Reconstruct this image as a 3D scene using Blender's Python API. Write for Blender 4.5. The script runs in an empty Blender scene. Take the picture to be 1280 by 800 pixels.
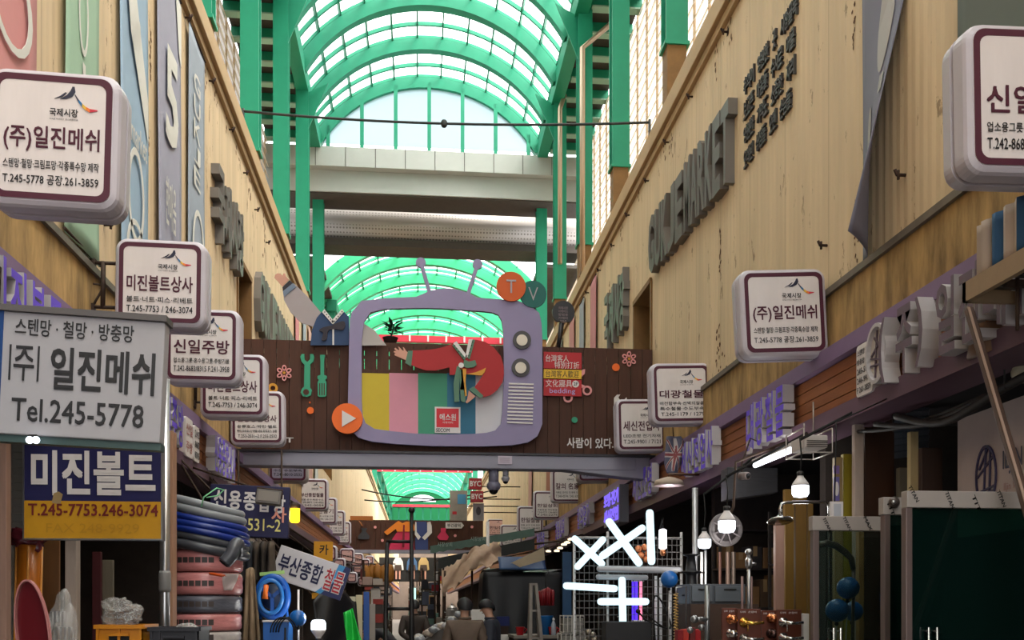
import bpy, bmesh, math, random
from mathutils import Vector, Matrix, noise
random.seed(7)
SC = bpy.context.scene
COL = SC.collection
PI = math.pi

# ---------------------------------------------------------------- camera, sky, exposure
F, VPX, HOR, EYE = 1200.0, 525.0, 757.0, 1.6
YAW = math.atan((640 - VPX) / F)
cam = bpy.data.cameras.new('camera')
cam.sensor_width = 36.0
cam.lens = 36.0 * F / 1280
cam.shift_y = (HOR - 400) / 1280
cam.clip_end = 400
cam.clip_start = 0.05
cam_ob = bpy.data.objects.new('camera', cam)
COL.objects.link(cam_ob)
cam_ob.location = (0, 0, EYE)
cam_ob.rotation_euler = (PI / 2, 0, -YAW)
SC.camera = cam_ob
SC.view_settings.view_transform = 'Standard'
SC.view_settings.look = 'None'
SC.view_settings.gamma = 1.0
SC.view_settings.exposure = 0.1
SC.view_settings.use_curve_mapping = False
SC.cycles.use_denoising = True
SC.cycles.max_bounces = 8
SC.cycles.transparent_max_bounces = 12
SC.cycles.sample_clamp_indirect = 6.0
W = bpy.data.worlds.new('overcast_sky')
SC.world = W
W.use_nodes = True
nt = W.node_tree
bg = nt.nodes['Background']
tc = nt.nodes.new('ShaderNodeTexCoord')
sep = nt.nodes.new('ShaderNodeSeparateXYZ')
nt.links.new(tc.outputs['Generated'], sep.inputs[0])
rmp = nt.nodes.new('ShaderNodeValToRGB')
rmp.color_ramp.elements[0].position = 0.0
rmp.color_ramp.elements[0].color = (0.62, 0.64, 0.66, 1)
rmp.color_ramp.elements[1].position = 0.8
rmp.color_ramp.elements[1].color = (1.0, 0.985, 0.96, 1)
nt.links.new(sep.outputs['Z'], rmp.inputs[0])
xr = nt.nodes.new('ShaderNodeMapRange')      # the cloud is brighter towards the right side of the street
xr.inputs['From Min'].default_value = -1.0
xr.inputs['From Max'].default_value = 1.0
xr.inputs['To Min'].default_value = 0.6
xr.inputs['To Max'].default_value = 1.62
nt.links.new(sep.outputs['X'], xr.inputs[0])
mxs = nt.nodes.new('ShaderNodeMix')
mxs.data_type = 'RGBA'
mxs.blend_type = 'MULTIPLY'
mxs.inputs['Factor'].default_value = 1.0
nt.links.new(rmp.outputs[0], mxs.inputs[6])
nt.links.new(xr.outputs[0], mxs.inputs[7])
nt.links.new(mxs.outputs[2], bg.inputs[0])
SKY = 3.4
bg.inputs[1].default_value = SKY

# the brighter patch of cloud, high on the right and a little behind the camera
sun = bpy.data.lights.new('bright_cloud', 'SUN')
sun.energy = 13.0
sun.angle = math.radians(35)
sun.color = (1.0, 0.95, 0.86)
sun_ob = bpy.data.objects.new('bright_cloud', sun)
COL.objects.link(sun_ob)
sun_ob.rotation_euler = Vector((0.5, -0.3, 0.82)).to_track_quat('Z', 'Y').to_euler()


def ray(px, py):
    r, u = (px - 640) / F, (HOR - py) / F
    c, s = math.cos(YAW), math.sin(YAW)
    return (r * c + s, -r * s + c, u)


def atY(px, py, Y):
    d = ray(px, py)
    t = Y / d[1]
    return Vector((t * d[0], Y, EYE + t * d[2]))


def atX(px, py, X):
    d = ray(px, py)
    t = X / d[0]
    return Vector((X, t * d[1], EYE + t * d[2]))


def ppm(Y):
    return F / Y


# ---------------------------------------------------------------- materials
def lin(c):
    out = []
    for v in c:
        v = v / 255.0
        out.append(v / 12.92 if v <= 0.04045 else ((v + 0.055) / 1.055) ** 2.4)
    return (out[0], out[1], out[2], 1.0)


MATS = {}


def mat(name, col, rough=0.6, metal=0.0, var=0.0, vs=6.0, stretch=None, bump=0.0, spec=0.4, emit=0.0, trans=0.0, alpha=1.0, sub=None):
    if name in MATS:
        return MATS[name]
    m = bpy.data.materials.new(name)
    m.use_nodes = True
    t = m.node_tree
    b = t.nodes['Principled BSDF']
    b.inputs['Base Color'].default_value = lin(col)
    b.inputs['Roughness'].default_value = rough
    b.inputs['Metallic'].default_value = metal
    b.inputs['Specular IOR Level'].default_value = spec
    if trans:
        b.inputs['Transmission Weight'].default_value = trans
    if alpha < 1:
        b.inputs['Alpha'].default_value = alpha
    if emit:
        b.inputs['Emission Color'].default_value = lin(col)
        b.inputs['Emission Strength'].default_value = emit
    if var or bump:
        co = t.nodes.new('ShaderNodeTexCoord')
        mp = t.nodes.new('ShaderNodeMapping')
        if stretch:
            mp.inputs['Scale'].default_value = stretch
        t.links.new(co.outputs['Object'], mp.inputs[0])
        nz = t.nodes.new('ShaderNodeTexNoise')
        nz.inputs['Scale'].default_value = vs
        nz.inputs['Detail'].default_value = 5
        nz.inputs['Roughness'].default_value = 0.65
        t.links.new(mp.outputs[0], nz.inputs[0])
        if var:
            mr = t.nodes.new('ShaderNodeMapRange')
            mr.inputs['From Min'].default_value = 0.25
            mr.inputs['From Max'].default_value = 0.75
            mr.inputs['To Min'].default_value = 1 - var
            mr.inputs['To Max'].default_value = 1 + var * 0.5
            t.links.new(nz.outputs['Fac'], mr.inputs[0])
            mx = t.nodes.new('ShaderNodeMix')
            mx.data_type = 'RGBA'
            mx.blend_type = 'MULTIPLY'
            mx.inputs['Factor'].default_value = 1
            mx.inputs[6].default_value = lin(col)
            t.links.new(mr.outputs[0], mx.inputs[7])
            t.links.new(mx.outputs[2], b.inputs['Base Color'])
        if bump:
            bp = t.nodes.new('ShaderNodeBump')
            bp.inputs['Strength'].default_value = bump
            bp.inputs['Distance'].default_value = 0.02
            t.links.new(nz.outputs['Fac'], bp.inputs['Height'])
            t.links.new(bp.outputs[0], b.inputs['Normal'])
    MATS[name] = m
    return m


def glow(name, col, strength):
    if name in MATS:
        return MATS[name]
    m = bpy.data.materials.new(name)
    m.use_nodes = True
    t = m.node_tree
    t.nodes.remove(t.nodes['Principled BSDF'])
    e = t.nodes.new('ShaderNodeEmission')
    e.inputs[0].default_value = lin(col)
    e.inputs[1].default_value = strength
    t.links.new(e.outputs[0], t.nodes['Material Output'].inputs[0])
    MATS[name] = m
    return m


def sheet_mat(name, col, clear, diff=0.5):
    """a translucent roof sheet: part clear, part scattering"""
    m = bpy.data.materials.new(name)
    m.use_nodes = True
    t = m.node_tree
    t.nodes.remove(t.nodes['Principled BSDF'])
    tr = t.nodes.new('ShaderNodeBsdfTransparent')
    tr.inputs[0].default_value = lin(col)
    tl = t.nodes.new('ShaderNodeBsdfTranslucent')
    tl.inputs[0].default_value = lin(col)
    mx = t.nodes.new('ShaderNodeMixShader')
    mx.inputs[0].default_value = 1 - clear
    t.links.new(tr.outputs[0], mx.inputs[1])
    t.links.new(tl.outputs[0], mx.inputs[2])
    t.links.new(mx.outputs[0], t.nodes['Material Output'].inputs[0])
    MATS[name] = m
    return m


def glass_mat(name, col, clear, rough=0.02, refl=0.0, reflcol=(40, 70, 64)):
    """tinted pane: transparent with a mirror-like sheen"""
    m = bpy.data.materials.new(name)
    m.use_nodes = True
    t = m.node_tree
    t.nodes.remove(t.nodes['Principled BSDF'])
    tr = t.nodes.new('ShaderNodeBsdfTransparent')
    tr.inputs[0].default_value = lin(col)
    gl = t.nodes.new('ShaderNodeBsdfGlossy')
    gl.inputs['Roughness'].default_value = rough
    fr = t.nodes.new('ShaderNodeFresnel')
    fr.inputs[0].default_value = 1.45
    ma = t.nodes.new('ShaderNodeMath')
    ma.operation = 'MULTIPLY'
    ma.inputs[1].default_value = clear
    t.links.new(fr.outputs[0], ma.inputs[0])
    mx = t.nodes.new('ShaderNodeMixShader')
    t.links.new(ma.outputs[0], mx.inputs[0])
    t.links.new(tr.outputs[0], mx.inputs[1])
    t.links.new(gl.outputs[0], mx.inputs[2])
    if refl:  # flat diffuse colour stands in for reflections in the pane
        df = t.nodes.new('ShaderNodeBsdfDiffuse')
        df.inputs[0].default_value = lin(reflcol)
        m2 = t.nodes.new('ShaderNodeMixShader')
        m2.inputs[0].default_value = refl
        t.links.new(mx.outputs[0], m2.inputs[1])
        t.links.new(df.outputs[0], m2.inputs[2])
        mx = m2
    t.links.new(mx.outputs[0], t.nodes['Material Output'].inputs[0])
    MATS[name] = m
    return m


def wall_mat(name, col, rust):
    """ribbed metal cladding: fine vertical ribs, panel joints, run-down stains and rust chips"""
    m = bpy.data.materials.new(name)
    m.use_nodes = True
    t = m.node_tree
    N, L = t.nodes.new, t.links.new
    b = t.nodes['Principled BSDF']
    b.inputs['Roughness'].default_value = 0.6
    b.inputs['Specular IOR Level'].default_value = 0.25
    co = N('ShaderNodeNewGeometry')
    sp = N('ShaderNodeSeparateXYZ')
    L(co.outputs['Position'], sp.inputs[0])

    def math_(op, a, bb=None):
        n = N('ShaderNodeMath')
        n.operation = op
        for i, v in enumerate((a, bb)):
            if v is None:
                continue
            if isinstance(v, (int, float)):
                n.inputs[i].default_value = v
            else:
                L(v, n.inputs[i])
        return n.outputs[0]
    y = sp.outputs['Y']
    rib = math_('PINGPONG', math_('MULTIPLY', y, 10.0), 0.5)
    joint = math_('LESS_THAN', math_('FRACT', math_('MULTIPLY', y, 1.1)), 0.014)
    mp = N('ShaderNodeMapping')
    mp.inputs['Scale'].default_value = (1, 2.2, 0.22)
    L(co.outputs['Position'], mp.inputs[0])
    nz = N('ShaderNodeTexNoise')
    nz.inputs['Scale'].default_value = 2.0
    nz.inputs['Detail'].default_value = 6
    L(mp.outputs[0], nz.inputs[0])
    mr = N('ShaderNodeMapRange')
    mr.inputs['From Min'].default_value = 0.3
    mr.inputs['From Max'].default_value = 0.7
    mr.inputs['To Min'].default_value = 0.84
    mr.inputs['To Max'].default_value = 1.06
    L(nz.outputs['Fac'], mr.inputs[0])
    base = N('ShaderNodeMix')
    base.data_type = 'RGBA'
    base.blend_type = 'MULTIPLY'
    base.inputs['Factor'].default_value = 1
    base.inputs[6].default_value = lin(col)
    L(mr.outputs[0], base.inputs[7])
    mp2 = N('ShaderNodeMapping')
    mp2.inputs['Scale'].default_value = (3, 5.5, 2.0)
    L(co.outputs['Position'], mp2.inputs[0])
    n2 = N('ShaderNodeTexNoise')
    n2.inputs['Scale'].default_value = 1.3
    n2.inputs['Detail'].default_value = 8
    n2.inputs['Roughness'].default_value = 0.7
    L(mp2.outputs[0], n2.inputs[0])
    chip = math_('GREATER_THAN', n2.outputs['Fac'], rust)
    dark = math_('MAXIMUM', math_('MULTIPLY', joint, 0.35), math_('MULTIPLY', chip, 0.6))
    fin = N('ShaderNodeMix')
    fin.data_type = 'RGBA'
    L(dark, fin.inputs['Factor'])
    L(base.outputs[2], fin.inputs[6])
    fin.inputs[7].default_value = lin((92, 62, 36))
    L(fin.outputs[2], b.inputs['Base Color'])
    bp = N('ShaderNodeBump')
    bp.inputs['Strength'].default_value = 0.35
    bp.inputs['Distance'].default_value = 0.02
    L(rib, bp.inputs['Height'])
    L(bp.outputs[0], b.inputs['Normal'])
    MATS[name] = m
    return m


# ---------------------------------------------------------------- mesh builder
TXT = {}


def glyphs(s, bold, solid=False):
    key = (s, bold, solid)
    if key in TXT:
        return TXT[key]
    c = bpy.data.curves.new('t', 'FONT')
    c.body = s
    c.size = 1
    c.resolution_u = 2
    c.offset = bold if solid else min(0.0, bold)
    o = bpy.data.objects.new('t', c)
    COL.objects.link(o)
    dg = bpy.context.evaluated_depsgraph_get()
    me = bpy.data.meshes.new_from_object(o.evaluated_get(dg))
    v = [(p.co.x, p.co.y) for p in me.vertices]
    f = [tuple(p.vertices) for p in me.polygons]
    bpy.data.objects.remove(o)
    bpy.data.curves.remove(c)
    bpy.data.meshes.remove(me)
    if bold > 0 and not solid:      # heavier strokes: the outline repeated a little off in four directions
        k, vv, ff = len(v), [], []
        for i, (dx, dy) in enumerate(((-1, -1), (1, -1), (1, 1), (-1, 1))):
            vv += [(x + dx * bold * .8, y + dy * bold * .8, i * .0007) for x, y in v]
            ff += [tuple(j + i * k for j in q) for q in f]
        v, f = vv, ff
    TXT[key] = (v, f)
    return v, f


def rrect(w, h, r, n=5):
    """rounded rectangle loop, counter-clockwise, centred"""
    out = []
    for cx, cy, a in ((w / 2 - r, h / 2 - r, 0), (-w / 2 + r, h / 2 - r, 90), (-w / 2 + r, -h / 2 + r, 180), (w / 2 - r, -h / 2 + r, 270)):
        for i in range(n + 1):
            t = math.radians(a + 90 * i / n)
            out.append((cx + r * math.cos(t), cy + r * math.sin(t)))
    return out


def disc(cx, cz, r, n=24, rz=None):
    rz = rz or r
    return [(cx + r * math.cos(2 * PI * i / n), cz + rz * math.sin(2 * PI * i / n)) for i in range(n)]


def smooth_loop(pts, n=4, closed=True):
    """Catmull-Rom through the points"""
    out = []
    k = len(pts)
    rng = range(k) if closed else range(k - 1)
    for i in rng:
        def g(j):
            return pts[j % k] if closed else pts[max(0, min(k - 1, j))]
        p0, p1, p2, p3 = g(i - 1), g(i), g(i + 1), g(i + 2)
        for s in range(n):
            t = s / n
            out.append(tuple(0.5 * ((2 * b) + (-a + c) * t + (2 * a - 5 * b + 4 * c - d) * t * t + (-a + 3 * b - 3 * c + d) * t ** 3) for a, b, c, d in zip(p0, p1, p2, p3)))
    if not closed:
        out.append(tuple(pts[-1]))
    return out


class MB:
    def __init__(s):
        s.v, s.f, s.mi, s.sm = [], [], [], []

    def add(s, vs, fs, m=0, smooth=False):
        o = len(s.v)
        s.v += [tuple(p) for p in vs]
        for f in fs:
            s.f.append(tuple(i + o for i in f))
            s.mi.append(m)
            s.sm.append(smooth)
        return s

    def box(s, x0, y0, z0, x1, y1, z1, m=0):
        x0, x1 = min(x0, x1), max(x0, x1)
        y0, y1 = min(y0, y1), max(y0, y1)
        z0, z1 = min(z0, z1), max(z0, z1)
        vs = [(x, y, z) for z in (z0, z1) for y in (y0, y1) for x in (x0, x1)]
        return s.add(vs, [(0, 2, 3, 1), (4, 5, 7, 6), (0, 1, 5, 4), (2, 6, 7, 3), (0, 4, 6, 2), (1, 3, 7, 5)], m)

    def obox(s, c, ax, ay, az, m=0):
        """oriented box: centre and three half-axis vectors"""
        c, ax, ay, az = map(Vector, (c, ax, ay, az))
        vs = [c + ax * i + ay * j + az * k for k in (-1, 1) for j in (-1, 1) for i in (-1, 1)]
        return s.add(vs, [(0, 2, 3, 1), (4, 5, 7, 6), (0, 1, 5, 4), (2, 6, 7, 3), (0, 4, 6, 2), (1, 3, 7, 5)], m)

    def bar(s, a, b, w, h, up=(0, 0, 1), m=0):
        a, b = Vector(a), Vector(b)
        d = (b - a)
        u = Vector(up)
        if abs(d.normalized().dot(u)) > 0.98:
            u = Vector((0, 1, 0))
        x = d.cross(u).normalized()
        z = x.cross(d).normalized()
        return s.obox((a + b) / 2, d / 2, x * w / 2, z * h / 2, m)

    def tube(s, pts, r, n=8, m=0, closed=False, caps=True):
        pts = [Vector(p) for p in pts]
        k = len(pts)
        rs = r if isinstance(r, (list, tuple)) else [r] * k
        vs, fs = [], []
        prev = None
        for i, p in enumerate(pts):
            if closed:
                d = pts[(i + 1) % k] - pts[i - 1]
            else:
                d = pts[min(i + 1, k - 1)] - pts[max(i - 1, 0)]
            d = d.normalized() if d.length > 1e-9 else Vector((0, 0, 1))
            if prev is None:
                u = Vector((0, 0, 1)) if abs(d.z) < 0.9 else Vector((0, 1, 0))
            else:
                u = prev
            x = d.cross(u)
            if x.length < 1e-6:
                x = d.cross(Vector((1, 0, 0)))
            x.normalize()
            u = x.cross(d).normalized()
            prev = u
            for j in range(n):
                t = 2 * PI * j / n
                vs.append(p + (x * math.cos(t) + u * math.sin(t)) * rs[i])
        rng = k if closed else k - 1
        for i in range(rng):
            for j in range(n):
                a, b2 = i * n + j, i * n + (j + 1) % n
                c, d2 = ((i + 1) % k) * n + (j + 1) % n, ((i + 1) % k) * n + j
                fs.append((a, b2, c, d2))
        s.add(vs, fs, m, True)
        if caps and not closed:
            o = len(s.v) - len(vs)
            s.f.append(tuple(o + j for j in reversed(range(n)))); s.mi.append(m); s.sm.append(False)
            s.f.append(tuple(o + (k - 1) * n + j for j in range(n))); s.mi.append(m); s.sm.append(False)
        return s

    def lathe(s, prof, c=(0, 0, 0), axis=(0, 0, 1), n=20, m=0, smooth=True, sx=1.0):
        """profile of (radius, height) turned about an axis through c"""
        c, ax = Vector(c), Vector(axis).normalized()
        u = ax.orthogonal().normalized()
        w = ax.cross(u)
        vs, fs = [], []
        for r, h in prof:
            for j in range(n):
                t = 2 * PI * j / n
                vs.append(c + ax * h + (u * math.cos(t) * sx + w * math.sin(t)) * max(r, 1e-5))
        for i in range(len(prof) - 1):
            for j in range(n):
                fs.append((i * n + j, i * n + (j + 1) % n, (i + 1) * n + (j + 1) % n, (i + 1) * n + j))
        fs.append(tuple(reversed(range(n))))
        fs.append(tuple((len(prof) - 1) * n + j for j in range(n)))
        return s.add(vs, fs, m, smooth)

    def sphere(s, c, r, n=16, m=0, sz=1.0):
        k = n // 2
        return s.lathe([(r * math.sin(PI * i / k), -r * sz * math.cos(PI * i / k)) for i in range(k + 1)], c, n=n, m=m)

    def plate(s, poly, y0, y1, m=0, side=None):
        """polygon in the XZ plane, thick from y0 (front) to y1"""
        k = len(poly)
        area = sum(poly[i][0] * poly[(i + 1) % k][1] - poly[(i + 1) % k][0] * poly[i][1] for i in range(k))
        if area < 0:
            poly = poly[::-1]
        vs = [(x, y0, z) for x, z in poly] + [(x, y1, z) for x, z in poly]
        s.add(vs, [tuple(range(k)), tuple(reversed(range(k, 2 * k)))], m)
        o = len(s.v) - 2 * k
        for i in range(k):
            j = (i + 1) % k
            s.f.append((o + i, o + k + i, o + k + j, o + j)); s.mi.append(m if side is None else side); s.sm.append(False)
        return s

    def ring(s, outer, inner, y0, y1, m=0):
        """plate with a hole; both loops have the same number of points"""
        k = len(outer)
        vs = [(x, y0, z) for x, z in outer] + [(x, y0, z) for x, z in inner] + [(x, y1, z) for x, z in outer] + [(x, y1, z) for x, z in inner]
        fs = []
        for i in range(k):
            j = (i + 1) % k
            fs += [(i, j, k + j, k + i), (2 * k + j, 2 * k + i, 3 * k + i, 3 * k + j), (j, i, 2 * k + i, 2 * k + j), (k + i, k + j, 3 * k + j, 3 * k + i)]
        return s.add(vs, fs, m)

    def loft(s, loops, m=0, caps=True, smooth=False):
        """loops of 3-D points with equal counts"""
        k = len(loops[0])
        vs = [p for l in loops for p in l]
        fs = []
        for i in range(len(loops) - 1):
            for j in range(k):
                fs.append((i * k + j, i * k + (j + 1) % k, (i + 1) * k + (j + 1) % k, (i + 1) * k + j))
        if caps:
            fs.append(tuple(reversed(range(k))))
            fs.append(tuple((len(loops) - 1) * k + j for j in range(k)))
        return s.add(vs, fs, m, smooth)

    def grid(s, fn, nu, nv, m=0, smooth=True):
        vs = [fn(i / nu, j / nv) for j in range(nv + 1) for i in range(nu + 1)]
        fs = [(j * (nu + 1) + i, j * (nu + 1) + i + 1, (j + 1) * (nu + 1) + i + 1, (j + 1) * (nu + 1) + i) for j in range(nv) for i in range(nu)]
        return s.add(vs, fs, m, smooth)

    def text(s, body, x0, z0, x1, z1, y, m=0, bold=0.02, ext=0.0):
        """lettering fitted into a box, facing -Y at depth y (ext: raised by that much)"""
        v, f = glyphs(body, bold, ext > 0)
        if not v:
            return s
        ax, bx = min(p[0] for p in v), max(p[0] for p in v)
        az, bz = min(p[1] for p in v), max(p[1] for p in v)
        sx, sz = (x1 - x0) / (bx - ax), (z1 - z0) / (bz - az)
        pts = [(x0 + (p[0] - ax) * sx, z0 + (p[1] - az) * sz, p[2] if len(p) > 2 else 0.0) for p in v]
        if not ext:
            return s.add([(x, y - d, z) for x, z, d in pts], f, m)
        k = len(pts)
        cnt = {}
        for q in f:
            for i in range(len(q)):
                e = (q[i], q[(i + 1) % len(q)])
                cnt[e] = 1
        fs = list(f)
        vs = [(x, y - ext - d, z) for x, z, d in pts] + [(x, y, z) for x, z, d in pts]
        s.add(vs, fs, m)
        o = len(s.v) - 2 * k
        for (a, b2) in cnt:
            if (b2, a) not in cnt:
                s.f.append((o + a, o + k + a, o + k + b2, o + b2)); s.mi.append(m if not isinstance(s, MB2) else s.side); s.sm.append(False)
        return s

    def xf(s, M):
        s.v = [tuple(M @ Vector(p)) for p in s.v]
        return s

    def build(s, name, mats, parent=None, world=True, bevel=0.0, base=True):
        """ONE mesh object. Vertices are world coordinates unless world=False (then the parent's own)"""
        if not isinstance(mats, (list, tuple)):
            mats = [mats]
        me = bpy.data.meshes.new(name)
        o = bpy.data.objects.new(name, me)
        COL.objects.link(o)
        vs = s.v
        if parent is not None:
            o.parent = parent
            if world:
                off = Vector(parent.location)
                pp = parent.parent
                while pp is not None:
                    off = off + Vector(pp.location)
                    pp = pp.parent
                vs = [tuple(Vector(p) - off) for p in vs]
        elif base:
            lo = [min(p[i] for p in vs) for i in range(3)]
            hi = [max(p[i] for p in vs) for i in range(3)]
            off = Vector(((lo[0] + hi[0]) / 2, (lo[1] + hi[1]) / 2, lo[2]))
            vs = [tuple(Vector(p) - off) for p in vs]
            o.location = off
        me.from_pydata(vs, [], s.f)
        for mm in mats:
            me.materials.append(mm)
        me.polygons.foreach_set('material_index', s.mi)
        me.polygons.foreach_set('use_smooth', s.sm)
        me.update()
        if bevel:
            b = o.modifiers.new('bevel', 'BEVEL')
            b.width = bevel
            b.segments = 2
            b.limit_method = 'ANGLE'
        return o


class MB2(MB):
    side = 1


def tag(o, label, cat, group=None, kind=None):
    if label:
        o['label'] = label
    if cat:
        o['category'] = cat
    if group:
        o['group'] = group
    if kind:
        o['kind'] = kind
    return o


def thing(name, label, cat, loc=(0, 0, 0), group=None, rz=0.0):
    o = bpy.data.objects.new(name, None)
    o.empty_display_size = 0.1
    COL.objects.link(o)
    o.location = loc
    o.rotation_euler = (0, 0, rz)
    return tag(o, label, cat, group)


def struct(o, label=None):
    o['kind'] = 'structure'
    if label:
        o['label'] = label
        o['category'] = o.name.split('.')[0].split('_')[0]
    return o


def copy_tree(o, parent=None):
    c = o.copy()
    COL.objects.link(c)
    c.parent = parent
    for ch in list(o.children):
        copy_tree(ch, c)
    return c


# shared materials
GREEN = mat('green_paint', (28, 140, 108), 0.5, var=0.10, vs=3)
GREEN_D = mat('green_paint_aged', (20, 116, 88), 0.55, var=0.15, vs=2)
CREAM = wall_mat('cream_cladding', (208, 184, 148), 0.63)
CORN = mat('cornice_paint', (176, 146, 104), 0.6, var=0.12, vs=2)
TAN = mat('stained_concrete', (168, 136, 86), 0.85, var=0.75, vs=3.0, stretch=(1, 2.2, 0.5), bump=0.2)
PURPLE = mat('plum_metal', (96, 72, 88), 0.5, var=0.08)
PLUMLT = mat('lilac_metal', (122, 100, 132), 0.5, var=0.08)
GREYB = mat('grey_cladding', (172, 174, 170), 0.6, var=0.08, vs=1.2)
DKSOF = mat('dark_soffit', (70, 62, 56), 0.7, var=0.2)
WHITE = mat('white_plastic', (214, 208, 206), 0.45, var=0.06, vs=5)
SHELL = mat('grey_shell', (186, 180, 188), 0.4, var=0.07, vs=4)
BURG = mat('burgundy_print', (74, 22, 44), 0.5)
BLACKP = mat('black_print', (26, 24, 28), 0.5)
IRON = mat('rusty_iron', (62, 46, 36), 0.7, 0.3, var=0.3, vs=20)
STEEL = mat('brushed_steel', (176, 176, 176), 0.28, 0.9)
DARK = mat('near_black', (16, 15, 15), 0.7)

# ---------------------------------------------------------------- the setting: street, walls, roof
XL, XR = -2.4, 3.2
Y0, Y1 = -7.0, 110.0
ASPH = mat('worn_paving', (120, 112, 106), 0.75, var=0.25, vs=1.5)
struct(MB().box(-9, Y0, -0.2, 9, 118, 0.0).build('floor', ASPH), 'grey paved market street floor')


def long_wall(name, x, xo, z0, z1, holes, m, label):
    b = MB()
    ys = Y0
    for (a, c, h0, h1) in sorted(holes):
        b.box(x, ys, z0, xo, a, z1)
        b.box(x, a, z0, xo, c, h0)
        b.box(x, a, h1, xo, c, z1)
        ys = c
    b.box(x, ys, z0, xo, Y1, z1)
    return struct(b.build(name, m), label)


long_wall('wall_left', XL, XL - 0.3, 4.0, 8.0, [(12.93, 13.94, 4.4, 6.22), (24.2, 26.4, 5.0, 6.5)], CREAM, 'cream ribbed metal upper wall on the left side')
long_wall('wall_right', XR, XR + 0.3, 4.0, 8.0, [(13.06, 14.15, 4.4, 6.12)], CREAM, 'cream ribbed metal upper wall on the right side')
# dark rooms behind the two openings
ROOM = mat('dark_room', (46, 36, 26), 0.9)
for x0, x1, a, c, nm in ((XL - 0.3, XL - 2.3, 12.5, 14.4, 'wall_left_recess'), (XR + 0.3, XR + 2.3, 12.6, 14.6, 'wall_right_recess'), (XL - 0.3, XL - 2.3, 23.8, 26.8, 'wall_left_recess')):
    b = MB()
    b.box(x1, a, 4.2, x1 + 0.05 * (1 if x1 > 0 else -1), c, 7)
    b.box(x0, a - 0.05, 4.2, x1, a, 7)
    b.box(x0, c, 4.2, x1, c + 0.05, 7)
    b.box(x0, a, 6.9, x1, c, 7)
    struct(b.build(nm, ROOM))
# frames of the openings
FRB = mat('brown_frame', (120, 84, 40), 0.6, var=0.2)
k = 0
for x, s, a, c, h0, h1 in ((XL, 1, 12.93, 13.94, 4.4, 6.22), (XR, -1, 13.06, 14.15, 4.4, 6.12), (XL, 1, 24.2, 26.4, 5.0, 6.5)):
    k += 1
    b = MB()
    b.box(x - s * 0.3, a, h1 - 0.04, x + s * 0.03, c, h1 + 0.03)
    b.box(x - s * 0.3, c - 0.04, h0, x + s * 0.02, c + 0.03, h1)
    b.box(x - s * 0.3, a - 0.03, h0, x + s * 0.02, a + 0.04, h1)
    b.box(x - s * 0.2, (a + c) / 2 - 0.02, h0, x - s * 0.16, (a + c) / 2 + 0.02, h1)
    struct(b.build('window_%d' % k, FRB))

# cornices, concrete spandrel bands
k = 0
for x, s in ((XL, 1), (XR, -1)):
    k += 1
    b = MB()
    b.box(x + s * 0.1, Y0, 7.78, x - s * 0.5, Y1, 8.02)
    b.box(x + s * 0.05, Y0, 7.68, x - s * 0.3, Y1, 7.78)
    struct(b.build('trim_%d' % k, CORN, bevel=0.01), 'brown cornice capping the upper wall')
for x, s in ((XL, 1), (XR, -1)):
    k += 1
    b = MB()
    b.box(x + s * 0.04, Y0, 3.52, x - s * 0.35, Y1, 4.03)
    b.box(x + s * 0.07, Y0, 4.0, x - s * 0.3, Y1, 4.05, 1)
    struct(b.build('trim_%d' % k, [TAN, mat('lead_flashing', (112, 104, 92), 0.5, 0.4, var=0.3)]), 'stained tan concrete band above the shop signs')

# shop sign fascia with plank cladding between plum trims
WOODS = mat('brown_planks', (150, 92, 54), 0.6, var=0.28, vs=5, stretch=(1, 0.6, 7))
for x, s in ((XL, 1), (XR, -1)):
    k += 1
    b = MB()
    b.box(x + s * 0.12, Y0, 3.44, x - s * 0.2, Y1, 3.56, 0)
    b.box(x + s * 0.12, Y0, 2.95, x - s * 0.2, Y1, 3.08, 1)
    for q in range(4):
        b.box(x + s * 0.06, Y0, 3.08 + q * 0.09, x, Y1, 3.08 + q * 0.09 + 0.082, 2)
    b.box(x + s * 0.045, Y0, 3.0, x, Y1, 3.5, 3)
    struct(b.build('trim_%d' % k, [PLUMLT, PURPLE, WOODS, DARK]), 'plank sign fascia framed by plum metal trim')

# shops behind: ceiling, back wall, party walls, posts
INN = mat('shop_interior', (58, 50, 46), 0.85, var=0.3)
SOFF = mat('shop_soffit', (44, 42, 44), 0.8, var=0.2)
for x, s, nm in ((XL, 1, 'left'), (XR, -1, 'right')):
    b = MB()
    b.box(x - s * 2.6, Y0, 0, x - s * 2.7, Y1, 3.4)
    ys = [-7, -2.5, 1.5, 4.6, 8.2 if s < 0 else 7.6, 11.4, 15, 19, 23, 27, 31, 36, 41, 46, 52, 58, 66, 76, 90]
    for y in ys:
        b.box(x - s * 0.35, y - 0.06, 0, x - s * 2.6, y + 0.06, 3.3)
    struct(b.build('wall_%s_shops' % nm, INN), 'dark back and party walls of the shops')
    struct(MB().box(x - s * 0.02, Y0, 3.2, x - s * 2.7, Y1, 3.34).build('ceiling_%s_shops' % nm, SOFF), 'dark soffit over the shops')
struct(MB().box(-7, 111, 0, 7, 111.4, 9).build('wall_end', mat('end_wall', (112, 98, 88), .8, var=.3, vs=1)), 'far end wall of the street')

# ---- vaulted roofs
PANEL = sheet_mat('roof_sheet', (250, 250, 250), 0.5)
PANEL2 = sheet_mat('gable_sheet', (202, 212, 216), 0.4)
CX = 0.25


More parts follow.
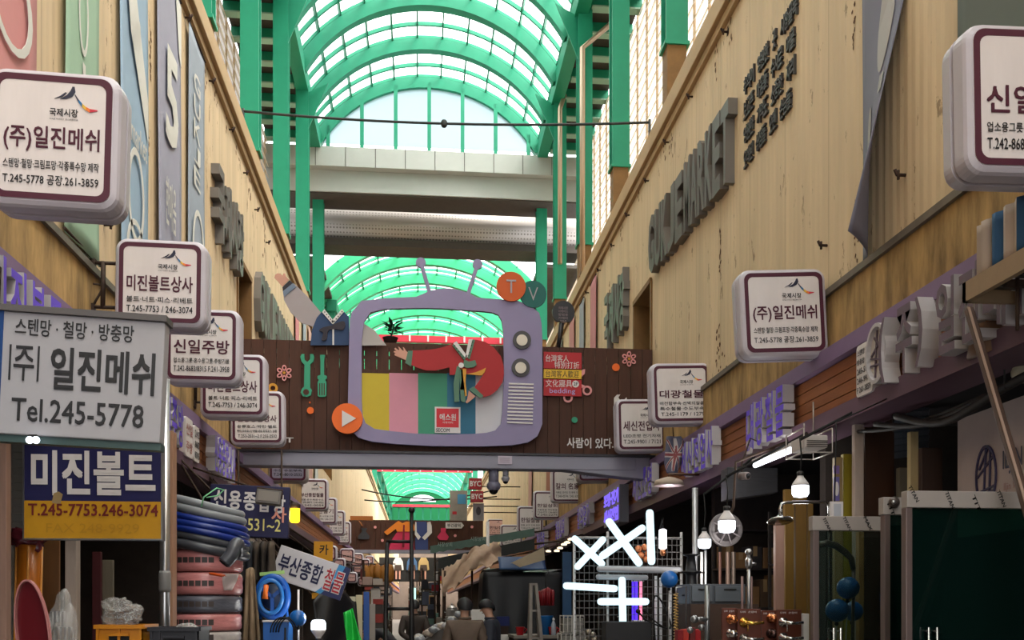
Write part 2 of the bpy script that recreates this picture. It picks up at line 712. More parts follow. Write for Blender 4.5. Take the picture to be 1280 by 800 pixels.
def vault(idx, ya, yb, half, zs, zc, rib_step, bar_step, label, nlong=12, paint=None):
    paint = paint or GREEN
    rise = zc - zs
    R = (half * half + rise * rise) / (2 * rise)
    cz = zc - R
    a0 = math.asin(half / R)
    root = bpy.data.objects.new('ceiling_%d' % idx, None)
    COL.objects.link(root)
    root.location = (CX, ya, zs)
    struct(root, label)

    def arc(r, n=28, a=a0):
        return [(CX + r * math.sin(-a + 2 * a * i / n), cz + r * math.cos(-a + 2 * a * i / n)) for i in range(n + 1)]

    def arcbar(b, y, w, r0, r1, m=0, n=28):
        o, i2 = arc(r1, n), arc(r0, n)
        loops = []
        for p, q in zip(o, i2):
            loops.append([(p[0], y - w / 2, p[1]), (p[0], y + w / 2, p[1]), (q[0], y + w / 2, q[1]), (q[0], y - w / 2, q[1])])
        b.loft(loops, m)
    n = int(round((yb - ya) / rib_step))
    for i in range(n + 1):
        y = yb - i * rib_step
        b = MB()
        arcbar(b, y, 0.2, R - 0.14, R + 0.14)
        b.build('roof_rib', paint, root)
    for i in range(n):
        y = yb - (i + 1) * rib_step
        b = MB()
        m = max(1, int(round(rib_step / bar_step)))
        for q in range(1, m):
            arcbar(b, y + q * rib_step / m, 0.055, R + 0.15, R + 0.24)
        for q in (0.02, 0.98):
            arcbar(b, y + rib_step * q, 0.04, R + 0.17, R + 0.24)
        b.build('glazing_bars', paint, root)
        b = MB()
        p = arc(R + 0.27, 28)
        b.add([(x, y, z) for x, z in p] + [(x, y + rib_step, z) for x, z in p], [(j, j + 1, 29 + j + 1, 29 + j) for j in range(28)], 0, True)
        b.build('roof_sheet', PANEL, root)
    for q in range(nlong):
        a = -a0 + 2 * a0 * (q + 0.5) / nlong
        b = MB()
        b.bar((CX + (R + 0.2) * math.sin(a), ya, cz + (R + 0.2) * math.cos(a)), (CX + (R + 0.2) * math.sin(a), yb, cz + (R + 0.2) * math.cos(a)), 0.035, 0.1, up=(math.sin(a), 0, math.cos(a)))
        b.build('purlin', GREEN_D, root)
    return root, R, cz, a0


v1, R1, CZ1, A1 = vault(1, 26.3 - 19 * 1.8, 26.3, 3.02, 14.1, 15.83, 1.8, 0.6, 'near green ribbed vault with white roof sheets')
vault(2, 29.4, 49.2, 3.25, 11.2, 12.75, 1.8, 0.45, 'second lower green vault seen above the television cutout', 12, mat('green_paint_lit', (66, 190, 138), 0.45, var=0.06))  # lighter copy of the green, glow from the roof sheets put into its colour
vault(3, 55.0, 85.0, 2.9, 10.2, 11.8, 3.0, 1.0, 'distant green vault seen under the sign bridge', 12, MATS['green_paint_lit'])

# gable window at the end of the near vault
root = bpy.data.objects.new('window_4', None)
COL.objects.link(root)
root.location = (CX, 26.3, 13.95)
struct(root, 'arched gable window with green bars at the vault end')
arc = [(CX + R1 * math.sin(-A1 + 2 * A1 * i / 28), CZ1 + R1 * math.cos(-A1 + 2 * A1 * i / 28)) for i in range(29)]
MB().plate(arc, 26.3, 26.32).build('window_pane', PANEL2, root)
for q in range(7):
    x = CX - 2.72 + q * 5.44 / 6
    zt = CZ1 + math.sqrt(max(0, R1 * R1 - (x - CX) ** 2))
    MB().box(x - 0.05, 26.2, 13.95, x + 0.05, 26.3, zt).build('window_bar', GREEN, root)

# grey cross beams at the vault end
b = MB()
b.box(-4.4, 26.15, 13.42, 4.8, 27.3, 13.95)
b.box(-4.4, 26.4, 12.84, 4.8, 27.3, 13.42)
for q in range(12):
    b.box(-4.4 + q * 0.8, 26.14, 13.42, -4.385 + q * 0.8, 26.16, 13.95, 1)
struct(b.build('beam', [GREYB, DKSOF], bevel=0.01), 'grey clad cross beam under the gable window')
b = MB()
b.box(-4.4, 26.45, 12.8, 4.8, 27.5, 12.84)
struct(b.build('trim_7', DKSOF))
# strip window behind
b = MB()
for q in range(12):
    b.box(-4.3 + q * 0.8, 27.9, 12.9, -4.2 + q * 0.8, 28.0, 13.7)
b.box(-4.4, 27.9, 13.08, 4.8, 28.0, 13.14)
b.box(-4.4, 27.9, 13.6, 4.8, 28.0, 13.7)
struct(b.build('window_5', GREEN))
# perforated half-round duct
PERF = mat('perforated_metal', (150, 142, 134), 0.45, 0.3)
t = PERF.node_tree
vor = t.nodes.new('ShaderNodeTexVoronoi')
vor.feature = 'F1'
vor.inputs['Randomness'].default_value = 0.0
vor.inputs['Scale'].default_value = 11.0
co = t.nodes.new('ShaderNodeTexCoord')
t.links.new(co.outputs['Object'], vor.inputs['Vector'])
cr = t.nodes.new('ShaderNodeValToRGB')
cr.color_ramp.elements[0].position = 0.28
cr.color_ramp.elements[0].color = lin((112, 104, 98))
cr.color_ramp.elements[1].position = 0.34
cr.color_ramp.elements[1].color = lin((164, 156, 150))
t.links.new(vor.outputs['Distance'], cr.inputs[0])
t.links.new(cr.outputs[0], t.nodes['Principled BSDF'].inputs['Base Color'])
b = MB()
b.tube([(-4.4, 28.1, 12.58), (4.8, 28.1, 12.58)], 0.5, 28)
b.box(-4.4, 27.75, 11.9, 4.8, 28.6, 12.1, 1)
struct(b.build('trim_8', [PERF, DKSOF]), 'perforated grey round cladding spanning the street')
RED = mat('red_beam', (206, 52, 72), 0.5, var=0.06)
for n, (y, z, xa, xb) in enumerate(((33.0, 10.62, -1.4, 4.2), (55.5, 9.3, -3.3, 3.2))):
    b = MB()
    b.box(xa, y, z, xb, y + 0.15, z + 0.22)
    for q in range(9):
        x = xa + 0.4 + q * (xb - xa) / 9
        b.box(x, y - 0.01, z + 0.02, x + 0.06, y + 0.01, z + 0.24, 1)
    struct(b.build('trim_%d' % (9 + n), [RED, WHITE]))

# eaves beams, gallery soffits, louvred side windows
SLAT = sheet_mat('louvre_sheet', (150, 144, 137), 0.3)
SLATF = mat('louvre_slat', (232, 218, 196), 0.5)
k = 10
for xe, s, xo in ((-2.8, -1, -4.1), (3.35, 1, 4.6)):
    k += 1
    b = MB()
    b.box(xe - 0.14, -7, 13.9, xe + 0.14, 26.3, 14.3)
    for q in range(36):
        y = 26.0 - q * 0.9
        b.box(xe, y - 0.1, 14.02, xo, y + 0.1, 14.22, 0)
        b.box(xe + s * 0.2, y - 0.11, 13.99, xo, y + 0.11, 14.02, 1)
    struct(b.build('trim_%d' % k, [GREEN, mat('pale_flange', (150, 190, 172), 0.5)]), 'green eaves beam with short soffit beams')
    struct(MB().box(xe, -7, 14.24, xo, 26.3, 14.34).build('ceiling_%d' % (k - 7), mat('corrugated_soffit', (72, 66, 60), 0.7, var=0.3, vs=4)))
    root = bpy.data.objects.new('window_%d' % (k - 5), None)
    COL.objects.link(root)
    root.location = (xo, 10, 8)
    struct(root, 'tall slatted translucent side window above the wall')
    xs = xo + s * 0.1
    MB().add([(xs, -7, 8), (xs, 26.3, 8), (xs, 26.3, 14.3), (xs, -7, 14.3)], [(0, 1, 2, 3)]).build('window_sheet', SLAT, root)
    b = MB()
    for q in range(22):
        z = 8.05 + q * 0.285
        b.obox((xo, 9.65, z), (0.05, 0, 0.085 * s), (0, 16.65, 0), (-0.004 * s, 0, 0.004))
    b.build('window_slats', SLATF, root)
    b = MB()
    for q in range(38):
        y = 26 - q * 0.85
        b.box(xo - 0.02, y - 0.014, 8, xo + 0.02, y + 0.014, 14.2)
    b.build('window_mullions', mat('mullion_paint', (196, 172, 140), 0.5), root)
    struct(MB().box(XL - 0.5 if s < 0 else XR + 0.5, -7, 7.9, xo + s * 0.3, 110, 8.0).build('ceiling_%d' % (k - 5), CORN))
# steel columns
for xe, s in ((-2.8, -1), (3.42, 1)):
    for y in (2.0, 5.6, 9.1, 12.7, 16.3, 19.85, 23.4, 27.0):
        b = MB()
        zt = 12.8 if y > 26 else 14.0
        b.box(xe - 0.15, y - 0.14, 9.15, xe + 0.15, y - 0.11, zt)
        b.box(xe - 0.15, y + 0.11, 9.15, xe + 0.15, y + 0.14, zt)
        b.box(xe - 0.02, y - 0.12, 9.15, xe + 0.02, y + 0.12, zt)
        b.box(xe - 0.17, y - 0.16, 9.1, xe + 0.17, y + 0.16, 9.15)
        if y < 26:
            b.add([(xe - s * 0.12, y - 0.02, 13.9), (xe - s * 0.6, y - 0.02, 14.15), (xe - s * 0.12, y - 0.02, 13.0), (xe - s * 0.12, y + 0.02, 13.9), (xe - s * 0.6, y + 0.02, 14.15), (xe - s * 0.12, y + 0.02, 13.0)],
                  [(0, 1, 2), (5, 4, 3), (0, 3, 4, 1), (1, 4, 5, 2), (2, 5, 3, 0)])
        b.box(xe - 0.13, y - 0.13, 8.0, xe + 0.13, y + 0.13, 9.1, 1)
        struct(b.build('column', [GREEN, mat('brown_pedestal', (126, 92, 50), 0.7, var=0.3)]), 'green steel column standing on the wall top')
    for y in (31.2, 34.8, 38.4, 42, 45.6, 49):
        b = MB()
        b.box(xe - 0.2, y - 0.14, 7.9, xe + 0.1, y + 0.14, 11.3)
        struct(b.build('column', GREEN_D), 'green steel column of the second vault')
    b = MB()
    b.box(xe - 0.15, 31, 11.0, xe + 0.15, 49.3, 11.35)
    b.box(xe - 0.12, 31, 9.6, xe + 0.12, 49.3, 9.75)
    k += 1
    struct(b.build('trim_%d' % k, GREEN_D))
    # side glazing and soffit of the second vault
    xw = -4.1 if s < 0 else 4.6
    root = bpy.data.objects.new('window_%d' % (20 + k), None)
    COL.objects.link(root)
    root.location = (xw, 38, 8)
    struct(root, 'slatted side window beside the second vault')
    MB().add([(xw + s * 0.1, 27.6, 8), (xw + s * 0.1, 50, 8), (xw + s * 0.1, 50, 12), (xw + s * 0.1, 27.6, 12)], [(0, 1, 2, 3)]).build('window_sheet', SLAT, root)
    b = MB()
    for q in range(14):
        b.obox((xw, 38.8, 8.05 + q * 0.285), (0.045, 0, 0.05 * s), (0, 11.2, 0), (-0.004 * s, 0, 0.004))
    b.build('window_slats', SLATF, root)
    struct(MB().box(xe, 27.6, 11.4, xw + s * 0.2, 50, 11.5).build('ceiling_%d' % (20 + k), MATS['corrugated_soffit']))
    for y in (55, 61, 67, 73, 79, 85):
        struct(MB().box(xe * 0.92 - 0.14, y - 0.14, 8.0, xe * 0.92 + 0.14, y + 0.14, 10.3).build('column', GREEN_D), 'green steel column of the distant vault')
    b = MB()
    b.box(xe * .92 - 0.15, 55, 10.1, xe * .92 + 0.15, 85, 10.3)
    b.box(xe * .92 - 0.1, 55, 9.0, xe * .92 + 0.1, 85, 9.15)
    k += 1
    struct(b.build('trim_%d' % k, GREEN_D))
GSHEET = sheet_mat('green_gable_sheet', (104, 168, 136), 0.3)
n = 40
outer, inner = [], []
for i in range(n):
    t = PI * i / 24 if i <= 24 else 0
    if i <= 24:
        outer.append((CX + 3.0 * math.cos(t), 10.2 + 1.6 * math.sin(t)))
        inner.append((CX + 1.15 * math.cos(t), 10.75 + 0.62 * math.sin(t)))
    else:
        u = (i - 24) / 16
        outer.append((CX - 3.0 + 6.0 * u, 7.6 if 0 < u < 1 else 10.2))
        inner.append((CX - 1.15 + 2.3 * u, 10.75))
root = bpy.data.objects.new('window_9', None)
COL.objects.link(root)
root.location = (CX, 85, 8)
struct(root, 'green far gable with a small bright arched opening')
MB().ring(outer, inner, 85.0, 85.05).build('gable_sheet', GSHEET, root)
b = MB()
for q in range(9):
    x = CX - 2.8 + q * 5.6 / 8
    b.box(x - 0.06, 84.9, 7.6, x + 0.06, 85.0, 10.6)
b.box(-2.8, 84.9, 9.0, 3.2, 85.0, 9.15)
b.box(-2.8, 84.9, 10.2, 3.2, 85.0, 10.35)
b.build('gable_bars', GREEN_D, root)
struct(MB().box(-2.4, 84.6, 10.25, 2.8, 84.8, 10.47).build('trim_30', RED))

# rust runs and paint chips on the cladding
RUST = mat('rust_chips', (92, 58, 30), 0.9, var=0.3, vs=30)
rr = random.Random(17)
for nm, X, s, marks in (('wall_right_rust', XR - 0.004, -1, [(1067, 0, 62, 2), (1071, 252, 335, 3), (898, 405, 470, 3), (900, 285, 340, 1), (895, 55, 105, 2), (912, 20, 60, 3), (884, 40, 62, 3), (866, 90, 108, 2), (848, 125, 140, 2), (838, 150, 196, 3), (829, 165, 200, 3), (800, 220, 252, 3), (793, 232, 250, 2), (776, 268, 300, 2), (764, 290, 312, 2), (752, 322, 332, 2), (762, 352, 372, 1), (905, 440, 470, 4)]),
                        ('wall_left_rust', XL + 0.004, 1, [(188, 40, 100, 1), (186, 170, 195, 1), (232, 8, 24, 2), (258, 75, 110, 2), (270, 95, 135, 2), (284, 140, 175, 2), (297, 180, 205, 2), (312, 222, 250, 2), (330, 262, 320, 2), (345, 318, 345, 2)])):
    b = MB()
    for px, y0, y1, wpx in marks:
        n = max(3, int((y1 - y0) / 4))
        for i in range(n):
            if rr.random() < .25:
                continue
            p = atX(px + rr.uniform(-wpx, wpx), y0 + (y1 - y0) * (i + rr.random()) / n, X)
            k = p.y / F
            h, w = rr.uniform(2, 5) * k, rr.uniform(.8, 1.9) * k * 2.2
            pts = [(p.y + w * math.cos(t) * rr.uniform(.5, 1), p.z + h * math.sin(t) * rr.uniform(.5, 1)) for t in [2 * PI * j / 7 for j in range(7)]]
            b.add([(X, y, z) for y, z in pts], [tuple(range(7))])
    struct(b.build(nm, RUST))
# silver downpipes beside two right columns
DP = mat('downpipe_metal', (190, 168, 146), 0.3, 0.6)
for (tx, ty), (ex, ey), bot, Y, lab in (((766, 28), (728, 60), 345, 19.6, 'nearer silver downpipe with a slanting top on the right columns'), ((706, 118), (700, 136), 330, 23.1, 'farther silver downpipe on the right columns')):
    pts = [atY(tx, ty, Y), atY(ex, ey, Y), atY(ex, bot, Y)]
    tag(MB().tube(pts, 0.055, 10).build('downpipe', DP), lab, 'pipe')

# ---------------------------------------------------------------- the sign bridge and its cutouts
BY = 13.0


def q(px, py, Y=BY - 0.1):
    p = atY(px, py, Y)
    return (p.x, p.z)


def qs(pts, Y=BY - 0.1):
    return [q(a, b, Y) for a, b in pts]


def qdisc(px, py, r, Y=BY - 0.1, n=28, rz=None):
    x, z = q(px, py, Y)
    k = Y / F
    return disc(x, z, r * k, n, (rz or r) * k)


DKWOOD = mat('dark_stained_planks', (74, 42, 28), 0.7, var=0.3, vs=4, stretch=(6, 1, 0.5))
BEAMP = mat('lavender_grey_paint', (140, 138, 152), 0.55, var=0.1, vs=1.5)
br = thing('sign_bridge', 'dark brown plank sign bridge spanning the street behind the television cutout', 'bridge', (0.4, BY, 3.4))
b = MB()
x = XL + 0.01
i = 0
while x < XR - 0.02:
    w = min(0.158, XR - 0.01 - x)
    b.box(x, BY, 3.6, x + w, BY + 0.03, 5.13)
    x += 0.165
b.box(XL + 0.01, BY + 0.03, 3.6, XR - 0.01, BY + 0.05, 4.78)
for z in (4.92, 5.03):
    b.box(XL + 0.01, BY + 0.03, z, XR - 0.01, BY + 0.06, z + 0.04)
b.box(XL + 0.01, BY + 0.06, 5.1, XR - 0.01, BY + 0.3, 5.15)
b.build('plank_board', DKWOOD, br)
b = MB()
b.box(XL + 0.01, BY - 0.28, 3.42, XR - 0.3, BY - 0.02, 3.6)
b.plate([(1.9, 3.42), (2.7, 3.33), (3.1, 3.3), (3.1, 3.6), (1.9, 3.6)], BY - 0.27, BY - 0.03)
b.build('front_beam', BEAMP, br, bevel=0.012)
b = MB()
b.box(XL + 0.01, BY - 0.3, 3.6, XR - 0.01, BY, 3.63)
b.build('beam_cap', mat('dark_cap', (50, 48, 54), 0.5), br)
b = MB()
b.text('GUKJE MARKET', *q(255, 553.5, BY), *q(367, 547, BY), BY - 0.004, 0, 0.02, 0.006)
b.text('사람이 있다. 사랑이 있다.', *q(708.5, 560, BY), *q(828, 549, BY), BY - 0.004, 0, 0.02, 0.006)
b.build('lettering', WHITE, br)

GTV = mat('lavender_television_paint', (140, 130, 164), 0.6, var=0.06, vs=3)
tv = thing('television_cutout', 'big lavender retro television cutout with colour bars and two antennas on the bridge', 'cutout', (0.4, BY - 0.08, 3.7))
outer = [(435, 500), (437, 400), (440, 390), (452, 376), (485, 372.5), (520, 371), (535, 364.5), (548, 361), (560, 360), (572, 362), (585, 366), (597, 372), (625, 374), (648, 376), (664, 383), (674, 391), (677, 404), (678, 425), (678, 480), (678, 530), (672, 545), (660, 553), (640, 556.5), (600, 558), (540, 557.5), (495, 555), (465, 552), (448, 547), (439, 538), (435, 525)]
inner = [(452, 500), (452, 425), (455, 402), (463, 390.5), (481, 386), (500, 385.5), (520, 385), (537, 385), (550, 385.5), (562, 386), (575, 387), (590, 388), (605, 389), (616, 390.5), (623, 393.5), (627, 400), (629, 412), (629.5, 425), (630, 470), (628, 515), (626, 530), (619, 538), (608, 541), (590, 542.5), (555, 543), (520, 542), (490, 539), (468, 536), (457, 529), (453, 518)]
b = MB()
b.ring(qs(outer, BY - 0.14), qs(inner, BY - 0.14), BY - 0.14, BY - 0.08)
b.build('cabinet', GTV, tv)
b = MB()
for i, (a, c) in enumerate(((451, 486.5), (486.5, 522.5), (522.5, 559), (559, 594.5), (594.5, 632))):
    Yb = BY - 0.06
    (x0, z0), (x1, z1) = q(a, 546, Yb), q(c, 467, Yb)
    b.box(x0, Yb, z0, x1, Yb + 0.03, z1, i)
BARS = [mat('bar_yellow', (196, 172, 46), 0.6, var=.04), mat('bar_pink', (208, 140, 158), 0.6, var=.04), mat('bar_green', (62, 142, 112), 0.6, var=.04), mat('bar_blue', (44, 108, 138), 0.6, var=.04), mat('bar_white', (206, 204, 210), 0.6, var=.04)]
b.build('screen', BARS, tv)
for a, c, d, e in ((526, 328, 537, 366), (597, 330, 585, 368)):
    b = MB()
    x0, z0 = q(a, c, BY - 0.11)
    x1, z1 = q(d, e, BY - 0.11)
    b.bar((x0, BY - 0.11, z0), (x1, BY - 0.11, z1), 0.05, 0.05, up=(0, 1, 0))
    b.plate(qdisc(a, c, 6.2, BY - 0.13), BY - 0.13, BY - 0.09)
    b.build('antenna', GTV, tv)
for a, c in ((652.5, 425), (651, 459.5)):
    b = MB()
    b.plate(qdisc(a, c, 11.5, BY - 0.16), BY - 0.165, BY - 0.14)
    o = b.build('dial', mat('dark_grey_paint', (74, 72, 74), 0.6), tv)
    MB().plate(qdisc(a, c, 7, BY - 0.18), BY - 0.18, BY - 0.165).build('dial_face', mat('cream_paint', (214, 204, 190), 0.6), o)
b = MB()
for i in range(12):
    (x0, z0), (x1, z1) = q(636 - i * 0.2, 479.5 + i * 4.4, BY - 0.15), q(667 - i * 0.1, 480.5 + i * 4.4, BY - 0.15)
    b.bar((x0, BY - 0.145, z0), (x1, BY - 0.145, z1), 0.02, 0.022, up=(0, 1, 0))
b.build('speaker_slats', WHITE, tv)
MB().plate([q(452, 402), q(468, 412), q(483, 431), q(452, 431)], BY - 0.07, BY - 0.05).build('grey_wing', mat('grey_cloth_paint', (172, 164, 160), 0.6), tv)

# red hanbok figure
CRED = mat('hanbok_red', (166, 32, 36), 0.6, var=.05)
CGRN = mat('hanbok_green', (84, 120, 98), 0.6)
SKIN = mat('painted_skin', (200, 148, 128), 0.6)
OCHRE = mat('painted_ochre', (206, 146, 50), 0.6)
fg = thing('hanbok_cutout', 'headless red jacket figure cutout with green ribbons inside the television screen', 'cutout', (1.0, BY - 0.2, 4.4))
fy = BY - 0.2


def cut(name, pts, m, y, par, t=0.02, lab=None):
    o = MB().plate(qs(pts, y), y, y + t).build(name, m, par)
    if lab:
        o['label'] = lab
    return o


cut('jacket', smooth_loop([(515, 438), (530, 437.5), (545, 436), (560, 432)], 3, False)[:-1] + [(560, 432), (567, 428), (583, 447), (590, 424.5), (594, 424.5), (606, 427), (617, 434), (626, 445), (629.5, 457), (630, 468), (628, 478), (622, 487), (613, 494), (604, 496.5), (593, 484), (599, 476), (604, 468), (606, 461), (603, 463), (595, 466), (584, 467.5), (562, 468.5), (562, 459), (556, 460.5), (545, 463), (533, 463), (522, 459.5), (514, 456)], CRED, fy, fg)
for pts in ([(510, 438.5), (516, 438.5), (514, 458), (506.5, 453.5)], [(592, 483), (604.5, 495), (600, 497.5), (586, 487)]):
    cut('cuff', pts, CGRN, fy - 0.012, fg)
cut('hand', [(510, 440.5), (508, 439), (505, 434.5), (503.5, 433.6), (505, 438.5), (503, 438), (499.5, 434), (497.5, 433), (499.5, 437.5), (498, 437.5), (494, 434.5), (493, 436), (496, 439), (492.5, 438.5), (492, 440), (495.5, 441.5), (493, 442), (493.5, 444), (507.5, 450)], SKIN, fy, fg)
cut('hand', [(586, 488), (594.5, 495.5), (589, 500), (584, 504), (582, 502.5), (584, 499)], SKIN, fy, fg)
b = MB()
for pts in ([(566.5, 429), (570.5, 426.5), (584, 445), (581, 449)], [(586, 424), (591, 424), (585, 446), (581.5, 447)]):
    b.plate(qs(pts, fy - 0.02), fy - 0.02, fy)
cl = b.build('collar', WHITE, fg)
b = MB()
for pts in ([(567, 430), (565.5, 431.5), (580, 450), (582, 447.5)], [(590.5, 424.5), (594, 424.5), (587, 449), (584.5, 447)]):
    b.plate(qs(pts, fy - 0.024), fy - 0.024, fy)
for i in range(5):
    b.plate(qdisc(568.5 + i * 2.6, 432 + i * 3.6, 0.8, fy - 0.027, 8), fy - 0.027, fy - 0.02, 1)
    b.plate(qdisc(590.6 - i * 1.2, 427.5 + i * 4.3, 0.8, fy - 0.027, 8), fy - 0.027, fy - 0.02, 1)
b.build('collar_trim', [CGRN, BLACKP], cl)
cut('bow', [(580, 449), (586, 452), (594, 450), (596, 456), (592, 459), (584, 460), (579, 458)], CGRN, fy - 0.03, fg)
for pts, m in (([(571, 458), (575, 457), (574, 480), (574, 502), (568, 502.5), (567, 478)], CGRN), ([(574, 462), (578, 461), (582, 500), (580.5, 503), (576, 501)], CGRN), ([(576, 461), (583, 461), (582, 478), (583.5, 494), (581, 496), (579.5, 487), (575, 487.5), (577, 475)], OCHRE)):
    cut('ribbon', pts, m, fy - 0.035, fg)
cut('belt_horn', [(583, 467.5), (594, 465.5), (602, 462.5), (607.5, 459.5), (606, 465), (602, 469.5), (594, 468.5)], OCHRE, fy - 0.014, fg)
MB().plate(qdisc(576.5, 456.5, 3.4, fy - 0.045, 10), fy - 0.045, fy - 0.02).build('flower_knot', WHITE, fg)

# grey sleeve figure at the left
hg = thing('hanbok_cutout', 'headless navy vest figure cutout waving a grey sleeve above the left bridge end', 'cutout', (-1.2, BY - 0.06, 5.0))
hy = BY - 0.06
NAVY = mat('hanbok_navy', (38, 62, 100), 0.6)
DKNV = mat('hanbok_dark', (42, 36, 46), 0.6)
cut('sleeve', [(353.5, 364), (367, 354), (384, 370), (400, 389), (404, 396), (398, 412), (389, 407.5), (376, 403), (363, 390), (355, 375)], mat('hanbok_grey', (158, 148, 150), 0.6, var=.05), hy, hg)
cut('vest', [(388, 431.5), (390, 412), (396, 397), (403, 389), (416, 403), (428.5, 388), (436, 396), (437, 431.5)], NAVY, hy - 0.015, hg)
cut('cuff', [(353, 359), (362, 350), (366, 354), (353.5, 364)], DKNV, hy - 0.012, hg)
cut('cuff', [(353.5, 364), (366, 354), (370, 358.5), (355, 371)], mat('hanbok_slate', (108, 122, 142), 0.6), hy - 0.012, hg)
cut('hand', [(343, 347), (344, 343.5), (347, 341.7), (350.5, 342), (353, 344.5), (354.5, 341.5), (356.5, 341.8), (357, 345), (361, 349.5), (353, 358)], SKIN, hy, hg)
b = MB()
for pts in ([(402.5, 390), (405.5, 386.5), (417.5, 401.5), (415.5, 405)], [(430, 389.5), (427.5, 386), (414, 401.5), (416.5, 405)]):
    b.plate(qs(pts, hy - 0.03), hy - 0.03, hy - 0.01)
for i in range(5):
    b.plate(qdisc(406 + i * 2.4, 390 + i * 3, 0.8, hy - 0.033, 8), hy - 0.033, hy - 0.02, 1)
    b.plate(qdisc(427.5 - i * 2.4, 389.5 + i * 3, 0.8, hy - 0.033, 8), hy - 0.033, hy - 0.02, 1)
b.build('collar', [WHITE, BLACKP], hg)
cut('bow', smooth_loop([(399, 413), (404, 409), (415, 406.5), (422, 403), (430, 401.5), (431.5, 407), (428, 412.5), (419, 411), (410, 413.5), (408.5, 424), (402, 425), (404, 416)], 3), DKNV, hy - 0.04, hg)
cut('placket', [(415.5, 411), (417.5, 411), (417.5, 431), (415.5, 431)], WHITE, hy - 0.03, hg)

# letter discs, play button, tools, flowers, dots
for nm, cx, cy, r, m, ch, lab, yy in (('letter_disc', 639, 358, 18.5, mat('disc_orange', (196, 84, 26), 0.6), 'T', 'orange disc with a letter T on the television corner', BY - 0.18), ('letter_disc', 666.5, 367.5, 17, mat('disc_teal', (24, 92, 86), 0.6), 'V', 'teal disc with a letter V beside the orange disc', BY - 0.155)):
    o = MB().plate(qdisc(cx, cy, r, yy), yy, yy + 0.03).build(nm, m)
    tag(o, lab, 'disc')
    e = 6
    MB().text(ch, *q(cx - e, cy + 8, yy), *q(cx + e, cy - 8, yy), yy, 0, -0.012 if ch == 'V' else 0, 0.008).build('lettering', mat('letter_grey', (156, 150, 156), 0.5), o)
yy = BY - 0.2
o = MB().plate(qdisc(434, 523, 18.8, yy), yy, yy + 0.05).build('play_button', mat('button_orange', (232, 104, 30), 0.55))
tag(o, 'round orange play button on the lower left of the television', 'button')
MB().plate(qs([(427.5, 513), (427.5, 533.5), (445, 523)], yy - 0.01), yy - 0.012, yy).build('play_arrow', WHITE, o)
TEAL = mat('tool_teal', (52, 150, 116), 0.55)
yy = BY - 0.03
wr = []
for a in range(200, 521, 16):
    wr.append((384 + 9.3 * math.cos(math.radians(a + 90)), 450.5 + 8.8 * math.sin(math.radians(a + 90))))
wrench = [(375.3, 446), (376.5, 442.5), (380.5, 442.5), (380.5, 449), (384, 452.5), (387.6, 449), (387.6, 442.5), (391.5, 442.5), (392.8, 446), (391.5, 452), (387.8, 455.5), (387.5, 484), (390, 488), (388.5, 494), (384, 496), (378.5, 495), (375.8, 490.5), (377.5, 485.5), (380, 483.5), (380.6, 455.5), (376.8, 452)]
o = MB().plate(qs(wrench, yy), yy, yy + 0.03).build('wrench_cutout', TEAL)
tag(o, 'teal spanner cutout on the left of the plank bridge', 'cutout')
MB().plate(qdisc(382.6, 490, 3.6, yy - 0.004, 16), yy - 0.004, yy).build('eye_hole', DKWOOD, o)
sd = [(400, 443.5), (406, 443.5), (405, 452), (405, 468.5), (408.5, 470), (408.5, 473), (406.5, 474.5), (408, 478), (407.8, 494.5), (406, 496), (399, 496), (397.2, 494.5), (397, 478), (398.5, 474.5), (396.8, 473), (396.8, 470), (400.6, 468.5), (400.6, 452)]
o = MB().plate(qs(sd, yy), yy, yy + 0.03).build('screwdriver_cutout', TEAL)
tag(o, 'teal screwdriver cutout beside the teal spanner', 'cutout')
b = MB()
for i in range(3):
    b.plate(qs([(399 + i * 2.8, 479), (400.3 + i * 2.8, 479), (400.3 + i * 2.8, 494), (399 + i * 2.8, 494)], yy - 0.004), yy - 0.004, yy)
b.build('grip_grooves', DKWOOD, o)
PINKP = mat('flower_pink', (222, 150, 150), 0.55)
for cx, cy, lab in ((355.2, 466, 'pink six petalled flower outline on the left planks near the spanner'), (786.5, 448.5, 'pink six petalled flower outline on the right planks by the orange dot')):
    b = MB()
    x0, z0 = q(cx, cy, yy)
    k = BY / F
    for i in range(6):
        a = PI / 2 + i * PI / 3
        def pet(s):
            pts = []
            for j in range(12):
                t = 2 * PI * j / 12
                u, v = 6.3 + 3.6 * s * math.cos(t), 2.7 * s * math.sin(t)
                pts.append((x0 + (u * math.cos(a) - v * math.sin(a)) * k, z0 + (u * math.sin(a) + v * math.cos(a)) * k))
            return pts
        b.ring(pet(1), pet(0.55), yy, yy + 0.02)
    o = tag(b.build('flower_cutout', PINKP), lab, 'cutout', 'flower outlines on the bridge')
    MB().plate(disc(x0, z0, 1.8 * k, 10), yy - 0.004, yy).build('flower_centre', OCHRE, o)
for cx, cy, r, m, lab in ((388, 513, 4.2, 'button_orange', 'orange dot under the teal spanner'), (770, 459, 4.8, 'button_orange', 'orange dot under the right pink flower'), (718.3, 524.8, 3.8, 'tool_teal', 'teal dot on the planks above the white slogan'), (387.3, 503, 1.1, 'button_orange', 'tiny orange dot above the left orange dot')):
    tag(MB().plate(qdisc(cx, cy, r, yy), yy, yy + 0.02).build('dot_cutout', MATS[m]), lab, 'dot', 'painted dots on the bridge')
b = MB()
for cx, cy in ((710, 497), (734, 488)):
    b.ring(qdisc(cx, cy, 6.2, yy, 18), qdisc(cx, cy, 3.8, yy, 18), yy, yy + 0.02)
b.plate(qs([(712, 491), (722, 470), (728, 462), (731.5, 461), (731, 467), (727, 471), (716, 493)], yy), yy, yy + 0.02)
b.plate(qs([(729, 485.5), (715, 478), (716, 475), (731, 482)], yy), yy, yy + 0.02)
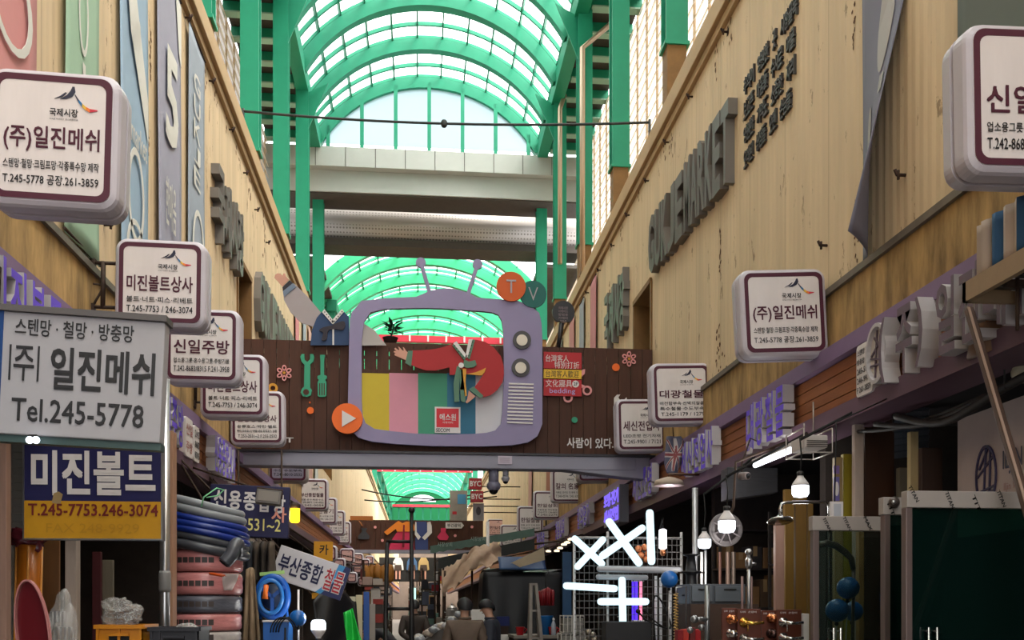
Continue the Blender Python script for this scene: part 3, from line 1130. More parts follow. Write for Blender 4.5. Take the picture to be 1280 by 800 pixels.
tag(b.build('scissors_cutout', PINKP), 'pink scissors cutout half hidden by the red sale poster', 'cutout')
b = MB()
b.plate(qs([(767.5, 505), (767.8, 497), (771, 493.5), (775.5, 493), (773, 497), (775, 500), (779.5, 500.5), (783, 496.5), (784.5, 501), (782, 506), (776, 509), (774, 520), (768, 520)], yy), yy, yy + 0.02)
tag(b.build('wrench_cutout', WHITE), 'white spanner cutout peeking over the lowest right hanging sign', 'cutout')
b = MB()
b.ring(qdisc(341, 485, 6, yy, 16), qdisc(341, 485, 3, yy, 16), yy, yy + 0.02)
b.plate(qs([(339, 490), (343, 490), (343, 510), (339, 510)], yy), yy, yy + 0.02)
tag(b.build('key_cutout', OCHRE), 'yellow ring shaped cutout peeking behind the lowest left hanging sign', 'cutout')

# posters on the bridge
yy = BY - 0.05
po = thing('sale_poster', 'red and yellow sale poster in Chinese on the bridge right of the television', 'poster', (2.0, yy, 4.45))
RP = mat('poster_red', (176, 26, 36), 0.5)
YP = mat('poster_yellow', (226, 178, 44), 0.5)
b = MB()
for a, c, m in ((441, 461.5, 0), (461.5, 473.8, 1), (473.8, 494.5, 0)):
    (x0, z0), (x1, z1) = q(679.5, c, yy), q(727, a, yy)
    b.box(x0, yy, z0, x1, yy + 0.02, z1, m)
o = b.build('panel', [RP, YP], po)
b = MB()
for s, a, c, d, e, m in (('台灣客人', 682, 452, 711, 444, 0), ('特別打折', 693, 460.5, 724, 452.5, 0), ('台灣客人歡迎', 682, 471.5, 723.5, 463.5, 1), ('文化寢具', 682, 483.5, 715, 475, 0), ('bedding', 687, 493, 719, 486, 2)):
    b.text(s, *q(a, c, yy), *q(d, e, yy), yy - 0.003, m, 0.0)
b.plate(qdisc(719.5, 480, 4.4, yy - 0.003, 16), yy - 0.004, yy, 0)
b.text('2F', *q(716.8, 482, yy), *q(722.3, 478, yy), yy - 0.006, 1, 0.01)
b.build('lettering', [WHITE, BLACKP, mat('lilac_print', (170, 160, 216), 0.5)], po)
yy = BY - 0.085
po = thing('security_placard', 'white edged red security company placard on the blue colour bar', 'sign', (1.0, yy, 3.9))
b = MB()
(x0, z0), (x1, z1) = q(543.5, 541, yy), q(575.5, 509, yy)
b.box(x0, yy, z0, x1, yy + 0.02, z1, 0)
(x0, z0), (x1, z1) = q(545.5, 534, yy), q(573.5, 511, yy)
b.box(x0, yy - 0.003, z0, x1, yy, z1, 1)
b.build('panel', [WHITE, mat('placard_red', (206, 14, 34), 0.45)], po)
b = MB()
b.text('에스원', *q(549.5, 525.5, yy), *q(570, 517.5, yy), yy - 0.006, 0, 0.02)
b.text('시큐리티', *q(553, 529.5, yy), *q(566, 527, yy), yy - 0.006, 0, 0.0)
b.text('SECOM', *q(545, 539.8, yy), *q(562, 535.7, yy), yy - 0.004, 1, 0.02)
b.build('lettering', [WHITE, BLACKP], po)

# black round notice on a stem
yy = BY + 0.05
nt_ = thing('round_notice', 'black round notice on a short stem standing on the bridge top', 'sign', (*[atY(698, 432, yy).x], yy, 5.13))
c = q(704, 391, yy)
k = yy / F
pts = [(c[0] + 14.2 * k * math.cos(t), c[1] + 14.6 * k * math.sin(t)) for t in [2 * PI * i / 28 for i in range(28)] if math.sin(t) > -0.86]
MB().plate(pts, yy - 0.03, yy + 0.03).build('disc', mat('notice_black', (32, 28, 32), 0.4), nt_)
MB().tube([(atY(702, 404, yy).x, yy, atY(702, 404, yy).z), (atY(698, 434, yy).x, yy, atY(698, 434, yy).z)], [0.035, 0.03], 8).build('stem', MATS['notice_black'], nt_)
b = MB()
for i, (s, w) in enumerate((('국제시장', 6), ('아케이드', 6), ('방범용', 6), ('카메라', 6), ('작동중', 4))):
    b.text(s, *q(704 - w, 386.5 + i * 4.2, yy - 0.03), *q(704 + w, 383.5 + i * 4.2, yy - 0.03), yy - 0.033, 0, 0.01)
b.build('lettering', mat('notice_print', (140, 120, 124), 0.5), nt_)

# potted plant on the bridge top
pl = thing('potted_plant', 'small dark potted plant on the bridge top inside the television opening', 'plant', (atY(488, 430, BY + 0.2).x, BY + 0.2, 5.15))
X0 = pl.location.x
MB().lathe([(0.07, 5.15), (0.1, 5.24), (0.11, 5.25), (0.1, 5.255)], (X0, BY + 0.2, 0), n=14).build('pot', mat('dark_pot', (52, 36, 30), 0.7), pl)
b = MB()
rr = random.Random(3)
b.tube([(X0, BY + .2, 5.24), (X0 + .03, BY + .2, 5.34), (X0 + .05, BY + .2, 5.44)], 0.012, 6)
for i in range(26):
    a, l, h = rr.uniform(0, 6.28), rr.uniform(.08, .2), rr.uniform(5.28, 5.44)
    c = Vector((X0 + .03, BY + .2, h))
    d = Vector((math.cos(a), math.sin(a) * .6, rr.uniform(-.2, .5))).normalized()
    w = d.cross(Vector((0, 0, 1))).normalized() * .028
    u = Vector((0, 0, .012))
    b.add([c, c + d * l * .5 + w + u, c + d * l, c + d * l * .5 - w + u], [(0, 1, 2, 3)], 0)
b.build('foliage', mat('dark_leaf', (30, 52, 34), 0.6), pl)

# CCTV domes and label box under the bridge
for nm, cx, top, bot, wd, lab, m in (('security_camera', 617, 581, 612, 8.5, 'grey dome security camera on a thick post under the bridge beam', (112, 110, 128)), ('security_camera', 632, 583, 601, 5, 'slim grey dome security camera just right of the thick camera post', (150, 150, 158))):
    Yc = BY - 0.15
    p0, p1 = atY(cx, top, Yc), atY(cx, bot, Yc)
    r = wd * Yc / F
    cm = thing(nm, lab, 'camera', (p0.x, Yc, p1.z), 'dome cameras under the bridge')
    mm = mat('cam_%d' % cx, m, 0.4)
    hh = p0.z - p1.z
    MB().lathe([(r * .75, p1.z + hh * .25), (r * .75, 3.42)], (p0.x, Yc, 0), n=14).build('post', mm, cm)
    MB().lathe([(r * .6, p1.z - .02), (r, p1.z + .02), (r * 1.05, p1.z + hh * .2), (r * .8, p1.z + hh * .3)], (p0.x, Yc, 0), n=18).build('housing', mm, cm)
    MB().sphere((p0.x, Yc, p1.z - .005), r * .7, 14).build('dome', mat('dark_glass', (18, 18, 22), 0.1), cm)
Yc = BY - 0.3
b = MB()
(x0, z0), (x1, z1) = q(622.5, 580, Yc), q(640, 570, Yc)
b.box(x0, Yc, z0, x1, BY - 0.28, z1)
o = tag(b.build('equipment_box', mat('label_box', (188, 176, 190), 0.5)), 'small pale label box on the middle of the bridge beam', 'box')
b = MB()
for i in range(3):
    b.box(x0 + .02, Yc - .003, z0 + .025 + i * .025, x1 - .03, Yc, z0 + .032 + i * .025)
b.build('printed_lines', mat('grey_print', (120, 110, 120), 0.5), o)

# overhead cable
b = MB()
pts = []
pa, pb = atX(304, 139, XL - 0.2), atX(812, 153, XR + 0.1)
for i in range(13):
    t = i / 12
    p = pa.lerp(pb, t)
    p.z -= 0.10 * 4 * t * (1 - t)
    pts.append(p)
b.tube(pts, 0.018, 6)
m_ = pts[6]
b.lathe([(.03, -.05), (.045, -.03), (.045, .03), (.03, .05)], m_, n=10)
for p_ in (pa, pb):
    b.tube([(p_.x, p_.y, 8.0), (p_.x, p_.y, p_.z + .04)], .02, 6)
tag(b.build('overhead_cable', mat('cable_black', (48, 52, 52), 0.6)), 'dark cable strung across the street under the arched gable', 'cable')

# the hanbok bridge further down the street
HY = 33.0
hb = thing('sign_bridge', 'far dark plank bridge carrying the orange and pink dress cutout', 'bridge', (0.4, HY, 3.4))
b = MB()
(xa, za), (xb, zb) = q(395, 687, HY), q(604, 651, HY)
n = 34
for i in range(n):
    b.box(xa + (xb - xa) * i / n, HY, za, xa + (xb - xa) * (i + .95) / n, HY + .04, zb)
b.box(xa, HY + .04, za, xb, HY + .08, zb)
b.build('plank_board', DKWOOD, hb)
MB().box(xa, HY - .1, za - .12, xb, HY + .1, za).build('front_beam', BEAMP, hb)
hy = HY - 0.06
d1 = thing('dress_cutout', 'orange and pink hanbok dress cutout on the far bridge', 'cutout', (q(505, 687, hy)[0], hy, q(505, 687, hy)[1]))
PK = mat('dress_pink', (196, 44, 84), 0.6)
ORG = mat('dress_orange', (226, 128, 34), 0.6)
NV2 = mat('vest_blue', (52, 66, 118), 0.6)
cut('skirt', [(497, 664), (516, 664), (518, 687), (486, 687), (489, 676)], PK, hy, d1, .03)
cut('jacket', [(498, 651), (503, 654), (508, 652), (516, 652), (519, 660), (517, 664.5), (496, 664.5), (495, 661), (484, 669), (480, 665), (490, 657)], ORG, hy - .02, d1, .03)
cut('sash', [(504, 656), (506, 656), (505.5, 684), (502.5, 684)], mat('sash_red', (120, 20, 40), 0.6), hy - .03, d1, .03)
d2 = thing('vest_cutout', 'blue vest cutout with pale sleeves on the far bridge', 'cutout', (q(527, 687, hy)[0], hy, q(527, 687, hy)[1]))
cut('trousers', [(519, 672), (535, 672), (535, 687), (519.5, 687)], NV2, hy, d2, .03)
cut('vest', [(520.5, 652), (533, 652), (535, 664), (526, 674), (520.5, 665)], NV2, hy - .02, d2, .03)
cut('sleeve', [(519.2, 652), (520.5, 653), (521, 665), (526, 671), (523, 675), (518.5, 668), (518.5, 657)], WHITE, hy - .03, d2, .03)
cut('sleeve', [(538, 652), (534, 653), (534, 665), (527.5, 672), (531, 675), (540, 666), (539.5, 657)], WHITE, hy - .03, d2, .03)
o = MB().plate(qs([(551, 660), (558, 660), (557, 665), (561, 671), (559, 675), (549, 675), (546.5, 671), (551, 665)], hy), hy, hy + .03).build('pouch_cutout', PK)
tag(o, 'pink pouch cutout right of the vest on the far bridge', 'cutout')
o = MB().plate(qs([(451, 660), (459, 660), (457, 664), (462, 670), (461, 674), (448, 674), (447.5, 670), (453, 664)], hy), hy, hy + .03).build('pouch_cutout', mat('slate_paint', (52, 54, 60), 0.6))
tag(o, 'dark slate pouch cutout at the left of the far bridge', 'cutout')
o = MB().plate(qs([(557, 653), (577, 653), (580, 657), (577, 660.5), (557, 660.5)], hy), hy, hy + .03).build('arrow_sign', WHITE)
tag(o, 'white arrow shaped name sign on the far bridge', 'sign')
MB().text('부건광덕', *q(559, 659, hy), *q(575.5, 654.5, hy), hy - .005, 0, .02).build('lettering', BLACKP, o)
for i, (cx, cy, lab) in enumerate(((469, 659, 'pink dot left of the orange dress'), (478, 675.5, 'pale pink dot below the orange sleeve'), (569, 669.5, 'pink dot right of the pink pouch'), (590, 658.5, 'pink dot at the right end of the far bridge'))):
    tag(MB().plate(qdisc(cx, cy, 1.8, hy, 12), hy, hy + .03).build('dot_cutout', PINKP), lab, 'dot', 'pink dots on the far bridge')
MB_ = MB().box(*[q(438, 650.5, 30)[0], 29.9, q(438, 650.5, 30)[1]], *[q(466, 645.5, 30)[0], 30.1, q(466, 645.5, 30)[1]])
MB_.box(q(445, 650, 30)[0], 29.95, 4.3, q(446, 650, 30)[0], 33.02, 4.34)
tag(MB_.build('light_bar', mat('amber_wood', (168, 100, 40), 0.5)), 'amber light bar above the left end of the far bridge', 'lamp')
# third bridge
TY = 55.0
tb = thing('sign_bridge', 'farthest black bridge board with three doll like outfits', 'bridge', (0.3, TY, 3.0))
(xa, za), (xb, zb) = q(474, 727, TY), q(552, 697, TY)
MB().box(xa, TY, za, xb, TY + .1, zb).build('board', mat('board_black', (28, 26, 26), 0.7), tb)
for i, (cx, tc, lab) in enumerate(((497.5, WHITE, 'white blouse outfit cutout on the farthest board'), (515, mat('denim_paint', (64, 96, 134), 0.6), 'blue jacket outfit cutout on the farthest board'), (529.5, mat('camel_paint', (178, 150, 100), 0.6), 'camel jacket outfit cutout on the farthest board'))):
    ty = TY - .05
    o = thing('outfit_cutout', lab, 'cutout', (q(cx, 725, ty)[0], ty, q(cx, 725, ty)[1]), 'outfits on the farthest board')
    cut('top', [(cx - 3, 697), (cx + 3, 697), (cx + 6, 702), (cx + 7, 712), (cx + 5, 713), (cx + 4, 706), (cx + 4, 707), (cx - 4, 707), (cx - 4, 706), (cx - 5, 713), (cx - 7, 712), (cx - 6, 702)], tc, ty, o, .04)
    cut('skirt', [(cx - 4, 706), (cx + 4, 706), (cx + 4.8, 713.5), (cx - 4.8, 713.5)], mat('skirt_brown', (66, 52, 44), 0.6), ty - .01, o, .04)
    for s in (-1, 1):
        cut('leg', [(cx + s * 2.2 - 1.1, 713), (cx + s * 2.2 + 1.1, 713), (cx + s * 2.2 + .9, 724), (cx + s * 2.2 - .9, 724)], SKIN, ty, o, .04)

# ---------------------------------------------------------------- hanging market signs
EMB = [mat('emblem_navy', (38, 40, 62), 0.5), mat('emblem_blue', (44, 110, 160), 0.5), mat('emblem_yellow', (222, 178, 60), 0.5), mat('emblem_orange', (226, 120, 50), 0.5), mat('emblem_red', (196, 50, 70), 0.5)]
FACE = mat('sign_face', (216, 208, 206), 0.45, var=0.07, vs=4, stretch=(3, 1, 0.6))
FACEP = mat('sign_face_faded', (220, 176, 170), 0.5, var=0.08, vs=4)
FACEG = mat('sign_face_shaded', (150, 146, 168), 0.5, var=0.06, vs=4)  # face with the shade behind the bridge put into its colour
SHELLG = mat('shell_shaded', (160, 152, 150), 0.45, var=0.15, vs=6)  # darker shell copy, same bridge shade put into its colour


def emblem(b, x0, z0, w, h):
    def P(pts):
        return [(x0 + w * x, z0 + h * z) for x, z in pts]
    y = EY
    b.plate(P([(.40, 1), (.45, 1), (.47, .8), (.40, .6), (.26, .5), (.12, .48), (.28, .66), (.36, .84)]), y - .003, y, 0)
    b.plate(P([(.24, .76), (.27, .74), (.16, .56), (-.02, .48), (.12, .6)]), y - .003, y, 0)
    xs = [.46, .55, .64, .73, .82, 1.0]
    up = [.72, .52, .36, .24, .17, .14]
    dn = [.66, .40, .22, .10, .03, .10]
    for i in range(5):
        b.plate(P([(xs[i], up[i]), (xs[i + 1], up[i + 1]), (xs[i + 1], dn[i + 1]), (xs[i], dn[i])]), y - .003, y, [0, 1, 2, 3, 4][i])


def market_sign(px, Y, side, name, lines, label, roll=0.0, detail=True, face=None, shell=None, bracket=True, bold=.02):
    """px = housing box in the photograph (left, top, right, bottom)"""
    global EY
    pa, pb = atY(px[0], px[3], Y), atY(px[2], px[1], Y)
    w, h = pb.x - pa.x, pb.z - pa.z
    cx, cz = (pa.x + pb.x) / 2, (pa.z + pb.z) / 2
    root = thing('market_sign', label, 'sign', (cx, Y, cz), 'rounded market signs hanging over the street')
    root.rotation_euler = (0, math.radians(roll), 0)
    d = 0.22 if detail else 0.16
    prof = [(-d / 2, .03), (-d / 2 + .012, .012), (-d / 2 + .03, .004), (-.014, 0), (-.012, .014), (.012, .014), (.014, 0), (d / 2 - .03, .004), (d / 2 - .012, .012), (d / 2, .03)]
    loops = []
    for y, ins in prof:
        loops.append([(x, y, z) for x, z in rrect(w - 2 * ins, h - 2 * ins, .085 - ins * .5, 6)])
    b = MB()
    b.loft(loops)
    b.build('housing', shell or SHELL, root, world=False)
    fw, fh = w - .075, h - .075
    y = -d / 2 - .004
    b = MB()
    b.plate(rrect(fw, fh, .055, 6), y, y + .006)
    fo = b.build('face_panel', face or FACE, root, world=False)
    t = .03
    MB().ring(rrect(fw, fh, .055, 6), rrect(fw - 2 * t, fh - 2 * t, .04, 6), y - .002, y, 0).build('border', BURG, fo, world=False)
    EY = y - .001
    iw, ih = fw - 2 * t - .02, fh - 2 * t - .02

    def T(bb, s, x0, z0, x1, z1, m, bo):
        bb.text(s, -iw / 2 + iw * x0, -ih / 2 + ih * z0, -iw / 2 + iw * x1, -ih / 2 + ih * z1, y - .003, m, bo)
    b = MB()
    n = len(lines)
    if name:
        top = .6 if n < 3 else .565
        T(b, name, .03, .36 if n < 3 else .40, .97, top, 0, bold)
        b.build('name_lettering', [BURG, BLACKP], fo, world=False)
        b = MB()
    zz = [(.20, .285), (.055, .15)] if n == 2 else [(.255, .33), (.145, .22), (.03, .105)] if n == 3 else [(.16, .25)]
    for i, s in enumerate(lines):
        if s:
            last = i == n - 1
            T(b, s, .03 if not (last and n == 3) else .05, zz[i][0], .97, zz[i][1], 1, .008)
    if b.v:
        b.build('detail_lettering', [BURG, BLACKP], fo, world=False)
        b = MB()
    if detail:
        T(b, '국제시장', .47, .70, .75, .775, 1, .015)
        T(b, 'GUKJE MARKET 釜山國際市場', .47, .665, .75, .685, 1, 0)
    if b.v:
        b.build('emblem_lettering', [BURG, BLACKP], fo, world=False)
    if name:
        b = MB()
        emblem(b, -iw / 2 + iw * (.52 if detail else .55), -ih / 2 + ih * .75, iw * .42, ih * .235)
        b.build('emblem', EMB, fo, world=False)
    if bracket and cz < 2.95:
        b = MB()
        b.tube([(0, 0, h / 2 - .01), (0, 0, 2.93 - cz), (XL + .1 - cx if side < 0 else XR - .1 - cx, 0, 3.0 - cz)], .014, 6)
        b.build('bracket', IRON, root, world=False)
    elif bracket:
        xw = (XL - cx - .06) if side < 0 else (XR - cx + .06)
        xe = -side * 0 + side * (w / 2 - .01)
        b = MB()
        for z in (-.16, .16):
            b.tube([(xe, 0, z), (xw - side * .07, 0, z)], .013, 6)
            b.box(xw - side * .12, -.025, z - .06, xw, .025, z + .02)
        xm = xe + (xw - xe) * .4
        b.tube([(xm, 0, -.17), (xm, 0, .17)], .018, 6)
        b.tube([(xm, 0, -.02), (xw - side * .09, .02, -.17)], .009, 5)
        b.tube([(xm, 0, .0), (xe + (xw - xe) * .75, .03, .02), (xw - side * .06, .03, -.03)], .008, 5)
        b.build('bracket', IRON, root, world=False)
    return root


ILJIN = ('(주)일진메쉬', ['스텐망·철망·크림프망·각종특수망 제작', 'T.245-5778 공장.261-3859'])
MIJIN = ('미진볼트상사', ['볼트·너트·피스·리베트', 'T.245-7753 / 246-3074'])
SHIN = ('신일주방', ['업소용그릇·혼수용그릇·주방기물', 'T.242-8683/8315 F.241-3958'])
market_sign((-7, 105, 158, 268), 4.97, -1, *ILJIN, 'biggest market sign on the left, cut by the left picture edge', 1.6)
market_sign((148, 307, 262, 413), 7.2, -1, *MIJIN, 'square market sign just above the right corner of the big grey telephone board', .8)
market_sign((208, 391, 303, 482), 8.93, -1, *SHIN, 'market sign half tucked behind the right edge of the big grey telephone board', .4)
market_sign((252, 446, 335, 524), 10.34, -1, *MIJIN, 'fourth market sign from the left edge, between the grey board and the bridge end', 0)
market_sign((289, 491, 357, 558), 12.28, -1, '신용종합상사', ['유류호스·박킹·벨트', '밴드(고무호스)·내열·내유 화학호스 일절', 'T.253-2531~2 F.255-2532'], 'market sign covering the left end of the plank bridge, beside the pink flower', -.5)
market_sign((336, 556, 386, 604), 15.4, -1, '부산수전상사', ['수전·수도부속', 'T.245-8010-2532'], 'grey shaded market sign just under the left end of the bridge beam', 0, True, FACEG, SHELLG)
market_sign((371, 599, 411, 639), 19.65, -1, '부산종합철물', ['철물·공구·목공·수도', 'T.245-8873 / 245-0052', 'F.245-0054'], 'white market sign nearest beyond the bridge on the left, above the amber lamp')
market_sign((386, 622, 422, 656), 23.1, -1, '대한공기', ['공구 기계 소모품 도매', 'T.245-2190 / 246-2191'], 'second white market sign on the left beyond the bridge', 0, False)
market_sign((400, 638, 432, 670), 24.6 + 1, -1, '국제스텐', ['스텐 주방 기물 도매', 'T.245-7011 / 246-7012'], 'third market sign on the left beyond the bridge', 0, False)
market_sign((411, 652, 439, 681), 28.0, -1, '한성상사', ['철물 공구', 'T.245-3321'], 'fourth market sign on the left beyond the bridge, before the far bridge', 0, False)
market_sign((1190, 52, 1366, 228), 4.15, 1, *SHIN, 'big market sign cut off by the upper right picture edge', -1.0)
market_sign((920, 343, 1028, 449), 7.28, 1, *ILJIN, 'tilted market sign with iron bracket above the right plank fascia, over the phone plate', -3.0)
market_sign((811, 457, 886, 532), 10.62, 1, '대광철물', ['배전함부속·선박의장품', '특수철물·수도부속', 'T.245-1179 / 1279'], 'tilted market sign with four text rows in front of the right bridge end', -2.0)
market_sign((768, 501, 831, 566), 12.4, 1, '세신전업사', ['LED조명 전기자재', 'T.245-9901 / 7121'], 'lower market sign overlapping the right bridge end, under the white spanner', -1.5)
market_sign((720, 556, 771, 604), 16.04, 1, '방전전업사', ['전선·계량기·콘센트', 'T.245-9901 / 7121'], 'lilac grey shaded market sign under the right end of the bridge beam', -1, True, FACEG, SHELLG)
market_sign((688, 587, 729, 629), 19.17, 1, '칼의 名家', ['식육도 조리도 및 원예 도매', 'T.245-0574 / 242-3305'], 'market sign with two Chinese characters on the right beyond the bridge', -.5)
market_sign((666, 614, 701, 650), 21.83, 1, '한일상회', ['생활용품 주방용품', 'T.245-2271 / 246-8635', 'F.245-2274'], 'market sign just below left of the one with Chinese characters', 0, False)
market_sign((646, 633, 679, 667), 23.82, 1, '한일철물', ['철물 공구 도매 전문', 'T.245-2171 / 246-4652'], 'third white market sign on the right beyond the bridge, above the green awning', 0, False)
market_sign((625, 656, 653, 684), 28.07, 1, '국제철기', ['주방용품 도매', 'T.245-3217 / 246-3218'], 'lowest white market sign on the right, over the green awning edge', 0, False)
market_sign((609, 649, 630, 670), 37.4, 1, '한일철', ['공구 도매', 'T.245-1100'], 'faded pink market sign behind the thin white post', 0, False, FACEP)
rr = random.Random(11)
NMS = ['동아상사', '삼성철물', '부광기계', '대성상회', '영남공구', '신성상사', '태양철망', '금성주방', '남양상회', '현대철물', '제일상사', '동양공구']
for i, (cx, cy, s, Y) in enumerate(((434, 695, 19, 34), (446, 700, 17, 37), (455, 706, 15, 41), (447, 711, 13, 46), (461, 716, 12, 50), (468, 710, 11, 54), (412, 692, 20, 31), (424, 706, 17, 1), (440, 722, 14, 1), (462, 700, 11, 1), (453, 727, 12, 1))):
    Y = 2.03 * 1200 / (525 - cx)
    market_sign((cx - s / 2, cy - s / 2, cx + s / 2, cy + s / 2), Y, -1, NMS[i], ['', ''], 'faded pink market sign %s below the left of the far bridge' % ['nearest of the row,', 'second in the row,', 'third in the row,', 'lowest small one,', 'smallest lower one,', 'farthest tiny one,', 'leftmost and biggest,', 'sixth, tucked high,', 'seventh, low by the bags,', 'eighth, high and small,', 'ninth, tiny and low,'][i], 0, False, FACEP, None, True)

# ---------------------------------------------------------------- cloth banners on the walls
def wallM(side, Y, X, Z=0.0):
    """local x runs to the reader's right along the wall, -y comes out of it"""
    if side < 0:
        return Matrix(((0, -1, 0, X), (1, 0, 0, Y), (0, 0, 1, Z), (0, 0, 0, 1)))
    return Matrix(((0, 1, 0, X), (-1, 0, 0, Y), (0, 0, 1, Z), (0, 0, 0, 1)))


PALE = mat('pale_print', (206, 204, 196), 0.6)


def banner(side, ya, yb, z0, z1, col, name, label, art=None, wave=.018, seed=0):
    X = XL + .03 if side < 0 else XR - .03
    w = abs(yb - ya)
    root = thing('cloth_banner', label, 'banner', (X, (ya + yb) / 2, z0), 'cloth banners on the upper walls')
    M = wallM(side, ya, X)
    rr = random.Random(seed)
    ph = rr.uniform(0, 6)

    def fn(u, v):
        z = z0 + (z1 - z0) * v
        y = -wave * (.5 + .5 * math.sin(u * 5 + ph + z * 1.3)) * (1 - .5 * v)
        return (u * w, y - .004, z)
    b = MB()
    b.grid(fn, 8, 24, 0)
    b.xf(M)
    m = mat(name, col, .75, var=.08, vs=2)
    o = b.build('cloth', m, root)
    sol = o.modifiers.new('thick', 'SOLIDIFY')
    sol.thickness = .004
    b = MB()
    for z in (z0 + .02, z1 - .02):
        b.tube([(-.02, -.008, z), (w + .02, -.008, z)], .012, 6)
    b.xf(M)
    b.build('rod', IRON, root)
    if art:
        b = MB()
        yy = -wave - .008
        for a in art:
            if a[0] == 't':
                b.text(a[1], w * a[2], a[3], w * a[4], a[5], yy, 0, a[6] if len(a) > 6 else .01)
            elif a[0] == 'r':
                b.ring([(w * x, z) for x, z in disc(a[1], a[2], a[3], 20, a[4])], [(w * x, z) for x, z in disc(a[1], a[2], a[3] * .8, 20, a[4] * .85)], yy, yy + .003)
            else:
                b.plate([(w * x, z) for x, z in a[1]], yy, yy + .003)
        b.xf(M)
        b.build('print', PALE, root)
    return root


banner(-1, 5.2, 6.19, 4.12, 7.5, (204, 138, 136), 'banner_pink', 'faded pink cloth banner at the upper left corner', [('r', .3, 6.0, .25, .3), ('r', .6, 5.1, .3, .3), ('r', .75, 4.5, .2, .2)], seed=1)
banner(-1, 6.68, 7.36, 4.1, 7.5, (152, 182, 156), 'banner_green', 'faded mint green cloth banner on the left wall behind the nearest sign', [('r', .45, 5.75, .14, .3), ('p', [(.42, 5.4), (.5, 5.4), (.47, 5.0)]), ('r', .5, 4.6, .25, .3)], seed=2)
banner(-1, 7.86, 8.62, 4.1, 7.6, (146, 170, 190), 'banner_blue', 'pale blue cloth banner with a white slanted panel reading 609', [('p', [(.1, 6.9), (.35, 6.9), (.95, 5.95), (.95, 5.6), (.3, 6.3)]), ('t', '609', .35, 6.2, .65, 6.5), ('r', .5, 5.0, .3, .4), ('t', 'market', .3, 5.4, .9, 5.6), ('r', .5, 4.5, .35, .3)], seed=3)
banner(-1, 8.96, 9.78, 4.1, 7.6, (150, 150, 166), 'banner_lilac', 'lilac grey cloth banner with a tall white figure five', [('t', '5', .25, 5.95, .8, 6.85, .03), ('t', '한마음', .25, 5.15, .7, 5.6), ('p', [(.7, 7.5), (.95, 7.5), (.95, 6.9), (.85, 7.0)])], seed=4)
banner(-1, 10.12, 10.86, 4.3, 7.62, (146, 156, 168), 'banner_slate', 'narrow slate blue banner nearest the left wall lettering', [('t', 'G', .2, 7.0, .6, 7.2), ('t', 'U', .2, 6.75, .6, 6.95), ('t', 'K', .2, 6.5, .6, 6.7), ('t', 'J', .2, 6.25, .6, 6.45), ('t', 'E', .2, 6.0, .6, 6.2), ('r', .5, 5.4, .35, .4)], seed=5)
banner(1, 5.4, 4.6, 4.1, 7.4, (98, 106, 98), 'banner_olive', 'dark olive banner behind the big right corner sign', [('p', [(.3, 5.6), (.34, 5.6), (.36, 5.1), (.3, 5.1)])], seed=6)
# curling grey banner on the right wall
yR = 6.66
root = thing('cloth_banner', 'grey banner on the right wall curling away at its lower right edge', 'banner', (XR, 6.4, 4.05), 'cloth banners on the upper walls')
w = .62


def curl(u, v):
    z = 4.07 + 3.4 * v
    c = max(0.0, 1 - (z - 4.07) / 1.6)
    lift = (u ** 1.6) * c * .34
    return (u * w * (1 - .2 * c * u), -.026 - lift - .012 * math.sin(u * 6 + z), z + .03 * u * c)


b = MB()
b.grid(curl, 12, 40, 0)
b.xf(wallM(1, yR, XR))
o = b.build('cloth', mat('banner_grey', (116, 116, 132), .7, var=.06, vs=2), root)
sol = o.modifiers.new('thick', 'SOLIDIFY')
sol.thickness = .004
b = MB()
for cx, cz, rx, rz in ((.22, 4.72, .075, .36), (.40, 5.55, .085, .32)):
    n = 22
    k0 = len(b.v)
    pts = []
    for i in range(n):
        t = 2 * PI * i / n
        u, z = cx / w + rx / w * math.cos(t) * 1.1, cz + rz * math.sin(t)
        p = curl(u, (z - 4.07) / 3.4)
        pts.append((p[0], p[1] - .006, p[2]))
    b.add(pts, [tuple(range(n))])
u0 = .5
for u0, z0, z1, ww in ((.66, 5.08, 5.2, .14), (.3, 4.18, 4.36, .03), (.42, 4.18, 4.36, .03)):
    pts = [curl(u, (z - 4.07) / 3.4) for u, z in ((u0, z0), (u0 + ww, z0), (u0 + ww, z1), (u0, z1))]
    b.add([(p[0], p[1] - .006, p[2]) for p in pts], [(0, 1, 2, 3)])
b.xf(wallM(1, yR, XR))
b.build('print', mat('pale_grey_print', (158, 154, 150), .6), root)
# narrow far banners on the walls
for i, (side, Y, w, col, lab) in enumerate(((1, 18.9, .5, (150, 158, 166), 'slate far banner on the right wall beyond the bridge'), (1, 17.7, .6, (190, 128, 132), 'pink far banner on the right wall beyond the bridge'), (-1, 18.6, .5, (196, 130, 132), 'pink far banner on the left wall above the bridge'), (-1, 19.8, .5, (150, 160, 168), 'slate far banner on the left wall above the bridge'),
                                             (1, 24.0, .9, (150, 84, 56), 'rust brown far banner seen under the bridge on the right'), (1, 21.9, .6, (122, 122, 112), 'olive grey far banner seen under the bridge on the right'), (1, 20.2, .6, (188, 132, 128), 'pale rose far banner seen under the bridge on the right'), (1, 28.0, .9, (186, 140, 130), 'faded salmon far banner seen under the bridge'), (-1, 22.0, .7, (186, 190, 186), 'pale grey far banner seen under the bridge on the left'), (-1, 20.8, .6, (190, 150, 136), 'faded salmon far banner on the left under the bridge'))):
    banner(side, Y, Y + w * (1 if side < 0 else -1), 4.1, 7.6, col, 'far_banner_%d' % i, lab, None, seed=20 + i)

# ---------------------------------------------------------------- raised lettering on the walls
GM = mat('dark_bronze', (92, 86, 80), 0.45, 0.4, var=.15, vs=6)
GMS = mat('bronze_edge_lit', (112, 106, 100), 0.45, 0.4)  # lighter copy of the bronze, light on the letter sides put into its colour


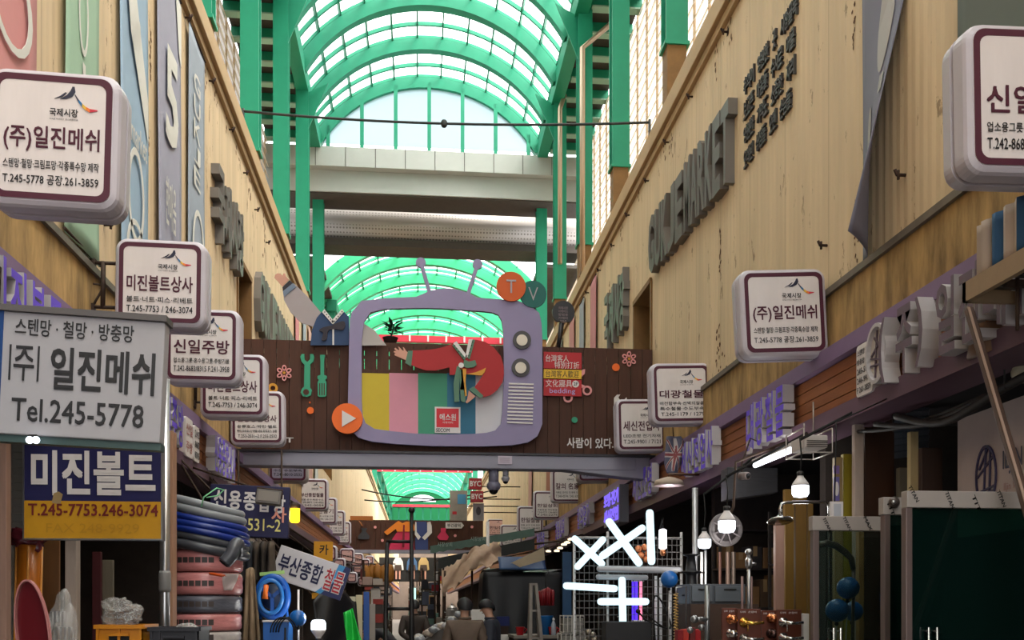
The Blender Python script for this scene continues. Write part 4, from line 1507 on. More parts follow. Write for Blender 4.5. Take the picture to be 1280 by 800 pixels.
def raised(side, rows, X, depth, mats, label, name='wall_lettering', bold=.03, emb=False, cat='lettering', group=None):
    """rows: (text, Y of its left end, Y of its right end, z0 left, z1 left, dz per metre)"""
    y_ = sum((r[1] + r[2]) / 2 for r in rows) / len(rows)
    root = thing(name, label, cat, (X, y_, min(r[3] for r in rows)), group)
    for s, ya, yb, z0, z1, slope, *fill in rows:
        n = len(s)
        step = abs(yb - ya) / n
        fw = fill[0] if fill else .82
        for i, ch in enumerate(s):
            if ch == ' ':
                continue
            b = MB2()
            b.text(ch, 0, z0 + slope * step * i, step * fw * (.45 if ch in '()' else 1), z1 + slope * step * i, 0, 0, bold, depth)
            if side < 0:
                b.xf(wallM(-1, ya + step * i, X))
            else:
                b.xf(wallM(1, ya - step * i, X))
            b.build('letter', mats, root)
    return root


raised(1, [('GUKJE', 12.87, 11.15, 6.08, 6.86, -.05, .9), ('MARKET', 11.1, 9.42, 6.0, 6.82, -.06, .9)], XR, .1, [GM, GMS], 'long row of dark raised Latin letters on the right wall')
raised(1, [('국제시장', 16.04, 14.4, 5.85, 6.8, 0, .88)], XR, .1, [GM, GMS], 'dark raised Korean letters on the right wall beyond the dark opening')
raised(-1, [('국제시장', 11.3, 12.95, 5.86, 6.7, 0, .88)], XL, .1, [GM, GMS], 'dark raised Korean letters on the left wall')
raised(-1, [('GUKJE', 14.2, 15.9, 5.62, 6.5, 0, .9), ('MARKET', 16.0, 18.0, 5.62, 6.5, 0, .9)], XL, .1, [GM, GMS], 'dark raised Latin letters on the left wall by the grey sleeve')
DB = mat('dark_letter', (58, 54, 52), .5, .3)
raised(1, [('추억이 영원한 곳 시장골목', 9.21, 7.86, 6.62, 6.79, .0, .95), ('보고픈 마음들 수시로 머물', 9.21, 7.92, 6.38, 6.55, 0, .95), ('영원한 기억도 소중한 자리', 9.21, 7.92, 6.14, 6.31, 0, .95), ('오래된 상점들 오랜 손님들', 9.21, 8.0, 5.90, 6.07, 0, .95)], XR, .025, [DB, DB], 'four short lines of small raised Korean verse on the right wall', bold=.015)

# ---------------------------------------------------------------- shop fascia letters and plates
PUR = mat('violet_face', (104, 78, 208), .45, emit=.05)
EDG = mat('channel_edge', (186, 182, 184), .4, .1, var=.06)
PURG = mat('dull_plum_face', (98, 84, 96), .5)


def fascia(side, s, ya, pitch, label, mats=None, z0=3.06, z1=3.46, depth=.1, fill=.8):
    n = len(s)
    X = XL + .1 if side < 0 else XR - .1
    return raised(side, [(s, ya, ya + (pitch * n if side < 0 else -pitch * n), z0, z1, 0, fill)], X, depth, mats or [PUR, EDG], label, 'shop_lettering', .02, cat='lettering', group='raised shop names on the sign fascias')


fascia(-1, '미진볼트상사', 5.15, .27, 'violet shop letters on the left fascia above the big grey board')
fascia(-1, '신일주방', 8.35, .23, 'violet shop letters on the left fascia right of the big grey board')
fascia(-1, '신용종합상사', 10.6, .2, 'pale violet shop letters on the far left fascia above the navy sign')
fascia(1, '(주)일진메쉬', 6.02, .235, 'big dull plum shop letters beside the round logo on the right fascia', [PURG, EDG], 3.04, 3.46, .12, .85)
fascia(1, '대광철물', 8.62, .24, 'violet shop letters on the right fascia above the fluorescent lamp tube', None, 3.02, 3.44)
fascia(1, '세신전업사', 10.85, .25, 'violet shop letters on the right fascia beside the folded flag')
fascia(1, '세신조명', 13.4, .3, 'pale violet shop letters on the right fascia under the bridge end')
fascia(1, '칼의명가', 18.2, .35, 'violet shop letters on the right fascia, first beyond the glowing board')
fascia(1, '한일상회', 21.2, .35, 'small violet shop letters on the right fascia, second beyond the glowing board')
fascia(1, '한일철물', 24.6, .4, 'smallest violet shop letters, farthest along the right fascia')


def plate_sign(side, ya, w, z0, z1, rows, label, m, mt, name='phone_plate', d=.06):
    X = XL + .08 if side < 0 else XR - .08
    b = MB()
    b.loft([[(x + w / 2, y, z + (z0 + z1) / 2) for x, z in rrect(w, z1 - z0, .03, 4)] for y in (-d, 0)])
    M = wallM(side, ya, X)
    b.xf(M)
    o = tag(b.build(name, m), label, 'sign')
    b = MB()
    n = len(rows)
    for i, s in enumerate(rows):
        za = z1 - (z1 - z0) * (.06 + .9 * (i + .85) / n)
        zb = z1 - (z1 - z0) * (.06 + .9 * (i + .2) / n)
        b.text(s, w * .08, za, w * .92, zb, -d - .003, 0, .015)
    b.xf(M)
    b.build('lettering', mt, o)
    return o


plate_sign(1, 6.5, .24, 3.06, 3.42, ['스텐망 철망', '방충망 제작', '245-5778', '246-9910', 'F 261-3859'], 'pale rounded phone number plate left of the round logo', WHITE, mat('grey_ink', (86, 82, 84), .5))
plate_sign(1, 8.8, .13, 3.02, 3.4, ['T.2', '45-1', '179', '127'], 'narrow pale phone strip at the left end of the violet letters above the lamp tube', WHITE, PUR)
plate_sign(-1, 4.5, .45, 3.05, 3.46, ['볼트', '너트', '피스', '245-7753'], 'pale phone plate at the left picture edge above the grey board', WHITE, MATS['grey_ink'])
plate_sign(-1, 9.55, .3, 3.06, 3.44, ['신일', '주방'], 'white plate with round stamp on the left plank fascia', WHITE, mat('stamp_pink', (176, 120, 116), .5))
plate_sign(-1, 9.92, .22, 3.06, 3.42, ['242', '8683', '8315'], 'small white phone strip beside the round stamp plate', WHITE, MATS['grey_ink'])
# round wire logo
X = XR - .1
cy, cz = 6.1, 3.27
o = thing('round_logo', 'round white wire weave logo on the right plank fascia', 'sign', (X, cy, cz - .2))
b = MB2()
M = wallM(1, cy, X)
b.ring(disc(0, cz, .145, 28, .2), disc(0, cz, .125, 28, .175), -.1, 0)
b.xf(M)
b.build('rim', EDG, o)
MB().plate(disc(0, cz, .126, 28, .176), -.07, -.06).xf(M).build('disc', mat('logo_white', (206, 200, 194), .5), o)
b = MB()
for x0, z0, x1, z1 in ((-.05, -.15, -.02, .16), (.03, -.16, .03, .16), (-.11, -.06, .11, -.08), (-.1, .0, .1, .13), (-.11, -.01, .06, -.05), (-.06, .12, .08, -.02)):
    b.bar((x0, -.075, cz + z0), (x1, -.075, cz + z1), .012, .012, up=(0, 1, 0))
b.xf(M)
b.build('wires', PURG, o)

# glowing violet letter board further along the right
o = thing('letter_board', 'grey box sign with glowing violet letters on the right beyond the bridge', 'sign', (XR - .2, 14.6, 2.84))
M = wallM(1, 15.2, XR - .12)
MB().box(0, -.14, 2.84, 1.2, 0, 3.4).xf(M).build('box', mat('box_grey', (118, 118, 128), .5), o)
b = MB()
b.text('조명·전기', .05, 3.14, 1.15, 3.36, -.145, 0, .03, .01)
b.text('세신전업', .05, 2.88, 1.15, 3.1, -.145, 0, .03, .01)
b.xf(M)
b.build('lettering', glow('violet_glow', (132, 108, 250), 1.1), o)

# small bent hooks in the cladding
HK = mat('hook_iron', (52, 34, 26), .8, .2)
hooks = [(1, p) for p in ((910, 40), (866, 121), (836, 178), (811, 226), (787, 269), (768, 307), (751, 338), (1132, 219), (1034, 307), (736, 366))] + [(-1, p) for p in ((231, 22), (261, 101), (286, 162), (130, 281), (304, 216), (318, 262), (332, 303))]
hp = None
ORD = ['first', 'second', 'third', 'fourth', 'fifth', 'sixth', 'seventh', 'eighth', 'ninth', 'tenth', 'eleventh', 'twelfth', 'thirteenth', 'fourteenth', 'fifteenth', 'sixteenth']
HO = {-1: sorted([p for s_, p in hooks if s_ < 0]), 1: sorted([p for s_, p in hooks if s_ > 0], reverse=True)}
for side, (hx, hy) in hooks:
    p = atX(hx, hy, XL if side < 0 else XR)
    if hp is None or True:
        b = MB()
        b.tube([(0, 0, 0), (-side * .06, 0, 0), (-side * .075, 0, .035)], .011, 6)
        b.tube([(-side * .05, 0, -.03), (-side * .05, 0, .03)], .01, 6)
        if hp is None:
            b.box(-.004, -.03, -.03, .004, .03, .03)
    b.v = [tuple(Vector(v) + p) for v in b.v]
    o = b.build('wall_hook', HK)
    tag(o, 'small rusty hook in the cream %s wall, %s one counted from the near end' % ('left' if side < 0 else 'right', ORD[HO[side].index((hx, hy))]), 'hook', 'rusty hooks on the %s wall' % ('left' if side < 0 else 'right'))
    hp = o

# ---------------------------------------------------------------- helpers for goods and shop things
def pm(px, Y):
    return px * Y / F


def board(name, px, Y, roll, label, cat, mats, d=.06, extra=None, par=None):
    """a signboard facing the viewer; px = left, top, right, bottom. returns root, w, h (root at the centre)"""
    pa, pb = atY(px[0], px[3], Y), atY(px[2], px[1], Y)
    w, h = pb.x - pa.x, pb.z - pa.z
    root = thing(name, label, cat, ((pa.x + pb.x) / 2, Y, (pa.z + pb.z) / 2))
    root.rotation_euler = (0, math.radians(roll), 0)
    return root, w, h


def put(o, label, cat, group=None):
    return tag(o, label, cat, group)


def hanger(b, x, z0, z1, y=0, r=.008):
    b.tube([(x, y, z0), (x, y, z1)], r, 5)


def wall_arms(root, w, h, side=-1):
    """two thin iron arms from the back of a sign to its wall"""
    R_ = root.rotation_euler.to_matrix().inverted()
    b = MB()
    L0 = Vector(root.location)
    for z in (.3, -.2):
        tgt = R_ @ (Vector((XL + .1 if side < 0 else XR - .1, L0.y - (.12 if L0.y < 11.3 else .9), 3.0 + .05 * z)) - L0)
        b.tube([(w * .3, .04, h * z), (-w * .45 * (1 if side < 0 else -1), .045, h * z), tgt], .012, 6)
    return b.build('wall_arms', IRON, root, world=False)


BULBG = glow('lamp_white', (236, 244, 255), 3.2)


def lamp_light(name, loc, w, col=(1, .97, .93), r=.05):
    l = bpy.data.lights.new(name, 'POINT')
    l.energy = w
    l.color = col
    l.shadow_soft_size = r
    o = bpy.data.objects.new(name, l)
    COL.objects.link(o)
    o.location = loc
    return o


def led_bulb(px, py, R, Y, label, watt, cord_top, upright=False, light_off=(0, -.02, -.1)):
    """LED bulb: glowing cup, white finned neck, socket, cord. (px,py) centre of the glowing cup, R its radius in px"""
    c = atY(px, py, Y)
    r = pm(R, Y)
    s = 1 if not upright else -1
    root = thing('led_bulb', label, 'lamp', c)
    b = MB()
    b.lathe([(r * .3, -r * .95), (r * .8, -r * .85), (r, -r * .5), (r, r * .45)] if s > 0 else [(r, -r * .45), (r, r * .5), (r * .8, r * .85), (r * .3, r * .95)], c, n=20)
    b.build('glowing_cup', BULBG, root)
    b = MB()
    pr = [(r * 1.0, r * .45), (r * .95, r * .7), (r * .6, r * 1.2), (r * .38, r * 1.5), (r * .36, r * 1.7)]
    if s < 0:
        pr = [(a, -h) for a, h in reversed(pr)]
    b.lathe(pr, c, n=20)
    b.build('neck', WHITE, root)
    b = MB()
    pr = [(r * .4, r * 1.65), (r * .42, r * 2.1), (r * .2, r * 2.2)]
    if s < 0:
        pr = [(a, -h) for a, h in reversed(pr)]
    b.lathe(pr, c, n=14)
    b.build('socket', mat('socket_black', (36, 34, 34), .5), root)
    if cord_top is not None:
        b = MB()
        ct = Vector(cord_top)
        p0 = c + Vector((0, 0, r * 2.15))
        b.tube([p0, p0.lerp(ct, .5) + Vector((0.01, 0, -.01)), ct], .006, 6)
        b.tube([ct, (XR - .1, ct.y + .02, 2.99)], .012, 6)
        b.build('cord', DARK, root)
    if watt:
        l = lamp_light('bulb_light', (0, light_off[1], light_off[2] - r if s > 0 else r + .05), watt, r=r)
        l.parent = root
    return root


def lump(b, c, rx, ry, rz, seed, amp=.18, n=16, m=0, peak=None):
    """crumpled bag"""
    off = Vector((seed * 3.7, seed * 1.3, seed * 2.1))

    def fn(u, v):
        t, p = 2 * PI * u, PI * (v - .5)
        d = Vector((math.cos(t) * math.cos(p), math.sin(t) * math.cos(p), math.sin(p)))
        k = 1.05 + amp * 1.6 * noise.noise(d * 1.6 + off) - amp * 2.2 * abs(noise.noise(d * 3.4 + off)) - amp * 1.1 * abs(noise.noise(d * 8 + off))
        if peak:
            k += max(0, d.dot(Vector(peak).normalized()) - .75) * 2.2
        return (c[0] + rx * d.x * k, c[1] + ry * d.y * k, c[2] + rz * d.z * k)
    return b.grid(fn, n * 2, n, m)


def cloth(fn, name, m, par=None, nu=16, nv=20, th=.006):
    b = MB()
    b.grid(fn, nu, nv)
    o = b.build(name, m, par)
    s = o.modifiers.new('thick', 'SOLIDIFY')
    s.thickness = th
    return o


def carton(x, y, z, w, d, h, col, label, rz=0.0, name='carton', cat='box', group=None, tape=True):
    root = thing(name, label, cat, (x, y, z), group, rz)
    m = mat('card_%d_%d_%d' % col, col, .8, var=.12, vs=6)
    MB().box(-w / 2, -d / 2, 0, w / 2, d / 2, h).build('body', m, root, world=False, bevel=.004)
    if tape:
        MB().box(-.025, -d / 2 - .001, h * .55, .025, d / 2 + .001, h + .0015).build('tape', mat('packing_tape', (176, 150, 110), .35), root, world=False)
    return root


def slab_table(x0, x1, y0, y1, z, label, legs=True, col=(96, 74, 52)):
    root = thing('stall_table', label, 'table', ((x0 + x1) / 2, (y0 + y1) / 2, 0))
    m = mat('table_%d' % col[0], col, .75, var=.25)
    MB().box(x0, y0, z - .04, x1, y1, z).build('table_top', m, root)
    for x in (x0 + .04, x1 - .04):
        for y in (y0 + .04, y1 - .04):
            MB().box(x - .025, y - .025, 0, x + .025, y + .025, z - .04).build('leg', IRON, root)
    return root


# ---------------------------------------------------------------- left shops
root, w, h = board('shop_sign', (3, 407, 211, 551), 5.0, 2.6, 'big light grey telephone board with a blue edge jutting from the left shops', 'sign', None)
b = MB()
b.box(-w / 2, -.12, -h / 2, w / 2, -.03, h / 2)
GB = mat('grey_board', (168, 166, 170), .5, var=.06, vs=2)
b.build('box', GB, root, world=False, bevel=.006)
MB().box(-w / 2 - .005, -.14, h / 2, w / 2 + .01, -.01, h / 2 + .03).build('top_cap', mat('cap_grey', (92, 88, 88), .5), root, world=False)
MB().box(-w / 2 + .02, -.124, -h / 2, -w / 2 + .045, -.119, h / 2).build('blue_stripe', mat('stripe_blue', (18, 62, 120), .5), root, world=False)
b = MB()


def bt(s, x0, y0, x1, y1, bo=.015, m=0, bb=None):
    """text at photograph fractions of the board"""
    (bb or b).text(s, w * (x0 - .5), h * (.5 - y1), w * (x1 - .5), h * (.5 - y0), -.124, m, bo)


bt('스텐망 · 철망 · 방충망', .125, .05, .82, .19, .012)
bt('주', .125, .275, .245, .56, .008)
bt('일진메쉬', .34, .265, .955, .62, .028)
bt('Tel.245-5778', .125, .70, .90, .89, .012)
for x in (.098, .262):
    b.box(w * (x - .5), -.1245, h * (.5 - .56), w * (x + .012 - .5), -.124, h * (.5 - .27))
b.build('lettering', mat('dark_lettering', (40, 40, 42), .5), root, world=False)
b = MB()
for z in (-.15, .15):
    b.bar((-w / 2 - .06, 0, z), (w * .35, 0, z), .03, .03)
for x in (-.3, .25):
    b.bar((x, -.02, -.2), (x, -.02, .2), .02, .03, up=(0, 1, 0))
b.bar((-w / 2 - .05, 0, -.2), (-w / 2 - .05, 0, .55), .03, .03)
b.build('hanging_frame', IRON, root, world=False)
MB().box(-w / 2 + .02, -.1, -h / 2 - .035, w / 2, -.03, -h / 2).build('bottom_rail', mat('rail_teal', (70, 92, 90), .5), root, world=False)
o = thing('clip_lamp', 'tiny twin white lamp under the big grey telephone board', 'lamp', atY(41, 549, 4.84))
for dx in (-4, 4):
    MB().sphere(atY(41 + dx, 550, 4.84), .018, 12).build('bulb', BULBG, o)
MB().tube([atY(37, 550, 4.84), atY(37, 545, 4.88), atY(45, 545, 4.88), atY(45, 550, 4.84)], .008, 6).build('holder', DARK, o)

root, w, h = board('shop_sign', (33, 559, 203, 673), 6.3, 0, 'navy and yellow shop sign under the big grey telephone board', 'sign', None)
MB().box(-w / 2, -.03, -h / 2, w / 2, .03, h / 2).build('panel', mat('sign_navy', (24, 22, 74), .5, var=.1), root, world=False)
MB().box(-w / 2, -.034, -h / 2, w / 2, -.03, -h / 2 + h * .4).build('yellow_panel', mat('sign_yellow', (196, 142, 14), .5, var=.15, vs=3), root, world=False)
b = MB()
b.text('미진볼트', -w / 2 + .05 * w, -h / 2 + .46 * h, w / 2 - .04 * w, h / 2 - .06 * h, -.034, 0, .035)
b.text('T.245-7753.246-3074', -w / 2 + .03 * w, -h / 2 + .24 * h, w / 2 - .02 * w, -h / 2 + .37 * h, -.038, 1, .02)
b.text('FAX 248-9929', -w / 2 + .16 * w, -h / 2 + .06 * h, w / 2 - .16 * w, -h / 2 + .16 * h, -.037, 2, .0)
b.build('lettering', [WHITE, mat('maroon_ink', (110, 26, 20), .5), mat('ghost_ink', (180, 130, 14), .5)], root, world=False)
b = MB()
b.ring([(-w / 2 - .01, -h / 2 - .01), (w / 2 + .01, -h / 2 - .01), (w / 2 + .01, h / 2 + .01), (-w / 2 - .01, h / 2 + .01)], [(-w / 2, -h / 2), (w / 2, -h / 2), (w / 2, h / 2), (-w / 2, h / 2)], -.035, .03)
b.tube([(-w * .3, 0, h / 2), (-w * .3, 0, h / 2 + .5)], .012, 6)
b.tube([(w * .3, 0, h / 2), (w * .3, 0, h / 2 + .5)], .012, 6)
b.build('edge_frame', STEEL, root, world=False)
MB().plate([(x, z) for x, z in [(-w * .285, -h * .02), (-w * .30, -h * .12), (-w * .24, -h * .14), (-w * .22, -h * .03), (-w * .25, h * .0)]], -.036, -.034).build('torn_patch', mat('torn_tape', (150, 126, 84), .7), root, world=False)


def post(px0, px1, Y, top, col, label, name='post', z0=0.0, dep=.07, cat='post', metal=0):
    pa, pb = atY(px0, top, Y), atY(px1, top, Y)
    m = mat('%s_%d_%d_%d' % ((name,) + col), col, .6 if not metal else .25, metal, var=.2, vs=4, stretch=(4, 4, .6))
    return tag(MB().box(pa.x, Y - dep / 2, z0, pb.x, Y + dep / 2, pa.z).build(name, m, bevel=.004), label, cat)


post(84, 98, 6.6, 590, (176, 160, 146), 'whitish wooden post below the navy and yellow sign', 'wooden_post', dep=.08)
post(-4, 11, 6.0, 540, (148, 116, 100), 'pinkish brown post at the left picture edge', 'wooden_post')
post(211.5, 218.5, 7.3, 540, (164, 124, 98), 'thin light brown post right of the steel pipe', 'wooden_post', dep=.12)
post(116, 127, 8.0, 690, (74, 24, 28), 'dark red upright board deep inside the left shop', 'upright_board', dep=.04, cat='board')
post(127, 142, 8.1, 700, (110, 100, 84), 'grey olive upright board beside the dark red one', 'upright_board', dep=.04, cat='board')
post(50, 75, 6.9, 600, (116, 78, 42), 'brown plywood sheet standing behind the orange roll', 'plywood_sheet', dep=.02, cat='board')
# steel pipe with tape
pa = atY(206, 700, 6.9)
root = thing('steel_pipe', 'shiny upright steel pipe right of the navy sign', 'pipe', (pa.x, 6.9, 0))
MB().tube([(pa.x, 6.9, 0), (pa.x, 6.9, 3.18)], .034, 16).build('pipe', STEEL, root)
zt = atY(206, 726, 6.9).z
MB().lathe([(.036, zt - .08), (.042, zt - .06), (.041, zt + .05), (.036, zt + .07)], (pa.x, 6.9, 0), n=16).build('tape_wrap', mat('grey_tape', (120, 118, 116), .5), root)
# roller shutter strip
pa, pb = atY(14, 545, 7.0), atY(36, 680, 7.0)
b = MB()
n = 14
for i in range(n):
    z = pb.z + (pa.z - pb.z) * i / n
    hh = (pa.z - pb.z) / n
    b.obox(((pa.x + pb.x) / 2, 7.0, z + hh / 2), ((pb.x - pa.x) / 2, 0, 0), (0, .012, .008), (0, -.004, hh * .5))
b.box(pa.x - .02, 6.98, 0, pa.x + .01, 7.02, 3.19)
tag(b.build('roller_shutter', mat('shutter_grey', (112, 108, 102), .5, .3)), 'grey ribbed shutter strip left of the navy sign', 'shutter')
# orange roll bundle
pa = atY(37, 745, 6.5)
root = thing('plastic_roll', 'orange ribbed plastic roll wrapped in wine red film at the left edge', 'roll', (pa.x, 6.5, pa.z - .6))
MB().tube([(pa.x - .02, 6.5, pa.z - .6), (pa.x, 6.5, pa.z + .33)], .075, 18).build('roll', mat('amber_plastic', (190, 108, 30), .3, var=.2, vs=12, stretch=(6, 6, .5)), root)
b = MB()
for i in range(5):
    a = i * 1.25
    b.tube([(pa.x + .078 * math.cos(a) - .02, 6.5 + .078 * math.sin(a), pa.z - .6), (pa.x + .078 * math.cos(a), 6.5 + .078 * math.sin(a), pa.z + .32)], .008, 5)
b.build('ribs', mat('amber_rib', (220, 150, 70), .3), root)
lump(MB(), (pa.x - .01, 6.5, pa.z + .36), .11, .1, .09, 5, .3).build('film', mat('wine_film', (96, 34, 44), .25), root)
tag(MB().box(pa.x - .3, 6.3, 0, pa.x + .25, 6.9, pa.z - .6).build('wooden_crate', mat('crate_dark', (52, 34, 26), .8, var=.3), bevel=.01), 'dark wooden crate under the orange roll', 'crate')
# red oval tray with pink rim
Yt = 5.2
c = atY(43, 790, Yt)
root = thing('oval_tray', 'dark wine red oval tray with pink rim leaning at the lower left', 'tray', (c.x, Yt, c.z - .3))
k = Yt / F
ov = [(c.x + (-3 + 19.5 * math.cos(t) - 16 * math.sin(t) * .42) * k, c.z + 63 * math.sin(t) * k) for t in [2 * PI * i / 40 for i in range(40)]]
ov2 = [(c.x + (-3 + 18.2 * math.cos(t) - 15.4 * math.sin(t) * .42) * k, c.z + 61 * math.sin(t) * k) for t in [2 * PI * i / 40 for i in range(40)]]
MB().plate(ov2, Yt + .03, Yt + .04).build('base', mat('wine_enamel', (88, 14, 22), .3), root)
MB().loft([[(x, Yt, z) for x, z in ov], [(x, Yt, z) for x, z in ov2], [(x, Yt + .03, z) for x, z in ov2], [(x, Yt + .035, z) for x, z in ov]], caps=False).build('rim', mat('rim_pink', (178, 118, 116), .3), root)
# plastic wrapped bundles
FILM = mat('clear_film', (206, 204, 200), .1, var=.2, vs=14, spec=1.0, alpha=.3)
slab_table(-2.39, -2.15, 4.9, 6.2, 1.12, 'low dark stall table at the lower left holding wrapped goods and crates', col=(60, 48, 40))
for i, (cx, cy, rx, rz, lab) in enumerate(((72, 768, 17, 16, 'film wrapped metal bundle behind the oval tray, upper one'), (80, 797, 15, 26, 'film wrapped metal bundle right of the oval tray, lower front one'))):
    Yb = 5.9 - i * .35
    c = atY(cx, cy, Yb)
    root = thing('wrapped_bundle', lab, 'bundle', (c.x, Yb, 1.12))
    zb = 1.125
    ztop = c.z + rz * Yb / F
    lump(MB(), (c.x, Yb, (zb + ztop) / 2), rx * Yb / F, .08, (ztop - zb) / 2 * .92, 30 + i, .13, 22, peak=(.5, 0, 1)).build('film', FILM, root)
    b = MB()
    for q_ in range(4):
        x = c.x + (q_ - 1.5) * .022
        b.bar((x, Yb, zb + .01), (x, Yb, ztop - .06), .012, .03)
    b.build('metal_rods', STEEL, root)
lump(MB(), (0, 0, 0), .1, .1, .1, 1)  # warm-up for the generator only


def crate(px, Y, zb, dep, col, label, holes):
    pa, pb = atY(px[0], px[1], Y), atY(px[2], px[1], Y)
    w, zt = pb.x - pa.x, pa.z
    h = zt - zb
    root = thing('plastic_crate', label, 'crate', ((pa.x + pb.x) / 2, Y + dep / 2, zb))
    m = mat('crate_%d_%d_%d' % col, col, .45, var=.1)
    b = MB()
    t = .014
    b.box(-w / 2, -dep / 2, 0, w / 2, dep / 2, t)
    b.box(-w / 2, -dep / 2, 0, w / 2, -dep / 2 + t, h)
    b.box(-w / 2, dep / 2 - t, 0, w / 2, dep / 2, h)
    b.box(-w / 2, -dep / 2, 0, -w / 2 + t, dep / 2, h)
    b.box(w / 2 - t, -dep / 2, 0, w / 2, dep / 2, h)
    for s in (-.46, 0.0, .46) if holes else (-.46, -.3, .46):
        b.box(w * s - .008, -dep / 2 - .012, 0, w * s + .008, -dep / 2, h)
    b.build('tub', m, root, world=False)
    b = MB()
    for y0, y1, x0, x1 in ((-dep / 2 - .018, -dep / 2 + .01, -w / 2 - .01, w / 2 + .01), (dep / 2 - .01, dep / 2 + .018, -w / 2 - .01, w / 2 + .01), (-dep / 2, dep / 2, -w / 2 - .015, -w / 2 + .01), (-dep / 2, dep / 2, w / 2 - .01, w / 2 + .015)):
        b.box(x0, y0, h - .025, x1, y1, h)
    b.build('rim', m, root, world=False)
    b = MB()
    b.box(-w * .22, -dep / 2 - .022, h - .07, w * .22, -dep / 2 - .004, h - .055)
    b.box(-w * .22, -dep / 2 - .0035, h - .1, w * .22, -dep / 2 + .002, h - .07, 1)
    b.build('handle', [m, DARK], root, world=False)
    return root


tb_ = slab_table(-2.15, -1.3, 6.75, 7.4, 1.2, 'low dark stall table behind the left crates', col=(62, 50, 40))
crate((120, 781, 178, 800), 6.2, 1.13, .32, (196, 124, 14), 'yellow plastic crate at the bottom left with a clear bag on top', True)
crate((187, 784, 248, 800), 6.2, 1.13, .32, (44, 44, 50), 'dark grey plastic crate right of the yellow one', False)
for lab, x0, x1 in (('dark wooden box under the yellow and grey crates', 110, 256),):
    pa, pb = atY(x0, 790, 6.2), atY(x1, 790, 6.2)
    tag(MB().box(max(pa.x, -2.3), 6.21, 0, pb.x, 6.5, 1.13).build('wooden_box', MATS['crate_dark'], bevel=.01), lab, 'box')
c = atY(152, 767, 6.35)
tag(lump(MB(), (c.x, 6.36, c.z - .005), .125, .1, .085, 41, .2, 40, peak=(-.4, 0, 1)).build('plastic_bag', FILM), 'clear plastic bag lying on the yellow crate', 'bag')
c = atY(240, 782, 6.4)
tag(lump(MB(), (c.x - .02, 6.36, c.z - .04), .09, .08, .06, 43, .12, 26).build('plastic_bag', FILM), 'crumpled clear plastic sheet in the grey crate', 'bag')

# ---- the stack of hoses and wrapped coils
Ys = 8.0
cx0 = atY(257, 700, Ys).x
slab_table(cx0 - .3, cx0 + .32, 7.68, 8.32, 1.16, 'low stall table carrying the tall stack of hose coils', col=(58, 46, 38))


def zpx(py, Y=Ys):
    return EYE + (HOR - py) * Y / F


def ring_pts(c, R, n, tilt, wob, ph):
    out = []
    for i in range(n):
        t = 2 * PI * i / n
        x, y = R * math.cos(t), R * math.sin(t)
        out.append((c[0] + x, c[1] + y, c[2] - x * math.tan(tilt) + wob * math.sin(2 * t + ph)))
    return out


hoses = [(634, 'hose_grey', (128, 132, 136), .034, 'topmost grey hose coil tied with a green string', .33, 12), (642.5, 'hose_grey', (128, 132, 136), .034, 'second grey hose coil just above the blue ones', .345, 12), (652, 'hose_blue', (20, 44, 122), .028, 'top blue hose coil in the stack', .365, 12), (659.5, 'hose_blue', (20, 44, 122), .028, 'middle blue hose coil in the stack', .38, 12), (667, 'hose_blue', (20, 44, 122), .029, 'lowest blue hose coil in the stack', .385, 12), (675, 'hose_dark', (66, 68, 74), .032, 'dark grey hose coil under the blue ones', .37, 11), (685, 'hose_dark', (76, 78, 84), .042, 'thick dark grey hose coil with its open end hanging out', .37, 10)]
for i, (py, mn, col, r, lab, R, tl) in enumerate(hoses):
    z = zpx(py) - .02
    root = thing('hose_coil', lab, 'hose', (cx0, Ys, z), 'hose coils in the left stack')
    m = mat(mn, col, .35, var=.1)
    MB().tube(ring_pts((cx0, Ys, z), R * .84, 40, math.radians(tl), .006, i), r, 12, closed=True).build('coil', m, root)
    MB().tube(ring_pts((cx0, Ys, z), R * .84 - r * 1.7, 32, math.radians(tl), .006, i), r * .9, 10, closed=True).build('inner_turn', m, root)
    if i == 0:
        a = Vector((cx0 + .06, Ys - R * .84, z))
        MB().tube([a + Vector((-.02, -.058, -.03)), a + Vector((0, -.06, .045)), a + Vector((.09, -.02, .12)), a + Vector((.14, 0, .11)), a + Vector((.1, -.03, .06)), a + Vector((.02, -.06, .04))], .006, 6).build('string', mat('green_string', (120, 190, 140), .5), root)
    if i == 6:
        e = [atY(296, 692, 7.7), atY(297, 680, 7.62), atY(293, 684, 7.55), atY(289, 694, 7.52), atY(280, 704, 7.5)]
        o = MB().tube(smooth_loop([tuple(p) for p in e], 4, False), .052, 14).build('hose_end', m, root)
        d = (e[-1] - e[-2]).normalized()
        MB().lathe([(.04, 0), (.04, .004)], e[-1] + d * .003, d, 14).build('bore', DARK, o)
WRAPP = mat('pink_wrapped', (204, 132, 130), .22, var=.22, vs=9, stretch=(1, 1, 4), bump=.35, spec=.7)
WRAPG = mat('grey_wrapped', (92, 94, 104), .22, var=.25, vs=9, stretch=(1, 1, 4), bump=.35, spec=.7)
